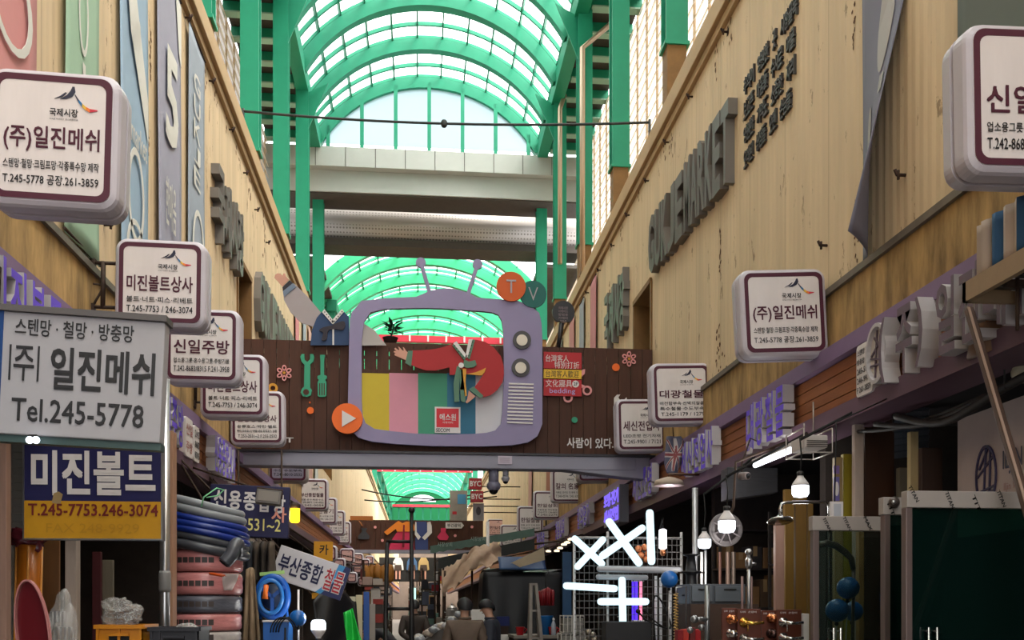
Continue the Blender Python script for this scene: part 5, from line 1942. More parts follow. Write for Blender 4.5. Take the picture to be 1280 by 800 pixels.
for i, (y0, y1, m, lab) in enumerate(((690, 716.5, WRAPP, 'topmost pink film wrapped coil under the hoses'), (717.5, 744, WRAPP, 'second pink film wrapped coil with a white flap'), (745, 765.5, WRAPG, 'grey film wrapped coil between pink ones'), (766.5, 787, WRAPP, 'lowest pink film wrapped coil'), (788, 801, mat('white_wrapped', (186, 178, 174), .25, var=.3, vs=9, bump=.4), 'pale film wrapped coil at the bottom of the stack'))):
    z1, z0 = zpx(y0), max(zpx(y1), 1.17)
    R = pm(44.5 - i * .6, Ys)
    hh = z1 - z0
    root = thing('wrapped_coil', lab, 'coil', (cx0, Ys, z0), 'film wrapped coils in the left stack')
    MB().lathe([(R * .35, z0 + .004), (R * .93, z0), (R * .985, z0 + hh * .1), (R, z0 + hh * .3), (R * .985, z0 + hh * .55), (R, z0 + hh * .75), (R * .97, z0 + hh * .92), (R * .9, z0 + hh), (R * .35, z0 + hh * .97)], (cx0, Ys, 0), n=40).build('wrap', m, root)
    b = MB()
    zc = z0 + hh * .5
    for s in range(11):
        a0 = -PI * .95 + s * .17
        aa = [(a0 + .14 * j / 3) for j in range(4)]
        rr_ = R * 1.004
        vs = [(cx0 + rr_ * math.cos(a), Ys + rr_ * math.sin(a), zc + dz) for dz in (-.022, .022) for a in aa]
        b.add(vs, [(j, j + 1, 5 + j, 4 + j) for j in range(3)])
    b.build('printed_band', mat('band_print', (66, 56, 54), .5), root)
    if i == 1:
        c = atY(288, 725, 7.68)
        cloth(lambda u, v, c=c: (c.x - .06 + .12 * u * (1 - .4 * v), 7.7 - .03 * math.sin(3 * u + 4 * v), c.z + .05 - .13 * v), 'loose_flap', mat('flap_film', (214, 200, 196), .3), root, 6, 8, .003)
        MB().tube([atY(262, 717, 7.7), atY(282, 720, 7.68), atY(297, 724, 7.8)], .012, 8).build('orange_hose', mat('orange_hose', (206, 84, 30), .35), root)

# ---- navy company sign, flood light, yellow lamp
root, w, h = board('shop_sign', (263, 608, 362, 671), 9.6, 2.0, 'navy sign with white letters and yellow number behind the hose stack', 'sign', None)
MB().box(-w / 2, -.04, -h / 2, w / 2, .04, h / 2).build('panel', mat('sign_navy2', (26, 24, 66), .5, var=.1), root, world=False, bevel=.006)
b = MB()
for i, ch in enumerate('신용종합상'):
    x0 = -w / 2 + w * (.05 + i * .185)
    z0 = h * (.04 - i * .015)
    b.text(ch, x0, z0, x0 + w * .16, z0 + h * .36, -.042, 0, .03)
b.text('사', w * .28, -h * .2, w * .47, h * .1, -.042, 2, .02)
b.text('253-2531~2', -w * .4, -h * .38, w * .4, -h * .14, -.042, 1, .01)
b.build('lettering', [WHITE, mat('pale_yellow_ink', (226, 214, 130), .5), mat('salmon_ink', (224, 150, 130), .5)], root, world=False)
wall_arms(root, w, h)
c = atY(336, 622, 9.3)
root = thing('flood_light', 'dark unlit flood light in front of the navy sign with yellow number', 'lamp', c)
root.rotation_euler = (math.radians(-18), math.radians(6), 0)
b = MB()
b.box(-.115, -.03, -.07, .115, .03, .07)
for i in range(6):
    b.box(-.11, .03, -.06 + i * .022, .11, .05, -.052 + i * .022)
b.build('housing', mat('flood_grey', (84, 78, 74), .5), root, world=False, bevel=.006)
MB().box(-.095, -.034, -.052, .095, -.03, .052).build('lens', mat('flood_lens', (112, 104, 98), .2), root, world=False)
MB().tube([(-.12, 0, 0), (-.12, 0, .09), (.12, 0, .09), (.12, 0, 0)], .008, 6).tube([(0, 0, .09), (0, .3, .12)], .012, 6).build('bracket', IRON, root, world=False)
c = atY(368.5, 643, 9.9)
root = thing('amber_lamp', 'small lit yellow lamp at the right end of the navy sign', 'lamp', c)
MB().lathe([(.035, -.085), (.05, -.07), (.052, .06), (.03, .075)], c, n=16).build('glass', glow('lamp_yellow', (255, 206, 40), 2.2), root)
MB().lathe([(.055, .06), (.06, .1), (.02, .12)], c, n=16).tube([c + Vector((0, 0, .11)), c + Vector((-.08, .02, .16)), (XL + .1, c.y + .05, 3.0)], .012, 6).build('holder', IRON, root)
l = lamp_light('amber_light', (0, -.08, -.02), 2.0, (1, .75, .3))
l.parent = root

# dark clothes on a rail
ra = atY(298, 671, 10.1)
rb = atY(352, 671, 10.1)
o = MB().tube([ra, rb], .016, 8)
o.tube([ra, (ra.x, 10.1, 3.2)], .01, 6).tube([rb, (rb.x, 10.1, 3.2)], .01, 6)
tag(o.build('clothes_rail', IRON), 'iron rail under the navy sign holding dark clothes', 'rail')
for i, (cx, col, lab) in enumerate(((304, (34, 32, 36), 'black coat hanging leftmost on the rail'), (313, (42, 46, 54), 'blue black jacket second on the rail'), (321, (66, 58, 52), 'brown grey coat in the middle of the rail'), (330, (58, 52, 48), 'dark taupe coat second from the right on the rail'), (339, (78, 70, 64), 'taupe coat hanging rightmost on the rail'))):
    c = atY(cx, 673, 10.1)
    root = thing('hanging_coat', lab, 'clothing', (c.x, 10.1, c.z - .42), 'dark clothes on the rail')

    def fn(u, v, c=c, i=i):
        a = 2 * PI * u
        rx = .045 + .015 * math.sin(v * 3 + i) if v > .1 else .02 + .25 * v
        return (c.x + rx * math.cos(a) * (1 + .25 * math.sin(5 * a + i)), 10.1 + .13 * min(1, .3 + v * 4) * math.sin(a), c.z - .03 - .4 * v)
    MB().grid(fn, 24, 14).build('fabric', mat('coat_%d' % i, col, .9, var=.15), root)
    MB().tube([(c.x, 10.1, c.z - .05), (c.x, 10.1, c.z + .045)], .005, 5).build('hook', STEEL, root)

# breeze block screen
b = MB()
for i in range(5):
    for j in range(3):
        p = atY(364 + i * 7.5 + j * 1.5, 656 + j * 11 + i * 3, 12.5 + i * .6)
        s_ = .055
        X_ = XL + .12
        yy = 11.2 + i * .55
        z_ = 2.15 + j * .26 + .0 * i
        b.ring([(yy - .25, z_), (yy + .25, z_), (yy + .25, z_ + .25), (yy - .25, z_ + .25)], [(yy - .13, z_ + .06), (yy + .13, z_ + .06), (yy + .13, z_ + .19), (yy - .13, z_ + .19)], -.06, .06)
b.v = [(XL + .16 - y, x, z) for x, y, z in b.v]
struct(b.build('wall_breeze_blocks', mat('concrete_pale', (164, 154, 146), .85, var=.15)), 'pale breeze block screen beside the yellow lamp')

# beige tarp, hose reel, blue box, float, lamp
tp = mat('beige_tarp', (128, 108, 84), .8, var=.15, vs=3)
c = atY(303, 712, 8.6)
root = thing('canvas_sheet', 'beige canvas sheet draped beside the hose stack', 'sheet', (atY(318, 790, 8.6).x, 8.6, .6))


def fn(u, v):
    x0, x1 = atY(308 - 8 * v, 700, 8.6).x, atY(317 + 16 * v, 700, 8.6).x
    z = c.z - (c.z - .6) * v
    return (x0 + (x1 - x0) * u, 8.6 - .035 * math.sin(u * 14 + v * 2) * (.3 + v) + .05 * u, z + .02 * math.sin(u * 3))


cloth(fn, 'cloth', tp, root, 20, 16, .008)
MB().tube([(atY(318, 700, 8.68).x, 8.7, 0), (atY(312, 712, 8.68).x, 8.7, c.z + .0)], .02, 8).build('pole', IRON, root)
# hose reel
Yr = 8.7
c = atY(341, 746, Yr)
root = thing('hose_reel', 'blue hose reel with orange handle standing over the blue box', 'reel', (c.x, Yr, c.z - .2))
BL = mat('reel_blue', (24, 84, 168), .35, var=.08)
k = Yr / F
b = MB()
lo, li = [], []
b.tube([(c.x + 18 * k * math.cos(t), Yr - .02 + .01, c.z + 25 * k * math.sin(t)) for t in [2 * PI * i / 36 for i in range(36)]], .03, 10, closed=True)
b.build('outer_rim', BL, root)
MB().tube([(c.x - .01 + 14 * k * math.cos(t), Yr - .07, c.z + 20 * k * math.sin(t)) for t in [2 * PI * i / 36 for i in range(36)]], .018, 8, closed=True).build('hose', mat('hose_cyan', (40, 112, 186), .3), root)
MB().lathe([(.02, -.05), (14 * k, -.04), (16 * k, 0), (16 * k, .1), (.02, .11)], (c.x, Yr + .02, c.z), (0, 1, 0), 28).build('drum', mat('drum_dark', (34, 48, 74), .4), root)
b = MB()
for a in (30, 150, 270):
    t = math.radians(a)
    b.bar((c.x, Yr - .04, c.z), (c.x + 17 * k * math.cos(t), Yr - .04, c.z + 24 * k * math.sin(t)), .03, .02, up=(0, 1, 0))
b.build('spokes', BL, root)
MB().tube([(c.x - .04, Yr - .1, c.z + .1), (c.x - .045, Yr - .12, c.z + .04), (c.x - .05, Yr - .12, c.z - .02)], [.022, .02, .028], 12).build('handle', mat('handle_orange', (218, 110, 36), .35), root)
MB().bar((c.x - .11, Yr, c.z + .2), (c.x + .1, Yr, c.z + .22), .05, .03).build('green_grip', mat('grip_green', (150, 190, 110), .5), root)
MB().tube([(c.x - .12, Yr + .06, c.z - .2), (c.x - .1, Yr + .05, c.z)], .015, 8).tube([(c.x + .12, Yr + .06, c.z - .2), (c.x + .1, Yr + .05, c.z)], .015, 8).build('stand', BL, root)
pa, pb = atY(329, 776, 8.5), atY(360, 776, 8.5)
root = thing('blue_box', 'blue painted steel box under the hose reel', 'box', ((pa.x + pb.x) / 2, 8.66, .8))
MB().box(pa.x, 8.5, .8, pb.x, 8.82, pa.z - .008).build('body', mat('box_blue', (30, 92, 168), .4, var=.1), root)
MB().box(pa.x - .006, 8.49, pa.z - .01, pb.x + .006, 8.83, pa.z + .004).build('lid_edge', WHITE, root)
slab_table(pa.x + .02, atY(440, 790, 8.6).x, 8.3, 9.3, .8, 'stall table under the blue box and small tools', col=(84, 66, 48))
FLOAT = mat('float_blue', (26, 88, 156), .32)


def float_ball(px, py, r, Y, label, stick_to=None):
    c = atY(px, py, Y)
    root = thing('float_ball', label, 'float', c, 'blue cistern float balls')
    MB().sphere(c, pm(r, Y), 24).build('ball', FLOAT, root)
    s = stick_to or (c + Vector((0, 0, -.5)))
    d = (Vector(s) - c).normalized()
    MB().lathe([(.012, pm(r, Y) * .96), (.014, pm(r, Y) + .02), (.005, pm(r, Y) + .025)], c, d, 10).build('boss', DARK, root)
    MB().tube([c + d * pm(r, Y), Vector(s)], .005, 6).build('rod', STEEL, root)
    return root


c = atY(372, 773, 8.5)
float_ball(372, 773, 10.5, 8.5, 'blue float ball beside the blue box on the left', (c.x + .02, 8.6, .8))
b = MB()
for i in range(4):
    pts = [(c.x - .12 + .02 * i + .1 * math.cos(t), 8.42 + .02 * i, c.z - .12 + .13 * math.sin(t)) for t in [PI * (.1 + .9 * j / 12) for j in range(13)]]
    b.tube(pts, .006, 6)
b.tube([(c.x - .1, 8.45, .8), (c.x - .1, 8.45, c.z - .08)], .008, 6)
tag(b.build('cable_loops', DARK), 'black cable loops in front of the blue box', 'cable')
pa = atY(373, 737, 9.0)
tag(MB().tube([(pa.x, 9.0, .8), pa], .01, 8).build('white_rod', WHITE), 'thin white rod standing behind the float ball', 'rod')
led_bulb(398, 783, 9, 8.6, 'lit LED bulb standing near the bottom below the tilted banner', 6, None, True)
c = atY(398, 783, 8.6)
tag(MB().lathe([(.06, .8), (.07, .82), (.03, .86), (.02, c.z - pm(17, 8.6))], (c.x, 8.6, 0), n=16).build('lamp_socket_stand', STEEL), 'steel socket stand under the bottom LED bulb', 'stand')
# tilted banner
root, w, h = board('tilted_banner', (342.5, 695, 434.5, 737), 11.0, 19.0, 'tilted white and navy banner with two red letters on the left', 'sign', None)
MB().box(-w / 2, -.03, -h / 2, w / 2, .03, h / 2).build('panel', mat('banner_white', (206, 202, 208), .5, var=.05), root, world=False, bevel=.006)
b = MB()
b.plate([(w * .22, -h / 2), (w / 2, -h / 2), (w / 2, h / 2), (w * .42, h / 2), (w * .40, h * .2), (w * .3, -h * .2)], -.032, -.03, 0)
b.plate([(w * .14, -h / 2), (w * .22, -h / 2), (w * .3, -h * .2), (w * .4, h * .2), (w * .42, h / 2), (w * .33, h / 2), (w * .31, h * .2), (w * .24, -h * .2)], -.032, -.03, 1)
b.build('swoosh', [mat('deep_navy', (28, 34, 84), .5), mat('sky_swoosh', (60, 140, 196), .5)], root, world=False)
b = MB()
b.text('부산종합', -w * .45, -h * .28, w * .16, h * .3, -.034, 0, .025)
b.text('철물', w * .19, -h * .36, w * .47, h * .34, -.036, 1, .055)
b.text('철물', w * .2, -h * .33, w * .46, h * .31, -.039, 2, .012)
b.build('lettering', [mat('ink_navy', (30, 30, 70), .5), WHITE, mat('ink_red', (176, 30, 50), .5)], root, world=False)
wall_arms(root, w, h)
root, w, h = board('shop_sign', (392.5, 677, 416, 701), 13.5, 1, 'small yellow sign with one black letter above the tilted banner', 'sign', None)
MB().box(-w / 2, -.03, -h / 2, w / 2, .03, h / 2).build('panel', mat('card_yellow', (230, 160, 20), .5, emit=.05), root, world=False)
MB().text('카', -w * .2, -h * .2, w * .28, h * .34, -.032, 0, .02).build('lettering', BLACKP, root, world=False)
wall_arms(root, w, h)
root, w, h = board('price_card', (390, 741, 412, 748.5), 11.6, 0, 'orange card peeking out under the tilted banner', 'card', None)
MB().box(-w / 2, -.01, -h / 2, w / 2, .01, h / 2).build('panel', mat('card_amber', (214, 150, 40), .5), root, world=False)
wall_arms(root, w, h)
# black canopy sheet
root = thing('black_sheet', 'black plastic sheet draped over the stall below the tilted banner', 'sheet', (atY(420, 790, 11.4).x, 11.4, .75))


def fn(u, v):
    p = atY(392 + 50 * u + 10 * v, 752 - 22 * math.sin(PI * min(1, u * 1.1)) + 0, 11.4)
    z = p.z - v * (p.z - .75) * .95
    return (p.x, 11.3 + .5 * u - .25 * v + .03 * math.sin(9 * u + 5 * v), z)


BLK = mat('black_tarp', (17, 17, 19), .5, var=.3, vs=3, bump=.3)
cloth(fn, 'sheet', BLK, root, 18, 14, .01)
MB().tube([(atY(430, 735, 11.7).x, 11.75, 0), (atY(430, 735, 11.7).x, 11.75, atY(430, 738, 11.7).z)], .02, 8).build('pole', IRON, root)

# ---------------------------------------------------------------- right shops
def gfill(name, label, X0, X1, Ya, Yb, z0, z1, rows, seed, cols, grp):
    """an open shelf unit against the party wall with individual cartons on it"""
    root = thing('shelf_rack', label, 'shelf', ((X0 + X1) / 2, (Ya + Yb) / 2, 0))
    m = mat('rack_iron', (66, 62, 60), .6, .3, var=.2)
    zs = [z0 + (z1 - z0) * i / rows for i in range(rows + 1)]
    for z in zs:
        MB().box(X0, Ya, z - .02, X1, Yb, z).build('shelf_board', m, root)
    for x in (X0 + .015, X1 - .015):
        for y in (Ya + .015, Yb - .015):
            MB().box(x - .015, y - .015, 0, x + .015, y + .015, z1 + .1).build('upright', m, root)
    rr = random.Random(seed)
    for lv, z in enumerate(zs[:-1]):
        x = X0 + .05
        nb = 0
        while x < X1 - .15:
            w = rr.uniform(.12, .26)
            if x + w > X1 - .04:
                break
            h = rr.uniform(.4, .85) * (z1 - z0) / rows
            col = rr.choice(cols)
            carton(x + w / 2, (Ya + Yb) / 2, z + .001, w * .94, (Yb - Ya) * .8, h, col, '%s carton, %s on the %s shelf of %s' % (CNAME[col], ORD[nb], ['lowest', 'second lowest', 'middle', 'second highest', 'top'][lv], grp), name='carton', group='cartons on ' + grp)
            nb += 1
            x += w
    return root


CNAME = {(150, 116, 78): 'brown', (128, 98, 66): 'dull brown', (96, 78, 60): 'dark brown', (150, 140, 126): 'grey beige', (70, 84, 108): 'slate blue', (120, 52, 44): 'brick red', (60, 58, 60): 'charcoal',
         (188, 176, 164): 'pale beige', (150, 60, 54): 'red', (86, 92, 110): 'blue grey', (196, 188, 180): 'off white', (120, 100, 84): 'taupe', (70, 64, 62): 'dark grey', (160, 120, 60): 'amber', (90, 120, 110): 'grey green', (176, 150, 140): 'rose beige', (44, 44, 50): 'black'}
CC = [(150, 116, 78), (128, 98, 66), (96, 78, 60), (150, 140, 126), (70, 84, 108), (120, 52, 44), (60, 58, 60)]

# lamp tube under the fascia
Yl = 7.6
pa, pb = atX(944, 574, XR - .25), atX(1001, 561, XR - .25)
root = thing('tube_lamp', 'lit fluorescent tube lamp hanging under the right fascia', 'lamp', ((pa.x + pb.x) / 2, (pa.y + pb.y) / 2, min(pa.z, pb.z)))
pa2, pb2 = Vector((pa.x, pa.y, 2.84)), Vector((pb.x, pb.y, 2.84))
MB().tube([pa2, pb2], .022, 12).build('tube', glow('tube_white', (240, 246, 255), 5.0), root)
MB().bar(pa2 + Vector((0, 0, .035)), pb2 + Vector((0, 0, .035)), .06, .03).build('batten', WHITE, root)
b = MB()
for t in (.15, .85):
    p = pa2.lerp(pb2, t)
    b.tube([p + Vector((0, 0, .05)), (p.x + .12, p.y, 2.97)], .008, 6)
b.build('hanger', IRON, root)
l = lamp_light('tube_light', (0, 0, -.12), 8)
l.parent = root

# LED bulbs
led_bulb(908.5, 656, 11, 7.4, 'big lit LED bulb in front of the round exhaust duct', 5, (atY(908, 610, 7.4).x, 7.4, 2.62))
led_bulb(880.5, 678, 8.5, 8.6, 'smaller lit LED bulb left of the exhaust duct', 4, (atY(880, 610, 8.6).x, 8.6, 2.62))
led_bulb(1000.5, 612, 10.8, 6.6, 'lit LED bulb hanging over the bent shower pipe', 1.6, (atY(1000, 560, 6.6).x, 6.6, 2.78))
# exhaust duct
Yd = 7.7
c = atY(908, 662, Yd)
root = thing('exhaust_duct', 'round grey exhaust duct mouth behind the big LED bulb', 'duct', (c.x, Yd, c.z))
r = pm(21.5, Yd)
MB().lathe([(r * .62, .0), (r * .85, .03), (r, .0), (r * 1.02, .03), (r * .8, .09), (r * .6, .12)], c, (0, 1, 0), 32).build('duct', mat('duct_grey', (112, 106, 106), .45, .3, var=.12), root)
MB().lathe([(r * .7, -.006), (r * .3, .02)], c, (0, 1, 0), 28).build('mesh_disc', mat('duct_dark', (92, 86, 88), .6), root)
b = MB()
for a in range(4):
    t = a * PI / 4 + .3
    b.bar((c.x - r * .9 * math.cos(t), Yd - .012, c.z - r * .9 * math.sin(t)), (c.x + r * .9 * math.cos(t), Yd - .012, c.z + r * .9 * math.sin(t)), .01, .01, up=(0, 1, 0))
b.build('guard', mat('duct_guard', (120, 112, 114), .5), root)
MB().tube([(c.x, Yd + .1, c.z), (c.x + .1, Yd + .12, c.z + .2), (c.x + .12, Yd + .12, 2.8), (XR - .1, Yd + .12, 2.99)], .012, 8).build('hanger', IRON, root)
# heater box on a frame
c = atY(1018, 554, 7.0)
root = thing('heater_unit', 'small pale box unit in a wire frame under the right fascia', 'unit', (c.x, 7.0, c.z - .08))
MB().box(c.x - .085, 6.95, c.z - .04, c.x + .085, 7.25, c.z + .055).build('body', mat('unit_grey', (186, 178, 172), .5, var=.1), root, bevel=.01)
b = MB()
for i in range(4):
    b.box(c.x - .08, 6.945, c.z - .035 + i * .014, c.x + .08, 6.952, c.z - .029 + i * .014)
b.build('grille', DKSOF, root)
b = MB()
pts = [(c.x - .11, 6.93, c.z + .1), (c.x - .11, 6.93, c.z - .08), (c.x + .11, 6.93, c.z - .08), (c.x + .11, 6.93, c.z + .1)]
for y in (0, .35):
    b.tube([(p[0], p[1] + y, p[2]) for p in pts], .006, 6)
for p in pts:
    b.tube([p, (p[0], p[1] + .35, p[2])], .006, 6)
b.tube([pts[0], (pts[0][0], 6.93, 2.96)], .006, 6)
b.tube([(pts[3][0], 7.28, pts[3][2]), (pts[3][0], 7.28, 3.2)], .006, 6)
b.build('wire_frame', mat('frame_alu', (170, 160, 152), .4, .5), root)
# round camera under the fascia
c = atY(930, 595, 8.3)
root = thing('bullet_camera', 'small dark round camera hanging below the violet letters', 'camera', c)
MB().lathe([(.028, -.06), (.036, -.05), (.036, .05), (.02, .07)], c, (-.3, 1, .1), 16).build('body', mat('camera_grey', (96, 84, 80), .4), root)
MB().lathe([(.024, -.064), (.02, -.06)], c, (-.3, 1, .1), 14).build('lens', DARK, root)
MB().tube([c + Vector((0, .05, .02)), c + Vector((0, .06, .12)), (c.x + .08, 8.36, 3.1), (XR - .12, 8.38, 3.05)], .008, 6).build('bracket', IRON, root)
# ribbed roller box behind
pa, pb = atY(905, 592, 9.0), atY(968, 630, 9.0)
tag(MB().plate([(pa.x, pa.z + .05), (pb.x, pa.z + .05), (pb.x, pb.z + .1), (pa.x, pb.z + .02)], 8.9, 9.1).build('shutter_box', mat('shutter_box_grey', (70, 70, 74), .5, .3, var=.3, vs=10, stretch=(.5, 1, 6)), bevel=.01), 'dark shutter box behind the small round camera', 'box')
# street lamp hood
c = atY(836, 604, 10.4)
root = thing('lamp_hood', 'beige lamp hood with a violet white glow at the right fascia', 'lamp', c)
MB().lathe([(.16, -.03), (.17, -.025), (.15, .03), (.06, .06), (.02, .07)], c, n=26, sx=1.0).build('hood', mat('hood_beige', (176, 158, 140), .5), root)
MB().lathe([(.0, -.028), (.14, -.028), (.14, -.02), (0, -.02)], c, n=26).build('glow_disc', glow('lamp_violet', (206, 190, 255), 2.5), root)
MB().tube([c + Vector((0, 0, .06)), c + Vector((0, 0, .1)), (XR - .1, 10.4, c.z + .1)], .014, 8).build('arm', mat('arm_brown', (90, 64, 46), .5), root)
l = lamp_light('violet_light', (0, 0, -.12), 3, (.8, .75, 1))
l.parent = root
# folded flag bag
c = atY(842, 552, 10.9)
root = thing('folded_flag', 'crumpled union flag hanging beside the violet letters', 'flag', (c.x, 10.9, atY(842, 590, 10.9).z))
zt, zb = atY(842, 546, 10.9).z, atY(842, 592, 10.9).z


def fl(u, v, off=0.0):
    wv = .05 + .075 * math.sin(PI * min(1, .15 + v * .8))
    return (c.x + (u - .5) * 2 * wv + .02 * math.sin(5 * v), 10.9 - .03 * math.cos((u - .5) * 3) - .02 * math.sin(9 * u + 3 * v) - off, zt + (zb - zt) * v)


cloth(fl, 'cloth', mat('flag_navy', (104, 106, 126), .7, var=.1), root, 10, 12, .006)
b = MB()
for (u0, v0, u1, v1, hw) in ((0.02, .1, .98, .9, .07), (.98, .1, .02, .9, .07), (.5, .05, .5, .95, .1), (.0, .5, 1.0, .5, .07)):
    for kk, off, m_ in ((1, .012, 0), (.5, .016, 1)):
        n = 8
        vs, fs = [], []
        for i in range(n + 1):
            t = i / n
            u, v = u0 + (u1 - u0) * t, v0 + (v1 - v0) * t
            du, dv = (hw * kk, 0) if abs(u1 - u0) < abs(v1 - v0) * .9 or abs(u1 - u0) > .5 and abs(v1 - v0) > .5 else (0, hw * kk)
            vs += [fl(max(0, u - du), max(0, v - dv), off), fl(min(1, u + du), min(1, v + dv), off)]
        fs = [(2 * i, 2 * i + 1, 2 * i + 3, 2 * i + 2) for i in range(n)]
        b.add(vs, fs, m_)
b.build('cross_bands', [mat('flag_white', (206, 198, 194), .7), mat('flag_red', (150, 84, 86), .7)], root)
MB().tube([(c.x, 10.9, zt - .02), (c.x - .01, 10.9, zt + .12), (XR - .1, 10.92, zt + .2)], .008, 6).build('cord', IRON, root)

# ---- LED tube stand
Yt = 9.0
GL = glow('tube_cyan', (208, 240, 250), 1.45)
GLO = mat('tube_off', (160, 160, 164), .3)
ms = thing('mesh_panel', 'white wire mesh display panel behind the crossed LED tubes', 'panel', (atY(780, 790, Yt + .12).x, Yt + .12, .7))
b = MB()
pa, pb = atY(718, 672, Yt + .12), atY(852, 800, Yt + .12)
x0, x1, z1, z0 = pa.x, pb.x, pa.z, .7
n = 22
for i in range(n + 1):
    x = x0 + (x1 - x0) * i / n
    b.box(x - .0022, Yt + .117, z0, x + .0022, Yt + .123, z1)
for i in range(24):
    z = z0 + (z1 - z0) * i / 23
    b.box(x0, Yt + .112, z - .003, x1, Yt + .118, z + .003)
b.build('wire_grid', mat('wire_white', (96, 92, 90), .4, .3), ms)
b = MB()
for x in (x0, (x0 + x1) / 2 - .2, x1):
    b.tube([(x, Yt + .13, 0), (x, Yt + .13, z1 + (.06 if x > x0 else 0))], .014, 8)
b.tube([(x0, Yt + .13, z1), (x1, Yt + .13, z1)], .012, 8)
b.build('stand_frame', mat('frame_white', (176, 172, 170), .4, .2), ms)
tubes = [((715.5, 671), (755, 707), 4.4, 1, 'lit LED tube of the small left cross, falling to the right'), ((719.5, 711), (756, 672), 4.4, 1, 'lit LED tube of the small left cross, rising to the right'), ((759, 649), (801, 707), 4.9, 1, 'lit LED tube of the big cross, falling to the right'), ((750, 697), (806, 658), 4.9, 1, 'lit LED tube of the big cross, rising to the right'), ((812, 637), (814.5, 706), 5, 1, 'upright lit LED tube right of the big cross'), ((704, 732), (772, 736), 4.6, 1, 'lit level LED tube sticking out to the left'), ((747, 752), (811, 752), 4.7, 1, 'lit level LED tube of the lower plus sign'), ((777.5, 721), (778.7, 784), 4.7, 1, 'upright lit LED tube of the lower plus sign'), ((746, 711), (852, 713), 4, 0, 'unlit grey tube lying level under the big cross'), ((745, 721), (810, 722), 3.4, 0, 'second unlit grey tube just below the first unlit one')]
for i, (p0, p1, r, on, lab) in enumerate(tubes):
    y = Yt - .0 - (i % 3) * .05 - (.06 if i in (3, 7) else 0)
    a, e = atY(*p0, y), atY(*p1, y)
    root = thing('led_tube', lab, 'lamp', (a + e) / 2, 'LED tubes on the mesh panel')
    d = (e - a).normalized()
    rr_ = pm(r, y)
    MB().tube([a, a + d * rr_ * .35, a + d * rr_, e - d * rr_, e - d * rr_ * .35, e], [rr_ * .45, rr_ * .85, rr_, rr_, rr_ * .85, rr_ * .45], 14).build('tube', GL if on else GLO, root)
    b = MB()
    for t in (.2, .8):
        p = a.lerp(e, t)
        b.tube([p + Vector((0, rr_ * .9, 0)), (p.x, Yt + .118, p.z)], .008, 6)
    b.build('clip', GLO, root)
# capsule lamp and copper bulbs
c = atY(828.5, 674, 8.9)
root = thing('capsule_lamp', 'lit white capsule lamp right of the upright LED tube', 'lamp', c)
rr_ = pm(4.8, 8.9)
h = pm(13, 8.9)
MB().lathe([(rr_ * .4, -h), (rr_, -h * .9), (rr_, h * .9), (rr_ * .5, h)], c, n=16).build('glass', glow('capsule_white', (250, 244, 252), 4), root)
MB().lathe([(rr_ * .5, -h - .06), (rr_ * .8, -h - .03), (rr_ * .6, -h)], c, n=12).build('copper_cap', mat('copper', (190, 120, 80), .3, .8), root)
MB().tube([c + Vector((0, 0, h)), c + Vector((0, 0, h + .1)), (c.x, 9.1, z1)], .008, 6).build('cord', DARK, root)
for i, (px, py) in enumerate(((798, 686), (806, 684), (810, 692), (801, 694), (808, 699))):
    c = atY(px, py, 9.02)
    root = thing('globe_bulb', ['copper globe bulb at the upper left of the cluster', 'copper globe bulb at the top of the cluster', 'copper globe bulb at the right of the cluster', 'copper globe bulb in the middle of the cluster', 'copper globe bulb at the bottom of the cluster'][i], 'lamp', c, 'copper globe bulbs on the mesh')
    MB().sphere(c, .034, 14).build('globe', mat('copper_glass', (206, 120, 76), .15, .5), root)
    MB().tube([c + Vector((0, .03, 0)), (c.x, Yt + .118, c.z)], .012, 6).build('cap', STEEL, root)
# violet and pink tube bundle
for i, (px, m_, lab) in enumerate(((791.5, 'v', 'glowing violet upright tube left of the violet pair'), (795.5, 'v', 'glowing violet upright tube right of the violet pair'), (801, 'p', 'glowing pink upright tube beside the violet pair'))):
    a, e = atY(px, 727, 9.2), atY(px, 775, 9.2)
    root = thing('neon_tube', lab, 'lamp', (a.x, 9.2, e.z), 'coloured tubes behind the mesh panel')
    MB().tube([e, a], .013, 8).build('tube', glow('neon_' + m_, (86, 50, 255) if m_ == 'v' else (255, 130, 160), 1.6), root)
    MB().box(a.x - .015, 9.12, e.z - .03, a.x + .015, 9.22, e.z).box(a.x - .015, 9.12, a.z, a.x + .015, 9.22, a.z + .03).build('end_caps', WHITE, root)
for i, (px, t, lab) in enumerate(((820, 720, 'white upright rod left of the group below the capsule lamp'), (826, 722, 'white upright rod, second of the group'), (838, 724, 'pale upright rod, third of the group behind the float ball'))):
    a = atY(px, t, 9.25)
    tag(MB().tube([(a.x, 9.25, .7), a], .016, 8).build('white_rod', mat('rod_white', (206, 206, 210), .35)), lab, 'rod', 'white rods behind the mesh panel')
pa, pb = atY(756, 777, 8.8), atY(813, 790, 8.8)
tag(MB().box(pa.x, 8.75, .75, pb.x, 8.95, pa.z).build('speaker_box', mat('matt_black', (34, 34, 36), .7), bevel=.008), 'matt black box below the lower plus of LED tubes', 'box')
slab_table(atY(700, 790, 8.8).x, XR - .1, 8.3, 9.08, .75, 'long stall table under the LED tube stand', col=(58, 48, 42))
float_ball(836.5, 724, 11, 7.9, 'blue float ball on a rod beside the LED tubes', (atY(837, 760, 7.9).x, 7.95, 1.1))
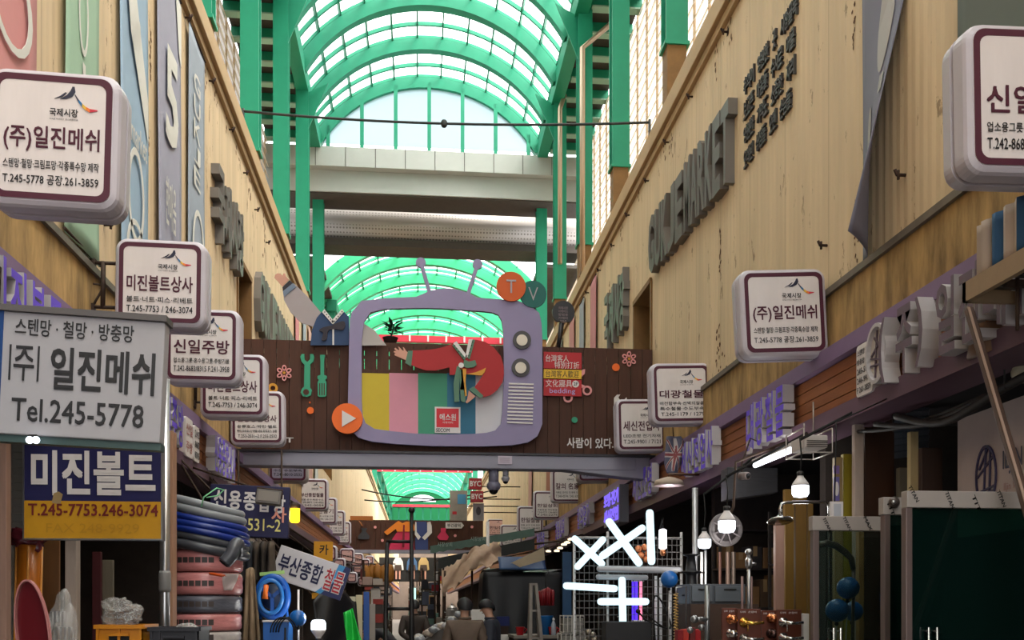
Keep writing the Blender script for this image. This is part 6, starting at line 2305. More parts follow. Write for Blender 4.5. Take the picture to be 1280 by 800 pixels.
# black plugs and cables
b = MB()
p0 = atY(806, 764, 8.2)
for dx, dz in ((-.06, .0), (.0, .01)):
    b.sphere((p0.x + dx, 8.2, p0.z + dz), .022, 12)
    b.tube(smooth_loop([(p0.x + dx, 8.2, p0.z + dz), (p0.x + dx + .08, 8.2, p0.z - .08), (p0.x + .2, 8.22, p0.z - .15), (p0.x + .24, 8.25, p0.z - .1), (p0.x + .15, 8.3, p0.z + .12), (p0.x + .1, 8.3, p0.z + .02), (p0.x + .16, 8.3, .76)], 4, False), .008, 6)
tag(b.build('plug_cables', DARK), 'black plugs and looped cable below the LED tubes', 'cable')
a = atY(845, 742, 7.8)
pts = [(a.x + .018 * math.cos(i * .9), 7.8 + .018 * math.sin(i * .9), a.z - i * .0035) for i in range(170)]
root = thing('coil_spring', 'long brass coil spring hanging right of the blue float', 'spring', (a.x, 7.8, a.z - .6))
MB().tube(pts, .005, 5).build('coil', mat('brass', (196, 160, 92), .3, .7), root)
MB().tube([(a.x, 7.8, a.z), (a.x, 7.8, a.z + .05), (a.x + .1, 7.85, a.z + .06), (a.x + .1, 7.85, .75)], .006, 6).build('hook', STEEL, root)
# spool, pipes
c = atY(864, 720, 8.2)
root = thing('cable_spool', 'black spool standing on the counter left of the grey drawers', 'spool', (c.x, 8.2, c.z - .18))
MB().lathe([(.085, c.z - .175), (.085, c.z - .16), (.05, c.z - .155), (.045, c.z), (.05, c.z + .02), (.09, c.z + .03), (.09, c.z + .04), (.05, c.z + .045), (.035, c.z + .17), (.07, c.z + .18), (.07, c.z + .19), (.01, c.z + .19)], (c.x, 8.2, 0), n=24).build('spool', mat('spool_black', (20, 20, 24), .5), root)
MB().tube([(c.x - .12, 8.2, c.z + .03), (c.x + .12, 8.2, c.z + .03)], .008, 6).build('axle', IRON, root)
for px, Y, top, r, col, lab in ((869, 8.9, 610, .028, (170, 170, 172), 'thick bright steel pipe behind the black spool'), (877, 8.7, 690, .014, (196, 192, 188), 'thin white pipe below the smaller LED bulb'), (900, 8.9, 690, .016, (120, 86, 76), 'thin reddish pipe under the exhaust duct'), (910, 8.9, 690, .022, (136, 112, 100), 'brownish pipe under the exhaust duct, middle one'), (917, 8.9, 690, .02, (124, 108, 98), 'brownish pipe under the exhaust duct, rightmost one'), (882, 8.7, 688, .012, (150, 150, 150), 'thin grey pipe right of the thin white one')):
    a = atY(px, top, Y)
    tag(MB().tube([(a.x, Y, .75), a], r, 12).build('upright_pipe', mat('pipe_%d' % col[0], col, .3, .6)), lab, 'pipe', 'upright pipes at the back of the right shop')
# grey drawers
pa, pb = atY(862, 730, 8.0), atY(932, 752, 8.0)
root = thing('drawer_unit', 'low dark grey drawer unit behind the red goods', 'cabinet', ((pa.x + pb.x) / 2, 8.15, pb.z - .02))
DG = mat('drawer_grey', (74, 78, 84), .5, .2, var=.12)
MB().box(pa.x, 8.0, pb.z - .02, pb.x, 8.4, pa.z).build('body', DG, root, bevel=.004)
for i, (a, e) in enumerate(((864, 890), (893, 930))):
    xa, xb = atY(a, 740, 8.0).x, atY(e, 740, 8.0).x
    o = MB().box(xa, 7.98, pb.z, xb, 8.0, pa.z - .015).build('drawer', mat('drawer_front', (86, 92, 98), .45, .2), root, bevel=.003)
    MB().box(xa + (xb - xa) * .3, 7.965, pa.z - .05, xb - (xb - xa) * .3, 7.98, pa.z - .04).build('handle', DARK, o)
tag(MB().box(pa.x, 7.96, .75, pb.x + .1, 8.5, pb.z - .021).build('wooden_counter', mat('counter_wood', (66, 48, 38), .8, var=.3)), 'dark wooden counter under the grey drawer unit', 'counter')
# chrome tap post
c = atY(936, 690, 6.9)
root = thing('tap_post', 'chrome tap post with a shiny knob standing before the dark boards', 'tap', (c.x, 6.9, 1.3))
MB().sphere(c, .026, 16).build('knob', STEEL, root)
b = MB()
b.tube([(c.x, 6.9, 1.3), (c.x, 6.9, c.z - .02)], .014, 10)
b.lathe([(.02, c.z - .12), (.026, c.z - .1), (.026, c.z - .06), (.016, c.z - .04)], (c.x, 6.9, 0), n=14)
b.tube([(c.x, 6.9, c.z - .08), (c.x + .05, 6.88, c.z - .09)], .01, 8)
b.build('post', STEEL, root)
for dx in (-.04, .03):
    MB().tube([(c.x + dx, 6.93, 1.3), (c.x + dx, 6.93, c.z - .18)], .01, 8).build('side_rod', mat('rod_rose', (130, 104, 100), .4, .3), root)

# door hardware display boards
WB = mat('red_brown_board', (92, 44, 28), .45, var=.2, vs=4, stretch=(1, 1, 5))
BRASS = mat('polished_brass', (214, 170, 80), .22, .9)
COPPER = mat('polished_copper', (206, 128, 84), .2, .9)
CHROME = mat('polished_chrome', (190, 188, 184), .15, .95)


def knob(b, x, y, z, r):
    b.lathe([(r * 1.15, 0), (r * 1.1, .008), (r * .45, .012), (r * .45, .03), (r * .95, .045), (r, .06), (r * .7, .078), (r * .1, .082)], (x, y, z), (0, -1, 0), 18)


def hardware_board(px0, px1, top, Y, label, items):
    pa, pb = atY(px0, top, Y), atY(px1, top, Y)
    root = thing('hardware_board', label, 'board', ((pa.x + pb.x) / 2, Y, 1.15))
    MB().box(pa.x, Y, 1.15, pb.x, Y + .03, pa.z).build('board', WB, root, bevel=.003)
    b = MB()
    w = pb.x - pa.x
    b.text('도어락', pa.x + w * .1, pa.z - .028, pa.x + w * .35, pa.z - .014, Y - .002, 0, .01)
    b.text('손잡이', pa.x + w * .45, pa.z - .028, pa.x + w * .8, pa.z - .014, Y - .002, 0, .01)
    b.build('lettering', WHITE, root)
    for kind, px, py, m in items:
        c = atY(px, py, Y)
        b = MB()
        if kind == 'knob':
            knob(b, c.x, Y, c.z, .03)
            b.build('door_knob', m, root)
        else:
            b.lathe([(.034, 0), (.034, .008), (.014, .014), (.014, .045)], (c.x, Y, c.z), (0, -1, 0), 18)
            b.tube([(c.x, Y - .045, c.z), (c.x + .05, Y - .05, c.z - .006), (c.x + .12, Y - .045, c.z)], [.013, .012, .01], 10)
            b.tube([(c.x + .02, Y - .02, c.z - .02), (c.x + .02, Y - .02, c.z - .06)], .004, 5)
            b.build('lever_handle', m, root)
    return root


hardware_board(903, 921, 760, 6.3, 'brown board with copper and silver door knobs, left of the gold lever', [('knob', 913.5, 774, COPPER), ('knob', 913.5, 792, CHROME)])
hardware_board(922, 951, 761, 6.25, 'brown board with a gold lever handle', [('lever', 930, 778, BRASS), ('lever', 930, 798, CHROME)])
hardware_board(952, 971, 763, 6.3, 'brown board with bronze door knobs between the two lever boards', [('knob', 963.5, 773, COPPER), ('knob', 963.5, 792, mat('dark_bronze_knob', (80, 60, 56), .25, .8))])
hardware_board(972, 1002, 762, 6.2, 'brown board with silver lever handles beside the glass door', [('lever', 979, 778, CHROME), ('lever', 979, 797, CHROME)])
pa, pb = atY(1002, 767, 6.22), atY(1010, 800, 6.22)
tag(MB().box(pa.x + .003, 6.2, 1.15, pb.x, 6.24, pa.z).build('white_edge_board', WHITE, bevel=.003), 'thin white panel edge right of the lever handle boards', 'board')
slab_table(atY(896, 790, 6.3).x, atY(1012, 790, 6.3).x, 6.1, 6.7, 1.15, 'stall counter under the door handle boards', col=(54, 40, 34))
# red goods
rr = random.Random(5)
for i in range(9):
    px, py = 852 + (i % 5) * 8 + rr.uniform(-1, 1), 768 - (i // 5) * 12
    c = atY(px, py, 7.5)
    h_ = .07
    z0 = 1.18 + (i // 5) * .12
    col = [(150, 30, 34), (126, 26, 30), (168, 54, 44), (96, 34, 34)][i % 4]
    carton(c.x, 7.5 + .1 * (i // 5), max(1.15, z0), .045, .1, .1 + rr.uniform(0, .04), col, ['small red pack, leftmost in the front row by the spring', 'small dark red pack, second in the front row', 'small brick red pack, third in the front row', 'small maroon pack, fourth in the front row', 'small red pack, rightmost in the front row', 'small dark red pack, leftmost in the back row', 'small brick red pack, second in the back row', 'small maroon pack, third in the back row', 'small red pack, rightmost in the back row'][i], name='red_pack', cat='pack', group='red packs on the right counter', tape=False)
pa, pb = atY(848, 790, 7.5), atY(895, 790, 7.5)
slab_table(pa.x - .05, pb.x + .1, 7.3, 7.8, 1.15, 'small counter under the red packs', col=(50, 34, 30))
c = atY(884, 770, 6.9)
b = MB()
b.tube([(c.x, 6.9, 1.1), (c.x, 6.9, 1.75)], .02, 10)
b.tube([(c.x, 6.9, 1.5), (c.x - .1, 6.85, 1.5)], .018, 10)
b.sphere((c.x - .11, 6.85, 1.5), .03, 12)
b.sphere((c.x - .06, 6.84, 1.44), .026, 12)
b.sphere((c.x - .14, 6.86, 1.42), .024, 12)
b.box(c.x - .05, 6.85, 1.08, c.x + .05, 6.95, 1.12)
o = tag(b.build('pipe_fitting', mat('zinc', (140, 142, 142), .3, .8)), 'zinc pipe fitting cluster standing before the red packs', 'fitting')
tag(MB().box(c.x - .16, 6.8, 0, c.x + .08, 7.0, 1.08).build('steel_cabinet', mat('cab_dark', (44, 42, 42), .6)), 'dark steel cabinet under the zinc pipe fitting', 'cabinet')

# shower pipe and rain head
Yp = 6.4
root = thing('shower_set', 'bent chrome shower pipe with a round rain head', 'shower', (atY(1036, 660, Yp).x, Yp, .9))
pts = [atY(1036.5, 700, Yp), atY(1036.5, 634, Yp), atY(1034, 628.5, Yp), atY(1028, 627.5, Yp), atY(983, 628, Yp), atY(977, 630, Yp), atY(975, 636, Yp), atY(975, 648, Yp)]
pts[0].z = .9
MB().tube(pts, .011, 10).build('pipe', CHROME, root)
c = pts[-1]
MB().lathe([(.02, .02), (.03, 0), (.085, -.012), (.088, -.02), (.08, -.026), (.01, -.026)], c, (0, .25, 1), 26).build('rain_head', CHROME, root)
# boards and posts behind
def wallboard(px0, px1, Y, top, col, label, name='yellow_board', rg=.3):
    return post(px0, px1, Y, top, col, label, name, dep=.05, cat='board')


wallboard(968, 979, 7.0, 652, (150, 116, 102), 'pinkish post under the rain head', 'wooden_post')
wallboard(980, 991, 7.15, 612, (112, 82, 22), 'leftmost ochre board behind the shower pipe')
wallboard(993, 1007, 7.16, 622, (104, 74, 20), 'middle ochre board behind the shower pipe')
wallboard(1007.8, 1015, 7.17, 630, (104, 76, 24), 'rightmost narrow ochre board behind the shower pipe')
wallboard(1042, 1052, 7.1, 572, (150, 126, 84), 'beige edge strip with violet stickers beside the yellow pillar', 'edge_strip')
wallboard(1052.5, 1067, 7.12, 568, (150, 134, 34), 'yellow green pillar left of the white post', 'pillar_board')
wallboard(1066.5, 1078, 6.9, 527, (172, 156, 144), 'whitish post right of the yellow pillar', 'wooden_post')
wallboard(1079, 1116, 7.0, 505, (62, 34, 14), 'wide dark brown board right of the whitish post', 'dark_board')
wallboard(1136, 1146, 6.4, 540, (168, 150, 108), 'cream post beside the blue grey shutter', 'wooden_post')
wallboard(1150, 1176, 6.6, 560, (70, 50, 40), 'brown panel right of the cream post', 'dark_board')
wallboard(1122, 1135, 6.8, 585, (104, 98, 84), 'grey olive panel behind the top of the glass doors', 'grey_panel')
# stickers
o = thing('sticker_strip', 'violet stickers on the beige edge strip', 'sticker', atY(1046, 600, 7.06))
for i, (a, e, m_) in enumerate(((582, 592, 'st_violet'), (596, 626, 'st_lilac'))):
    pa, pb = atY(1042.5, e, 7.06), atY(1049.5, a, 7.06)
    b = MB().box(pa.x, 7.062, pa.z, pb.x, 7.073, pb.z)
    if i:
        cc = (pa + pb) / 2
        b.plate(disc(cc.x, cc.z, .016, 16, .055), 7.058, 7.062, 1)
    b.build('sticker', [mat(m_, (122, 96, 150) if not i else (112, 102, 160), .5), WHITE], o)
# small white notice behind the door
pa, pb = atY(1038.5, 645, 6.0), atY(1054, 627, 6.0)
o = tag(MB().box(pa.x, 6.0, pa.z - .02, pb.x, 6.02, pb.z).build('white_notice', WHITE), 'small white framed notice above the left glass door', 'sign')
MB().box(pa.x + .02, 5.997, pa.z, pb.x - .015, 6.0, pb.z - .015).build('paper', mat('notice_paper', (176, 178, 186), .6), o)
MB().tube([(pa.x + .03, 6.01, pb.z), (pa.x + .06, 6.05, 2.8), (XR - .1, 6.1, 2.98)], .005, 6).build('cord', DARK, o)
# blue grey roller shutter
pa, pb = atY(1114, 505, 7.4), atY(1160, 570, 7.4)
b = MB()
for i in range(8):
    z = pb.z + (pa.z - pb.z) * (i + .5) / 8
    b.obox(((pa.x + pb.x) / 2, 7.4, z), ((pb.x - pa.x) / 2, 0, .02), (0, .015, .012), (0, -.005, (pa.z - pb.z) / 17))
b.box(pa.x - .03, 7.38, 0, pa.x, 7.44, 3.19)
tag(b.build('roller_shutter', mat('shutter_blue', (128, 136, 150), .4, .4)), 'blue grey ribbed shutter glimpsed right of the dark brown board', 'shutter')
# corrugated blue soffit light catch over the hanging bulb
# ---- glass doors with filmed headers
GLASS = glass_mat('green_glass', (84, 124, 114), 1.3, .02, .16, (30, 66, 60))
GLASS2 = glass_mat('clear_glass', (188, 202, 196), 1.2, .02, .02, (120, 150, 144))
FILMW = mat('white_film', (156, 148, 142), .4, var=.06)
ALU = mat('door_alu', (118, 102, 98), .35, .4)


def glass_door(px0, px1, ytop, ybot_header, Y, label, gm, marks, stile_px, hx1=None, handle=None):
    pa, pb = atY(px0, ytop, Y), atY(hx1 or px1, ybot_header, Y)
    xe = atY(px1, ytop, Y).x
    root = thing('glass_door', label, 'door', ((pa.x + xe) / 2, Y, 0.0))
    b = MB()
    b.box(pa.x, Y - .03, pb.z, pb.x, Y + .03, pa.z)
    hd = b.build('header', FILMW, root, bevel=.004)
    b = MB()
    for s, px, py, rot in marks:
        k0 = len(b.v)
        c = atY(px, py, Y)
        b.text(s, -.045, -.01, .045, .01, 0, 0, .02)
        R_ = Matrix.Rotation(math.radians(rot), 4, 'Y')
        for i in range(k0, len(b.v)):
            p = R_ @ Vector(b.v[i])
            b.v[i] = (c.x + p.x, Y - .032, c.z + p.z)
    b.build('printed_marks', BLACKP, hd)
    for px in stile_px:
        xa = atY(px[0], 700, Y).x
        xb = atY(px[1], 700, Y).x
        MB().box(xa, Y - .025, 0.02, xb, Y + .025, pb.z).build('stile', ALU, root, bevel=.003)
    MB().box(pa.x + .01, Y - .004, 0.05, xe - .01, Y + .004, pb.z - .001).build('glass_pane', gm, root)
    MB().box(pa.x, Y - .025, 0, xe, Y + .025, .06).build('bottom_rail', ALU, root)
    if handle:
        c = atY(handle, 789, Y)
        b = MB()
        for dx in (-.022, .022):
            b.tube([(c.x + dx, Y - .04, .8), (c.x + dx, Y - .04, c.z + .02)], .008, 8)
            b.tube([(c.x + dx, Y, c.z), (c.x + dx, Y - .04, c.z)], .007, 6)
            b.tube([(c.x + dx, Y, .85), (c.x + dx, Y - .04, .85)], .007, 6)
        b.build('handle', CHROME, root)
    return root


TM = [('TITAN', 1031, 656, 62), ('TITAN', 1056, 655, 62), ('MAX', 1082, 655, 62)]
glass_door(1013, 1102, 645.5, 664, 5.6, 'left glass shower door with a white filmed header', GLASS2, TM, [(1014.5, 1022)], None, 1043)
glass_door(1101, 1180, 622, 644, 5.1, 'middle glass shower door mostly behind the right one', GLASS, [('TIT', 1110, 636, 66)], [(1103, 1110.5)], 1128)
glass_door(1130, 1330, 614, 637, 4.6, 'right dark glass shower door filling the lower right corner', GLASS, [('TITAN', 1138, 618, 60), ('TITAN', 1183, 626, 66), ('TIT', 1216, 630, 66), ('TITAN', 1247, 624, 66)], [(1129.5, 1137.5)], None, 1161)
o = thing('door_roller', 'round dark roller knob on the middle glass door header', 'knob', atY(1117, 628, 5.06))
MB().lathe([(.03, 0), (.032, .01), (.02, .03), (.012, .034)], atY(1117, 628, 5.065), (0, -1, 0), 18).build('roller', mat('roller_grey', (78, 70, 66), .4, .4), o)
MB().lathe([(.012, 0), (.01, .01)], atY(1117, 628, 5.03), (0, -1, 0), 12).build('bolt', STEEL, o)
# float balls and shower arm behind the left door
for px, py, r, Y, lab in ((1060, 735, 14.5, 6.0, 'upper blue float ball behind the left glass door'), (1046.5, 763, 15, 6.0, 'lower left blue float ball behind the left glass door'), (1066, 764, 13, 6.15, 'lower right blue float ball behind the left glass door')):
    float_ball(px, py, r, Y, lab, (atY(px, py, Y).x + .01, Y + .1, .9))
slab_table(atY(1022, 790, 6.1).x, atY(1098, 790, 6.1).x, 5.9, 6.6, .9, 'counter behind the left glass door', col=(70, 62, 50))
pts = [atY(1021, 682, 6.05), atY(1033, 679, 6.05), atY(1045, 682, 6.05), atY(1056, 690, 6.05), atY(1064, 698, 6.05), atY(1067, 712, 6.05)]
b = MB()
b.tube(pts, [.022, .024, .024, .022, .02, .016], 10)
b.tube([pts[-1], (pts[-1].x + .01, 6.1, .9)], .012, 8)
tag(b.build('curved_shower', mat('bronze_pipe', (92, 78, 74), .3, .5)), 'curved bronze shower arm behind the left glass door', 'shower')
wallboard(1071.5, 1078, 6.35, 665, (150, 110, 60), 'mottled wooden strip seen through the left glass door', 'mottled_strip')
# leaning pole
a, e = atY(1211, 386, 4.9), atY(1283, 632, 4.3)
root = thing('leaning_pole', 'long slanting brown pole propping the awning at the right', 'pole', (e.x + .17, 4.15, 0))
d = (e - a)
foot = a + d * ((a.z) / (a.z - e.z)) if a.z > e.z else e
MB().bar(a, foot, .04, .04).build('shaft', mat('pole_brown', (84, 64, 54), .5, var=.2, vs=8), root, bevel=.008)
MB().bar(a + Vector((-.018, -.028, 0)), foot + Vector((-.018, -.028, 0)), .012, .006).build('edge_strip', mat('pole_edge', (170, 144, 128), .4), root)
# awning of the nearest right stall
X0 = 2.75
root = thing('stall_awning', 'beige edged awning of the nearest right stall', 'awning', (3.0, 4.3, 3.1))
pa, pb = atX(1203, 388, X0), atX(1300, 325, X0)
za = 3.14
b = MB()
b.box(X0, 2.2, za, X0 + .03, pa.y, za + .1)
b.box(X0, pa.y - .03, za, XR - .13, pa.y, za + .1)
b.build('edge_board', mat('edge_beige', (150, 126, 98), .6, var=.15), root)
b = MB()
for i in range(14):
    y = 2.2 + (pa.y - 2.2) * i / 14
    b.obox(((X0 + XR) / 2 - .08, y + .06, za + .05), ((XR - X0) / 2 - .12, 0, 0), (0, .07, .015), (0, -.002, .006))
b.build('ribbed_sheet', mat('awning_dark', (46, 42, 40), .6, var=.2), root)
MB().tube([(X0 + .1, pa.y - .3, za - .22), (X0 + .1, pa.y - .3, za + .03)], .01, 6).bar((X0 + .05, pa.y - .28, za + .01), (XR - .15, pa.y - .28, za + .01), .03, .03).build('hook_bar', IRON, root)
# striped cloth on top of the awning
root = thing('striped_cloth', 'blue and white striped cloth lying over the near right letters', 'cloth', (X0 + .05, 4.5, za + .1))


def stripe(i):
    def fn(u, v):
        y = pa.y - .06 - (i + u) * .115
        return (X0 + .04 + .015 * math.sin(8 * (u + i)), y, za + .11 + .26 * v)
    return fn


for i in range(7):
    cloth(stripe(i), 'stripe', mat('stripe_b', (38, 82, 122), .7) if i % 2 else mat('stripe_w', (176, 160, 146), .7), root, 4, 6, .008)
# white wire company board inside the shop
a, e = atY(1197, 560, 6.2), atY(1310, 560, 5.2)
d = Vector((e.x - a.x, e.y - a.y, 0))
L = d.length
root = thing('company_board', 'dim white board with a round wire emblem inside the right shop', 'sign', (a.x, a.y, .0))
root.rotation_euler = (0, 0, math.atan2(d.y, d.x))
zt = 2.86
MB().box(0, 0, 2.06, L, .03, zt).build('board', mat('board_dim', (178, 164, 160), .6, var=.08), root, world=False)
b = MB()
cz = 2.43
cx = L * .36
b.ring(disc(cx, cz, .12, 28, .2), disc(cx, cz, .11, 28, .182), -.012, 0)
for x0, z0, x1, z1 in ((-.03, -.18, .0, .18), (.04, -.18, .05, .17), (-.1, .0, .09, .12), (-.1, -.1, .1, -.07), (-.08, .05, .02, .17), (-.1, -.12, .09, -.1)):
    b.bar((cx + x0, -.006, cz + z0), (cx + x1, -.006, cz + z1), .012, .01, up=(0, 1, 0))
o_ = b.build('emblem', mat('emblem_ink', (56, 52, 84), .5), root, world=False)
b = MB()
b.text('ILJIN Wire', L * .55, cz - .02, L * 1.02, cz + .13, -.004, 0, .01)
b.text('Iljin Wire Company', L * .56, cz - .13, L * 1.02, cz - .07, -.004, 1, 0)
b.build('lettering', [mat('ink_slate', (60, 62, 84), .5), mat('ink_rose', (140, 92, 84), .5)], root, world=False)
# dark beam and lamp in the near shop
c = atX(1278, 466, 3.4)
o = thing('round_lamp', 'small pale round lamp at the right picture edge', 'lamp', c)
MB().sphere(c, .06, 18).build('globe', mat('lamp_pale', (190, 184, 160), .4), o)
MB().tube([c + Vector((0, 0, .05)), (c.x, c.y, 3.2)], .01, 6).build('stem', IRON, o)
c = atX(1247, 425, XR - .02)
tag(MB().lathe([(.13, 2.98), (.12, 3.05), (.12, 3.12), (.13, 3.14)], (XR - .05, c.y, 0), n=24).build('drum_duct', mat('duct_brown', (120, 92, 72), .5, .2, var=.2)), 'short brown round duct under the awning at the right', 'duct')
o = MB()
for i in range(3):
    o.tube(smooth_loop([(3.25, 6.9 - i * .3, 2.9), (3.3, 6.2 - i * .2, 2.82 - i * .03), (3.35, 5.2, 2.86), (3.4, 4.4, 2.95)], 5, False), .015 + .006 * i, 6)
for y in (6.5, 5.2, 4.5):
    o.tube([(3.33, y, 2.83), (3.33, y, 3.198)], .006, 5)
tag(o.build('cable_bundle', mat('cable_dark', (40, 38, 38), .6)), 'dark cable bundle sagging under the near right shop soffit', 'cable')
gfill('s', 'dark shelf rack at the back of the right shop behind the drawers', 3.7, 5.3, 9.6, 9.95, .2, 2.5, 5, 3, CC, 'the right shop back rack')
gfill('s', 'dark shelf rack in the next right shop behind the capsule lamp', 3.5, 5.3, 11.0, 11.3, .2, 2.5, 5, 4, CC, 'the second right shop rack')
gfill('s', 'dark shelf rack inside the left shop behind the navy sign', -4.6, -3.0, 7.2, 7.5, .2, 2.6, 5, 6, CC, 'the left shop back rack')
# warm spot lamps under the far right fascia
for i, (px, py, lab) in enumerate(((685.5, 688.5, 'warm spot lamp lowest and farthest under the right fascia'), (696, 688, 'warm spot lamp second from the far end'), (700, 684.5, 'warm spot lamp third from the far end'), (705, 680, 'warm spot lamp fourth from the far end'), (709, 677.5, 'warm spot lamp fifth from the far end'), (713.5, 673.5, 'warm spot lamp nearest of the row under the right fascia'))):
    c = atX(px, py, XR - .35)
    root = thing('spot_lamp', lab, 'lamp', c, 'warm spot lamps under the far right fascia')
    MB().lathe([(.01, -.03), (.055, -.028), (.062, 0), (.02, .02)], c, n=16).build('disc', glow('spot_warm', (255, 236, 196), 1.6), root)
    MB().tube([c + Vector((0, 0, .01)), (c.x, c.y, 2.9), (XR - .1, c.y, 2.96)], .012, 6).build('stem', IRON, root)

# ---------------------------------------------------------------- people
def skin_mesh(verts, edges, sub=2):
    me = bpy.data.meshes.new('skin')
    me.from_pydata([v[0] for v in verts], edges, [])
    o = bpy.data.objects.new('skin', me)
    COL.objects.link(o)
    md = o.modifiers.new('s', 'SKIN')
    for i, v in enumerate(verts):
        r = v[1] if isinstance(v[1], tuple) else (v[1], v[1])
        me.skin_vertices[0].data[i].radius = r
    me.skin_vertices[0].data[0].use_root = True
    md.use_smooth_shade = True
    s = o.modifiers.new('u', 'SUBSURF')
    s.levels = sub
    s.render_levels = sub
    dg = bpy.context.evaluated_depsgraph_get()
    out = bpy.data.meshes.new_from_object(o.evaluated_get(dg))
    vs = [tuple(v.co) for v in out.vertices]
    fs = [tuple(p.vertices) for p in out.polygons]
    bpy.data.objects.remove(o)
    bpy.data.meshes.remove(me)
    bpy.data.meshes.remove(out)
    return vs, fs


def person(loc, rz, label, J, top, trousers, hair=(22, 20, 22), skin=(186, 140, 116), face=True, quilt=False, shoes=(30, 28, 28), hair_r=1.0):
    """J: joints by name in the person's own space (faces -Y)"""
    root = thing('person', label, 'person', loc, None, rz)
    g = lambda n: Vector(J[n])
    V, E, ix = [], [], {}

    def add(n, p, r, to=None):
        ix[n] = len(V)
        V.append((Vector(p), r))
        if to is not None:
            E.append((ix[to], ix[n]))
    add('pelvis', g('pelvis'), (.13, .105))
    add('waist', g('pelvis').lerp(g('chest'), .5), (.125, .1), 'pelvis')
    add('chest', g('chest'), (.145, .11), 'waist')
    add('neck0', g('chest').lerp(g('neck'), .75), (.075, .07), 'chest')
    add('neck', g('neck'), .052, 'neck0')
    hd = g('head')
    up = (hd - g('neck')).normalized()
    add('jaw', g('neck').lerp(hd, .55) + up * .0, (.062, .066), 'neck')
    add('head', hd, (.076, .092), 'jaw')
    add('crown', hd + up * .085, (.055, .066), 'head')
    for s in 'lr':
        add('sh' + s, g('sh' + s), .062, 'chest')
        add('el' + s, g('el' + s), .043, 'sh' + s)
        add('wr' + s, g('wr' + s), .028, 'el' + s)
        pd = (g('wr' + s) - g('el' + s)).normalized()
        palm = g('wr' + s) + pd * .055
        add('pa' + s, palm, (.034, .018), 'wr' + s)
        side = pd.cross(Vector((0, 1, .2))).normalized()
        fwd = pd.cross(side).normalized()
        for i, ln in enumerate((.075, .085, .08, .065)):
            k = palm + pd * .03 + side * (.026 - .0175 * i)
            add('f%d%s' % (i, s), k, .0095, 'pa' + s)
            add('g%d%s' % (i, s), k + pd * ln * .5 + fwd * .008, .0085, 'f%d%s' % (i, s))
            add('h%d%s' % (i, s), k + pd * ln * .85 + fwd * .028, .0075, 'g%d%s' % (i, s))
        add('t0' + s, g('wr' + s) + pd * .03 + side * .034 + fwd * .006, .011, 'pa' + s)
        add('t1' + s, g('wr' + s) + pd * .072 + side * .05 + fwd * .02, .0085, 't0' + s)
        add('hip' + s, g('hip' + s), .085, 'pelvis')
        add('kn' + s, g('kn' + s), .056, 'hip' + s)
        add('an' + s, g('an' + s), .038, 'kn' + s)
        add('to' + s, g('an' + s) + Vector((0, -.15, -.05)), (.038, .026), 'an' + s)
    vs, fs = skin_mesh(V, E, 1)
    b = MB()
    b.add(vs, fs, 0, True)
    # face: nose, ears, eyes, mouth turned with the head
    ya = math.radians(J.get('turn', 0))
    fd = Vector((math.sin(ya), -math.cos(ya), 0))
    fd = (fd - up * fd.dot(up)).normalized()
    sd = fd.cross(up)
    b.lathe([(.013, 0), (.011, .016), (.003, .026)], hd - up * .012 + fd * .082, fd, 10)
    for s in (-1, 1):
        b.lathe([(.006, -.004), (.02, 0), (.018, .008), (.006, .012)], hd - up * .01 + sd * s * .072, sd * s, 10)
        b.sphere(hd + up * .012 + fd * .078 + sd * s * .028, .0085, 8, 1)
    b.box(-.02, -.004, -.004, .02, .004, .004, 2)
    n8 = len(b.v) - 8
    R_ = Matrix((sd, fd, up)).transposed()
    for i in range(n8, len(b.v)):
        b.v[i] = tuple(R_ @ Vector(b.v[i]) + hd - up * .05 + fd * .075)
    b.build('body', [mat('skin_%d' % skin[0], skin, .55), mat('eye_dark', (30, 24, 22), .3), mat('lip', (140, 84, 76), .5)], root, world=False)
    # hair cap
    b = MB()
    n, mrows = 20, 10

    def hf(u, v):
        t = 2 * PI * u
        p = PI * (v * .62)
        dirv = sd * math.cos(t) * math.sin(p) - fd * math.sin(t) * math.sin(p) + up * math.cos(p)
        back = max(0, -dirv.dot(fd))
        front = max(0, dirv.dot(fd))
        r = .098 + .012 * back
        q_ = hd + up * (.022 + .0) + Vector(dirv) * r * hair_r - up * .05 * back * v + up * .035 * front * v
        return tuple(q_)
    b.grid(hf, n, mrows)
    b.build('hair', mat('hair_%d' % hair[0], hair, .6, var=.2, vs=30), root, world=False)
    # jacket and trousers grown over the same joints
    V2 = [(g('pelvis') + Vector((0, 0, -.06)), (.165, .135)), (g('pelvis').lerp(g('chest'), .45), (.158, .13)), (g('chest'), (.175, .14)), (g('chest').lerp(g('neck'), .72), (.088, .082))]
    E2 = [(0, 1), (1, 2), (2, 3)]
    for s in 'lr':
        k = len(V2)
        V2 += [(g('sh' + s), .082), (g('el' + s), .06), (g('el' + s).lerp(g('wr' + s), .93), .044)]
        E2 += [(2, k), (k, k + 1), (k + 1, k + 2)]
    vs, fs = skin_mesh(V2, E2, 2)
    if quilt:
        vs = [(x * (1 + .022 * math.sin(z * 95)), y * (1 + .03 * math.sin(z * 95)), z) for x, y, z in vs]
    b = MB()
    b.add(vs, fs, 0, True)
    b.build('jacket', mat('jacket_%d_%d' % (top[0], top[2]), top, .75, var=.14, vs=10), root, world=False)
    b = MB()
    b.tube([g('chest').lerp(g('neck'), .72) + Vector((math.cos(t) * .068, math.sin(t) * .064, .03)) for t in [2 * PI * i / 16 for i in range(16)]], .018, 8, closed=True)
    b.build('collar', mat('jacket_%d_%d' % (top[0], top[2]), top), root, world=False)
    V3 = [(g('pelvis'), (.145, .12))]
    E3 = []
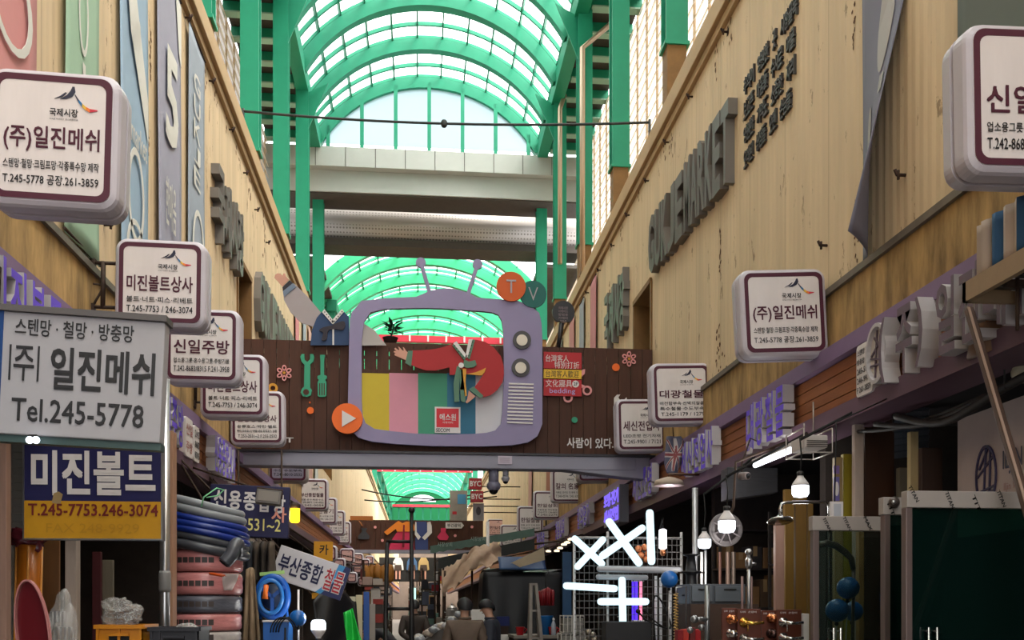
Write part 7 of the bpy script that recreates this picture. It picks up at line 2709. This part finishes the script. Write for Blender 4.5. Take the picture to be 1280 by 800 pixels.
    for s in 'lr':
        k = len(V3)
        V3 += [(g('hip' + s), .1), (g('kn' + s), .073), (g('an' + s) + Vector((0, 0, .02)), .06)]
        E3 += [(0, k), (k, k + 1), (k + 1, k + 2)]
    vs, fs = skin_mesh(V3, E3, 2)
    MB().add(vs, fs, 0, True).build('trousers', mat('trousers_%d' % trousers[0], trousers, .8), root, world=False)
    for s in 'lr':
        a = g('an' + s)
        MB().loft([[(a.x + w_ * math.cos(t), a.y + y_ + .02 * math.sin(t) * 0, max(.0, z_ + h_ * math.sin(t))) for t in [2 * PI * i / 12 for i in range(12)]] for y_, w_, z_, h_ in ((.08, .03, .045, .04), (.04, .045, .055, .055), (-.08, .05, .045, .045), (-.17, .042, .03, .03), (-.2, .02, .02, .015))], smooth=True).build('shoe', mat('shoe_%d' % shoes[0], shoes, .5), root, world=False)
    return root


STAND = dict(pelvis=(0, 0, .92), chest=(0, .01, 1.28), neck=(0, -.01, 1.46), head=(0, -.03, 1.585), shl=(.19, .01, 1.36), shr=(-.19, .01, 1.36), ell=(.24, .03, 1.1), elr=(-.24, .03, 1.1), wrl=(.23, -.05, .86), wrr=(-.23, -.05, .86), hipl=(.09, 0, .86), hipr=(-.09, 0, .86), knl=(.1, -.01, .48), knr=(-.1, -.01, .48), anl=(.1, .02, .08), anr=(-.1, .02, .08))
JA = dict(STAND)
JA.update(turn=14)
c = atY(581, 757, 12.0)
person((c.x, 12.0, 0), PI, 'man in a brown quilted jacket seen from behind, dark hair', JA, (92, 76, 64), (48, 46, 50), quilt=True)
JB = dict(STAND)
JB.update(turn=30, wrl=(.2, -.16, .92), neck=(0, -.02, 1.45), head=(0, -.06, 1.57))
c = atY(614, 757, 12.6)
person((c.x, 12.6, 0), -PI / 2 - .25, 'man in a dark navy jacket beside the brown jacket man, face in profile', JB, (40, 42, 52), (40, 38, 40))
JC = dict(STAND)
JC.update(elr=(-.24, .13, 1.1), wrr=(-.06, .2, .98), ell=(.24, .13, 1.1), wrl=(.04, .2, .96), turn=0)
c = atY(518, 757, 17.5)
person((c.x, 17.5, 0), PI, 'person in a dark brown coat walking away with hands behind the back', JC, (62, 52, 46), (30, 28, 30))
JD = dict(pelvis=(0, .12, .88), chest=(0, -.18, 1.12), neck=(0, -.32, 1.2), head=(0, -.43, 1.25), shl=(.18, -.2, 1.17), shr=(-.18, -.2, 1.17), ell=(.2, -.3, .9), elr=(-.2, -.3, .9), wrl=(.14, -.46, .76), wrr=(-.14, -.46, .76), hipl=(.09, .12, .84), hipr=(-.09, .12, .84), knl=(.1, .06, .47), knr=(-.1, .06, .47), anl=(.1, .1, .08), anr=(-.1, .1, .08), turn=0)
c = atY(490, 770, 15.0)
person((c.x, 15.0, 0), -PI / 2 - .3, 'person in black bending over the left stall', JD, (26, 24, 30), (24, 22, 26))

# ---------------------------------------------------------------- middle of the street
# black iron stand
Ym = 10.5
xa, xb = atY(484, 700, Ym).x, atY(514.5, 700, Ym).x
root = thing('iron_stand', 'tall black iron frame with a round finial in the middle of the street', 'stand', ((xa + xb) / 2, Ym, 0))
BI = mat('black_iron', (26, 24, 24), .5, .3)
zt = [atY(484, 678, Ym).z, atY(512, 640, Ym).z]
MB().tube([(xa - .06, Ym, 0), (xa - .02, Ym, 1.3), (xa, Ym, zt[0])], .022, 8).build('post', BI, root)
MB().tube([(xb + .03, Ym, 0), (xb, Ym, 1.3), (xb, Ym, zt[1])], [.04, .028, .02], 8).build('post', BI, root)
for py in (677, 761):
    z = atY(500, py, Ym).z
    MB().tube([(xa - .01, Ym, z), (xb + .01, Ym, z)], .018, 8).build('crossbar', BI, root)
MB().tube([(xa - .02, Ym, 1.56), (xa + .02, Ym - .2, 0)], .018, 8).build('brace', BI, root)
MB().sphere((xb, Ym, zt[1] + .02), .036, 14).build('finial', BI, root)

# black covered stall with blue and cream sheets on top
Yk = 14.5
x0, x1 = atY(606, 700, Yk).x, atY(704, 700, Yk).x
zt_ = atY(650, 715, Yk).z
root = thing('covered_stall', 'stall wholly covered by a black plastic sheet on the right', 'stall', ((x0 + x1) / 2, Yk + .6, 0))


def bk(u, v):
    s = u * (x1 - x0 + 2.0)
    W_ = x1 - x0
    if s < 1.0:
        x, y = x0 - .02 * math.sin(9 * s), Yk + 1.0 - s
    elif s < 1.0 + W_:
        x, y = x0 + (s - 1.0), Yk
    else:
        x, y = x1, Yk + (s - 1.0 - W_)
    fold = .04 * math.sin(s * 17 + 2.5 * v) * v + .03 * math.sin(s * 7 - 4 * v) * v
    return (x - (.12 * v if s < 1 else 0) - fold * .4, y - fold - .12 * v * (1 if 1 <= s <= 1 + W_ else 0), zt_ * (1 - v) + .02 * v)


cloth(bk, 'black_sheet', BLK, root, 48, 20, .008)
cloth(lambda u, v: (x0 + (x1 - x0) * u, Yk + 1.0 * v, zt_ + .02 + .04 * math.sin(7 * u + 3 * v)), 'top_sheet', BLK, root, 12, 6, .008)
for x in (x0 + .08, x1 - .08):
    for y in (Yk + .1, Yk + .9):
        MB().tube([(x, y, 0), (x, y, zt_ - .02)], .02, 8).build('pole', IRON, root)
pa, pb = atY(624, 697, Yk - .2), atY(683, 714, Yk - .2)
o = cloth(lambda u, v: (pa.x + (pb.x - pa.x) * u, Yk - .2 - .03 * math.sin(4 * u + 2 * v) + (1 - v) * .25, pa.z + .02 + (pb.z - pa.z) * v), 'blue_tarp', mat('tarp_blue', (28, 62, 104), .55, var=.12, bump=.2), None, 14, 8, .008)
tag(o, 'blue tarp band across the top of the black covered stall', 'tarp')
pts = [(638, 704), (680, 684), (681, 700), (670, 703), (650, 709), (641, 704)]
b = MB()
y0 = Yk - .3
P = [atY(a, e, y0) for a, e in pts]
b.add([tuple(p) for p in P] + [(p.x, p.y + .04, p.z) for p in P], [tuple(reversed(range(6))), tuple(range(6, 12))] + [(i, (i + 1) % 6, 6 + (i + 1) % 6, 6 + i) for i in range(6)])
o = tag(b.build('cream_sheet', mat('cream_board', (188, 170, 140), .7, var=.1)), 'cream folded sheet lying on the blue tarp', 'sheet')
# beige tarp canopy
Yc = 17.0
root = thing('tarp_canopy', 'wrinkled beige tarp canopy left of the black covered stall', 'canopy', (atY(590, 700, Yc).x, Yc, 0))


def tc(u, v):
    px = 552 + 74 * u
    yt = 712 - 26 * min(1, u * 2.2) + 4 * math.sin(6 * u)
    p = atY(px, yt + 32 * v * (1 - .3 * u), Yc)
    return (p.x, Yc - .5 * v + .08 * math.sin(12 * u + 7 * v), p.z + .12 * noise.noise(Vector((u * 6, v * 3, 1))) + .07 * noise.noise(Vector((u * 17, v * 7, 4))))


cloth(tc, 'tarp', mat('tarp_beige', (166, 140, 118), .8, var=.25, vs=5, bump=.4), root, 30, 10, .01)
for px in (556, 590, 622):
    p = atY(px, 712, Yc - .1)
    MB().tube([(p.x, Yc - .1, 0), (p.x, Yc - .1, p.z - .02)], .02, 8).build('pole', IRON, root)
# green awnings
for i, (p0, p1, Y, dz, col, lab) in enumerate((((538, 687), (668, 665), 21.0, 8, (74, 96, 88), 'long grey green awning edge with faded letters on the right'), ((548, 704), (668, 680), 19.5, 12, (34, 36, 36), 'black awning under the grey green one'))):
    a, e = atY(*p0, Y), atY(*p1, Y + 0)
    root = thing('shop_awning', lab, 'awning', ((a.x + e.x) / 2, Y, min(a.z, e.z) - .2))
    hh = dz * Y / F
    b = MB()
    n = 24
    vs = []
    for j in range(n + 1):
        t = j / n
        p = a.lerp(e, t)
        sc = .03 * abs(math.sin(j * 1.6))
        vs += [(p.x, Y, p.z + hh * .5), (p.x, Y - .02, p.z - hh * .5 - sc), (p.x + .0, Y + 1.6, p.z + hh * .5 + .04)]
    fs = []
    for j in range(n):
        fs += [(3 * j, 3 * j + 3, 3 * j + 4, 3 * j + 1), (3 * j, 3 * j + 2, 3 * j + 5, 3 * j + 3)]
    b.add(vs, fs)
    o = b.build('cloth', mat('awning_%d' % col[0], col, .7, var=.12), root)
    sol = o.modifiers.new('thick', 'SOLIDIFY')
    sol.thickness = .012
    b = MB()
    b.tube([a + Vector((0, .05, -.0)), e + Vector((0, .05, 0))], .02, 8)
    b.tube([e + Vector((0, .05, 0)), (XR - .1, Y + .1, e.z + .1)], .02, 8)
    b.tube([a + Vector((.1, .05, 0)), (a.x + .1, Y + .05, 0)], .02, 8)
    b.build('frame', IRON, root)
    if i == 0:
        b = MB()
        for px in (556, 597):
            c = atY(px, 684 - (px - 538) * .17 - .5, Y - .05)
            b.text('시장상회', c.x - .16, c.z - .05, c.x + .16, c.z + .05, Y - .05, 0, .01)
        b.build('lettering', mat('faded_letters', (140, 156, 150), .6), root)
pa = atY(609.5, 652, 17.6)
tag(MB().tube([(pa.x + .04, 17.6, 0), (pa.x, 17.6, pa.z)], .03, 8).build('white_post', WHITE), 'thin white post in front of the faded pink sign', 'post')

# step ladder
Yl = 12.4
a = atY(664.5, 731, Yl)
root = thing('step_ladder', 'grey wooden step ladder standing before the black covered stall', 'ladder', (a.x, Yl, 0))
LW = mat('ladder_grey', (124, 116, 108), .7, var=.2)
fx = [(a.x - .06, Yl - .12), (a.x + .2, Yl - .1)]
for dx, dy, nm in ((-.05, -.22, 'rail'), (.22, -.2, 'rail'), (-.04, .3, 'back_leg'), (.22, .3, 'back_leg')):
    MB().bar((a.x + dx * .25, Yl + dy * .1, a.z), (a.x + dx, Yl + dy, 0), .04, .05).build(nm, LW, root)
for i in range(5):
    t = .18 + i * .19
    z = a.z * (1 - t)
    MB().box(a.x - .02 - .05 * t, Yl - .22 * t - .03, z - .012, a.x + .06 + .15 * t, Yl - .22 * t + .03, z + .012).build('step', LW, root)
MB().box(a.x - .03, Yl - .05, a.z - .01, a.x + .07, Yl + .05, a.z + .02).build('top_plate', LW, root)
# red gloves bundle, bucket, bottle, scoops, boxes
c = atY(682, 745, 13.2)
root = thing('glove_bundle', 'bundle of red rubber gloves hanging over the blue bucket', 'gloves', (c.x, 13.2, c.z - .15))
b = MB()
for i in range(9):
    x = c.x - .1 + i * .025
    b.tube([(x, 13.2 + .02 * math.sin(i * 2), c.z - .13), (x, 13.18 + .02 * math.sin(i * 2), c.z + .06), (x + .004, 13.2, c.z + .12 - .012 * abs(i - 5))], [.022, .024, .011], 8)
b.build('gloves', mat('glove_red', (122, 22, 28), .4), root)
MB().tube([(c.x, 13.2, c.z + .1), (c.x, 13.2, c.z + .3), (c.x + .1, 13.6, 2.1), (c.x + .1, 14.3, 2.12)], .006, 5).build('string', DARK, root)
c = atY(682, 775, 13.1)
root = thing('bucket', 'blue plastic bucket under the red gloves', 'bucket', (c.x, 13.1, 1.0))
MB().lathe([(.085, 1.2), (.1, 1.44), (.106, 1.45), (.106, 1.46), (.095, 1.455), (.08, 1.21)], (c.x, 13.1, 0), n=22).build('tub', mat('bucket_blue', (24, 88, 146), .4), root)
MB().tube([(c.x + .105 * math.cos(t), 13.1 - .03, 1.44 - .08 * math.sin(t)) for t in [PI * i / 10 for i in range(11)]], .004, 5).build('handle', STEEL, root)
slab_table(atY(640, 790, 13).x, atY(712, 790, 13).x, 12.75, 13.6, 1.2, 'trestle stall table carrying the bucket and red scoops', col=(120, 112, 102))
for i, (px, py, Yq, col, lab) in enumerate(((650, 792, 12.9, (190, 22, 34), 'bright red plastic cup left of the step ladder feet'), (691, 790, 12.95, (184, 30, 30), 'red plastic bowl on the white tubs'))):
    c = atY(px, py, Yq)
    root = thing('plastic_cup', lab, 'cup', (c.x, Yq, 1.2))
    MB().lathe([(.045, 1.2), (.062, 1.2 + .11), (.066, 1.312), (.058, 1.31), (.042, 1.21)], (c.x, Yq, 0), n=18).build('cup', mat('cup_%d' % col[0], col, .35), root)
    MB().tube([(c.x + .06, Yq, 1.3), (c.x + .095, Yq, 1.28), (c.x + .055, Yq, 1.23)], .006, 6).build('handle', MATS['cup_%d' % col[0]], root)
c = atY(687, 776, 12.85)
root = thing('water_bottle', 'clear plastic bottle standing right of the blue bucket', 'bottle', (c.x + .06, 12.9, 1.2))
MB().lathe([(.03, 1.2), (.034, 1.21), (.034, 1.34), (.014, 1.39), (.014, 1.4)], (c.x + .06, 12.9, 0), n=16).build('bottle', mat('pet_clear', (176, 186, 200), .1, spec=.8, alpha=.6), root)
MB().lathe([(.017, 1.4), (.017, 1.425), (.01, 1.43)], (c.x + .06, 12.9, 0), n=12).build('cap', WHITE, root)
# clear drawer boxes near the tube stand
for i, (px, py, w_, lab) in enumerate(((714, 790, 30, 'white wire crate at the bottom of the stack by the LED tubes'), (715, 771, 26, 'white wire crate on top of the stack by the LED tubes'))):
    Yq = 10.2
    c = atY(px, py, Yq)
    hw = pm(w_ / 2, Yq)
    z0 = 1.12 + i * .19
    root = thing('wire_crate', lab, 'crate', (c.x, Yq, z0), 'wire crates by the LED tubes')
    MB().box(c.x - hw + .01, Yq - .12, z0 + .01, c.x + hw - .01, Yq + .12, z0 + .16).build('contents', mat('crate_goods', (120, 116, 108), .7, var=.5, vs=30), root)
    b = MB()
    for z in (z0, z0 + .085, z0 + .175):
        b.ring([(c.x - hw, z), (c.x + hw, z), (c.x + hw, z + .01), (c.x - hw, z + .01)], [(c.x - hw + .002, z + .002), (c.x + hw - .002, z + .002), (c.x + hw - .002, z + .008), (c.x - hw + .002, z + .008)], Yq - .13, Yq + .13)
    for j in range(6):
        x = c.x - hw + 2 * hw * j / 5
        b.box(x - .004, Yq - .134, z0, x + .004, Yq - .126, z0 + .185)
        b.box(x - .004, Yq + .126, z0, x + .004, Yq + .134, z0 + .185)
    b.build('wire_frame', mat('wire_grey', (176, 170, 160), .4), root)
slab_table(atY(696, 790, 10.2).x, atY(752, 790, 10.2).x, 9.95, 10.5, 1.12, 'low table under the wire crates', col=(74, 66, 58))
c = atY(738, 775, 10.1)
root = thing('metal_fittings', 'heap of round metal fittings beside the wire crates', 'fittings', (c.x, 10.1, 1.12))
rr = random.Random(8)
b = MB()
for i in range(16):
    x, y, z = c.x + rr.uniform(-.09, .05), 10.05 + rr.uniform(-.05, .15), 1.14 + .028 * (i // 2) * .9
    b.lathe([(.03, 0), (.035, .01), (.03, .03), (.012, .034)], (x, y, z), (rr.uniform(-.5, .5), -1, rr.uniform(-.3, .5)), 12)
o = b.build('fittings', mat('fitting_metal', (150, 140, 124), .3, .7), root)
o['kind'] = 'stuff'
# styrofoam boxes and small cartons behind the men
for i, (px, py, w_, h_, Yq, col, lab) in enumerate(((597, 764, 17, 17, 14.0, (224, 220, 214), 'upper white foam box right of the brown jacket man'), (598, 780, 18, 15, 14.0, (222, 216, 210), 'lower white foam box right of the brown jacket man'), (603, 794, 14, 13, 13.9, (226, 158, 40), 'orange carton under the white foam boxes'), (630, 788, 10, 16, 13.8, (206, 200, 194), 'white box right of the navy jacket man'), (628, 768, 16, 12, 14.2, (26, 34, 84), 'dark blue box behind the navy jacket man'))):
    c = atY(px, py, Yq)
    w2, h2 = pm(w_, Yq), pm(h_, Yq)
    z0 = {0: 1.345, 1: 1.165, 2: .98, 3: 1.0, 4: 1.3}[i]
    carton(c.x, Yq, z0, w2, .22, h2 - .004 if i != 0 else h2, col, lab, name='foam_box' if i < 2 else 'carton', tape=i in (2,))
slab_table(atY(586, 790, 14).x, atY(636, 790, 14).x, 13.66, 14.28, .98, 'stall table under the white foam boxes', col=(110, 92, 74))
c = atY(628, 768, 14.2)
tag(MB().box(c.x - .08, 14.1, .981, c.x + .08, 14.32, 1.299).build('wooden_box', MATS['crate_dark']), 'dark wooden box under the dark blue box', 'box')

# steamer pot stacks
ALUM = mat('aluminium_pot', (176, 172, 168), .3, .7, var=.1)


def pot_stack(px, pybot, Y, n, r, label, z0, lidlab):
    c = atY(px, pybot, Y)
    for i in range(n):
        rr_ = r * (1 - .08 * i)
        z = z0 + i * .115
        root = thing('steamer_pot', label % ['bottom', 'second', 'third', 'fourth', 'fifth'][i], 'pot', (c.x, Y, z), 'steamer pots on the middle stall')
        MB().lathe([(rr_ * .92, z), (rr_, z + .02), (rr_, z + .095), (rr_ * 1.06, z + .1), (rr_ * 1.06, z + .108), (rr_ * .9, z + .112), (rr_ * .5, z + .114)], (c.x, Y, 0), n=22).build('body', ALUM, root)
        for s in (-1, 1):
            MB().tube([(c.x + s * rr_ * .98, Y - .03, z + .06), (c.x + s * (rr_ + .025), Y - .02, z + .065), (c.x + s * (rr_ + .025), Y + .02, z + .065), (c.x + s * rr_ * .98, Y + .03, z + .06)], .005, 5).build('handle', ALUM, root)
    z = z0 + n * .115
    rr_ = r * (1 - .08 * n)
    root = thing('pot_lid', lidlab, 'lid', (c.x, Y, z), 'domed lids on the pot stacks')
    MB().lathe([(rr_ * 1.05, z), (rr_ * .9, z + .03), (rr_ * .45, z + .06), (rr_ * .1, z + .065)], (c.x, Y, 0), n=22).build('dome', ALUM, root)
    MB().lathe([(.01, z + .064), (.022, z + .085), (.012, z + .1)], (c.x, Y, 0), n=10).build('knob', ALUM, root)


def zat(py, Y):
    return EYE + (HOR - py) * Y / F


slab_table(atY(540, 790, 16).x, atY(604, 790, 16).x, 15.6, 16.7, 1.08, 'long stall table carrying the aluminium pots', col=(126, 116, 106))
pot_stack(565, 775, 16.0, 4, .13, '%s aluminium steamer of the taller pot stack left of the men', 1.08, 'domed lid on the taller aluminium pot stack')
pot_stack(583, 775, 16.3, 4, .11, '%s aluminium steamer of the shorter pot stack behind the brown jacket man', 1.08, 'domed lid on the shorter aluminium pot stack')
# plastic bag goods heap
root = thing('bagged_goods', 'sloping heap of film bagged goods left of the brown jacket man', 'goods', (atY(553, 790, 14.6).x, 14.6, 0))
xh = root.location.x
MB().plate([(xh - .45, .6), (xh + .3, .6), (xh + .3, 1.42), (xh - .1, 1.2), (xh - .45, .95)], 14.5, 15.2).build('sloping_stand', mat('stand_grey', (90, 84, 80), .7), root)
rr = random.Random(12)
for i in range(22):
    u = rr.random()
    x = xh - .42 + .68 * u
    z = .99 + .42 * u + rr.uniform(-.02, .06)
    b = MB()
    lump(b, (x, 14.48 + rr.uniform(-.06, .3), z + .03), .075, .07, .055, i, .16, 10)
    b.build('bag', mat(['bag_white', 'bag_grey', 'bag_warm'][i % 3], [(200, 196, 194), (160, 160, 164), (190, 172, 156)][i % 3], .35, var=.2, vs=20), root)

# left stalls: goods under and beyond the tilted banner
slab_table(atY(400, 790, 12.4).x - .2, atY(468, 790, 12.4).x, 12.0, 13.2, .9, 'stall table of the left tool stall beyond the black sheet', col=(104, 84, 62))
items = [(440, 765, 9, 38, 12.2, (206, 196, 168), 'leftmost cream frame board leaning on the tool stall', 'frame_board'), (449, 762, 8, 36, 12.3, (196, 184, 150), 'second cream frame board on the tool stall', 'frame_board'), (458, 760, 7, 40, 12.5, (36, 78, 150), 'blue upright panel on the tool stall', 'tool_board'), (465, 768, 8, 26, 12.7, (150, 140, 130), 'grey upright panel at the right of the tool stall', 'tool_board')]
for px, py, w_, h_, Yq, col, lab, nm in items:
    c = atY(px, py, Yq)
    o = MB().box(c.x - pm(w_ / 2, Yq), Yq - .02, .9, c.x + pm(w_ / 2, Yq), Yq + .02, c.z + pm(h_ / 2, Yq))
    tag(o.build(nm, mat('%s_%d' % (nm, col[0]), col, .5, var=.1), bevel=.004), lab, 'board')
c = atY(446, 782, 10.95)
root = thing('plastic_bag', 'bright green plastic bag draped at the left tool stall', 'bag', (c.x, 10.98, .9))
cloth(lambda u, v: (c.x - .1 + .12 * v + (u - .5) * (.1 + .1 * v), 10.98 - .05 * math.sin(6 * u + 4 * v), 1.52 - .6 * v + .05 * u), 'film', mat('bag_green', (40, 196, 74), .35, var=.15), root, 14, 12, .006)
MB().tube([(c.x - .1, 10.98, .0), (c.x - .1, 10.98, 1.53)], .012, 6).build('pole', IRON, root)
for i, (px, py, w_, h_, Yq, col, lab) in enumerate(((424, 794, 22, 10, 11.6, (150, 110, 76), 'open brown carton on the ground stall right of the bottom LED bulb'), (415, 788, 14, 6, 11.9, (130, 96, 68), 'flat brown carton behind the open one'))):
    c = atY(px, py, Yq)
    carton(c.x, 12.2 + i * .35, .901, pm(w_, Yq), .22, pm(h_, Yq) + .22, col, lab)
# far goods on both sides of the lane: individual boxes and cups
rr = random.Random(21)
PALS = [(188, 176, 164), (150, 60, 54), (86, 92, 110), (196, 188, 180), (120, 100, 84), (70, 64, 62), (160, 120, 60), (90, 120, 110), (176, 150, 140), (44, 44, 50)]
spots = []
for side, px0, px1, Ya, Yb, nm in ((-1, 448, 482, 18, 30, 'left'), (1, 526, 552, 22, 34, 'right'), (-1, 470, 486, 34, 46, 'far left'), (1, 516, 534, 38, 50, 'far right')):
    for r_ in range(3):
        Y = Ya + (Yb - Ya) * r_ / 2
        x0, x1 = atY(px0 + r_ * 3 * (1 if side < 0 else -1), 757, Y).x, atY(px1 + r_ * 2 * (1 if side < 0 else -1), 757, Y).x
        slab_table(x0, x1, Y, Y + 1.2, 1.0, '%s goods table of the %s row down the lane' % (['nearest', 'middle', 'farthest'][r_], nm), col=(110 + r_, 96, 82))
        root = thing('upper_shelf', '%s upper goods shelf of the %s row down the lane' % (['nearest', 'middle', 'farthest'][r_], nm), 'shelf', ((x0 + x1) / 2, Y + .9, 0))
        for z in (1.62, 2.0):
            MB().box(x0, Y + .75, z - .03, x1, Y + 1.1, z).build('shelf_board', IRON, root)
        for x in (x0 + .03, x1 - .03):
            MB().box(x - .02, Y + 1.06, 1.0, x + .02, Y + 1.1, 2.5).build('upright', IRON, root)
        TN = '%s table' % ['near', 'middle', 'far'][r_]
        for z in (1.62, 2.0):
            x = x0 + .02
            nb = 0
            while x < x1 - .16:
                w_ = rr.uniform(.14, .26)
                col = rr.choice(PALS)
                carton(x + w_ / 2, Y + .92, z, w_ * .9, .26, rr.uniform(.12, .32), col, '%s box, %s on the %s shelf over the %s, %s row' % (CNAME[col], ORD[nb], 'lower' if z < 1.8 else 'upper', TN, nm), name='shelf_box', group='boxes on the upper shelves of the %s row' % nm, tape=False)
                x += w_
                nb += 1
        x = x0 + .02
        i = 0
        while x < x1 - .12:
            w_ = rr.uniform(.12, .24)
            col = rr.choice(PALS)
            n = rr.choice((2, 3, 4, 5))
            z = 1.0
            for lv in range(n):
                h_ = rr.uniform(.1, .22)
                cl_ = col if lv == 0 else rr.choice(PALS)
                carton(x + w_ / 2, Y + .3, z, w_ * .92, .3, h_, cl_, '%s box, %s up in the %s pile of the %s, %s row' % (CNAME[cl_], ORD[lv], ORD[i], TN, nm), name='goods_box', group='goods boxes in the %s row' % nm, tape=False)
                z += h_
            x += w_
            i += 1
# hanging brown goods and red signs near the centre
c = atY(471, 718, 26)
root = thing('hanging_bags', 'bunch of amber brown bags hanging over the left lane', 'bags', (c.x, 26, c.z - .3))
for i in range(5):
    lump(MB(), (c.x - .3 + i * .16, 26 + .05 * (i % 2), c.z + .02 * (i % 3)), .13, .1, .26, 60 + i, .12, 12).build('bag', mat('amber_bag', (150, 96, 30), .6, var=.25), root)
MB().tube([(c.x - .5, 26, c.z + .28), (c.x + .5, 26, c.z + .28)], .015, 6).tube([(c.x - .5, 26, c.z + .28), (XL - .05, 26, c.z + .5)], .015, 6).build('rail', IRON, root)
for i, (px, py, w_, h_, Y, col, lab, s) in enumerate(((556, 723, 13, 6, 24, (186, 40, 40), 'red and yellow hanging shop banner right of the farthest board', ''), (545, 720, 5, 11, 23, (216, 212, 208), 'white upright lamp box left of the red and yellow banner', ''), (544, 735, 9, 8, 22, (140, 22, 30), 'dark red square sign below the white lamp box', ''), (453, 718, 5, 12, 25, (90, 24, 28), 'dark red upright sign left of the amber bags', ''))):
    c = atY(px, py, Y)
    w2, h2 = pm(w_, Y) / 2, pm(h_, Y) / 2
    root = thing('shop_sign', lab, 'sign', c)
    MB().box(c.x - w2, Y - .04, c.z - h2, c.x + w2, Y + .04, c.z + h2).build('panel', mat('smallsign_%d' % col[0], col, .5), root)
    if i == 0:
        MB().box(c.x - w2, Y - .04, c.z - h2 * 2.2, c.x + w2, Y + .04, c.z - h2).build('yellow_strip', mat('strip_yellow', (222, 160, 60), .5), root)
    MB().tube([(c.x, Y, c.z + h2), (c.x, Y, c.z + h2 + .25), ((XR if px > 500 else XL), Y + .02, 3.0)], .012, 5).build('hanger', IRON, root)
# BYC box signs and posters on the far right
Yb = 30.0
for i, (px, py, lab) in enumerate(((594, 605, 'upper of two red box signs on the far right wall'), (596, 621, 'lower of two red box signs on the far right wall'))):
    c = atY(px, py, Yb)
    w2, h2 = pm(8, Yb), pm(7, Yb)
    root = thing('box_sign', lab, 'sign', (c.x, Yb, c.z), 'red box signs on the far right')
    MB().box(-w2, -.1, -h2, w2, .1, h2).build('box', mat('byc_red', (150, 32, 40), .5), root, world=False, bevel=.01)
    MB().text('BYC', -w2 * .85, -h2 * .5, w2 * .85, h2 * .5, -.104, 0, .03).build('lettering', WHITE, root, world=False)
    MB().tube([(0, .05, 0), (0, .6, 0), (XR - c.x, .6, 0)], .02, 6).build('bracket', IRON, root, world=False)
for i, (px, py, w_, h_, m_, lab) in enumerate(((573, 632, 22, 38, (150, 142, 132), 'framed grey poster with a blue corner left of the red box signs'), (598, 640, 14, 22, (140, 142, 152), 'grey portrait poster below the red box signs'))):
    c = atY(px, py, Yb + .5)
    w2, h2 = pm(w_, Yb) / 2, pm(h_, Yb) / 2
    root = thing('wall_poster', lab, 'poster', c)
    MB().box(-w2, -.03, -h2, w2, .03, h2).build('panel', mat('poster_grey_%d' % i, m_, .5, var=.25, vs=3), root, world=False)
    b = MB()
    if i == 0:
        b.box(-w2 * .1, -.034, h2 * .1, w2 * .85, -.03, h2 * .75, 0)
        b.box(-w2 * .7, -.034, -h2 * .6, -w2 * .2, -.03, -h2 * .4, 1)
    else:
        b.plate(disc(0, h2 * .1, w2 * .45, 16, h2 * .5), -.034, -.03, 2)
    b.build('print', [mat('poster_blue', (70, 140, 180), .5), RP, mat('poster_dark', (66, 66, 76), .5)], root, world=False)
    MB().tube([(0, .03, 0), (0, .1, 0), (XR - c.x, .1, 0)], .02, 6).build('bracket', IRON, root, world=False)
# loose wires under the bridge and across the lane
rr = random.Random(33)
for i, (p0, p1, Y, lab) in enumerate((((452, 612), (566, 620), 40, 'upper dark wire sagging across the green vault'), ((452, 625), (566, 612), 42, 'lower dark wire crossing the green vault'))):
    a, e = atX(p0[0], p0[1], XL) if False else Vector((XL, Y, atY(*p0, Y).z)), Vector((XR, Y, atY(*p1, Y).z))
    pts = []
    for j in range(13):
        t = j / 12
        p = a.lerp(e, t)
        p.z -= .25 * 4 * t * (1 - t)
        pts.append(p)
    tag(MB().tube(pts, .03, 6).build('street_wire', DARK), lab, 'cable')

# lit display case far down the lane, blue board beside the black stall
c = atY(516, 742, 31)
root = thing('display_case', 'small lit pale green display case far down the lane', 'case', (c.x, 31, 1.7))
MB().box(c.x - .1, 30.9, c.z - .18, c.x + .1, 31.1, c.z + .18).build('lit_front', glow('case_light', (196, 250, 230), 1.3), root)
MB().box(c.x - .13, 30.88, c.z - .22, c.x + .13, 31.12, c.z - .18).box(c.x - .13, 30.88, c.z + .18, c.x + .13, 31.12, c.z + .22).build('frame', WHITE, root)
MB().box(c.x - .1, 30.92, 0, c.x + .1, 31.08, c.z - .22).build('stand', IRON, root)
pa, pb = atY(703, 792, 13.6), atY(714, 690, 13.6)
tag(MB().box(pa.x, 13.58, 0, pb.x, 13.62, pb.z).build('blue_board', mat('deep_blue_board', (24, 66, 104), .5, var=.15)), 'deep blue upright board between the black stall and the LED tubes', 'board')
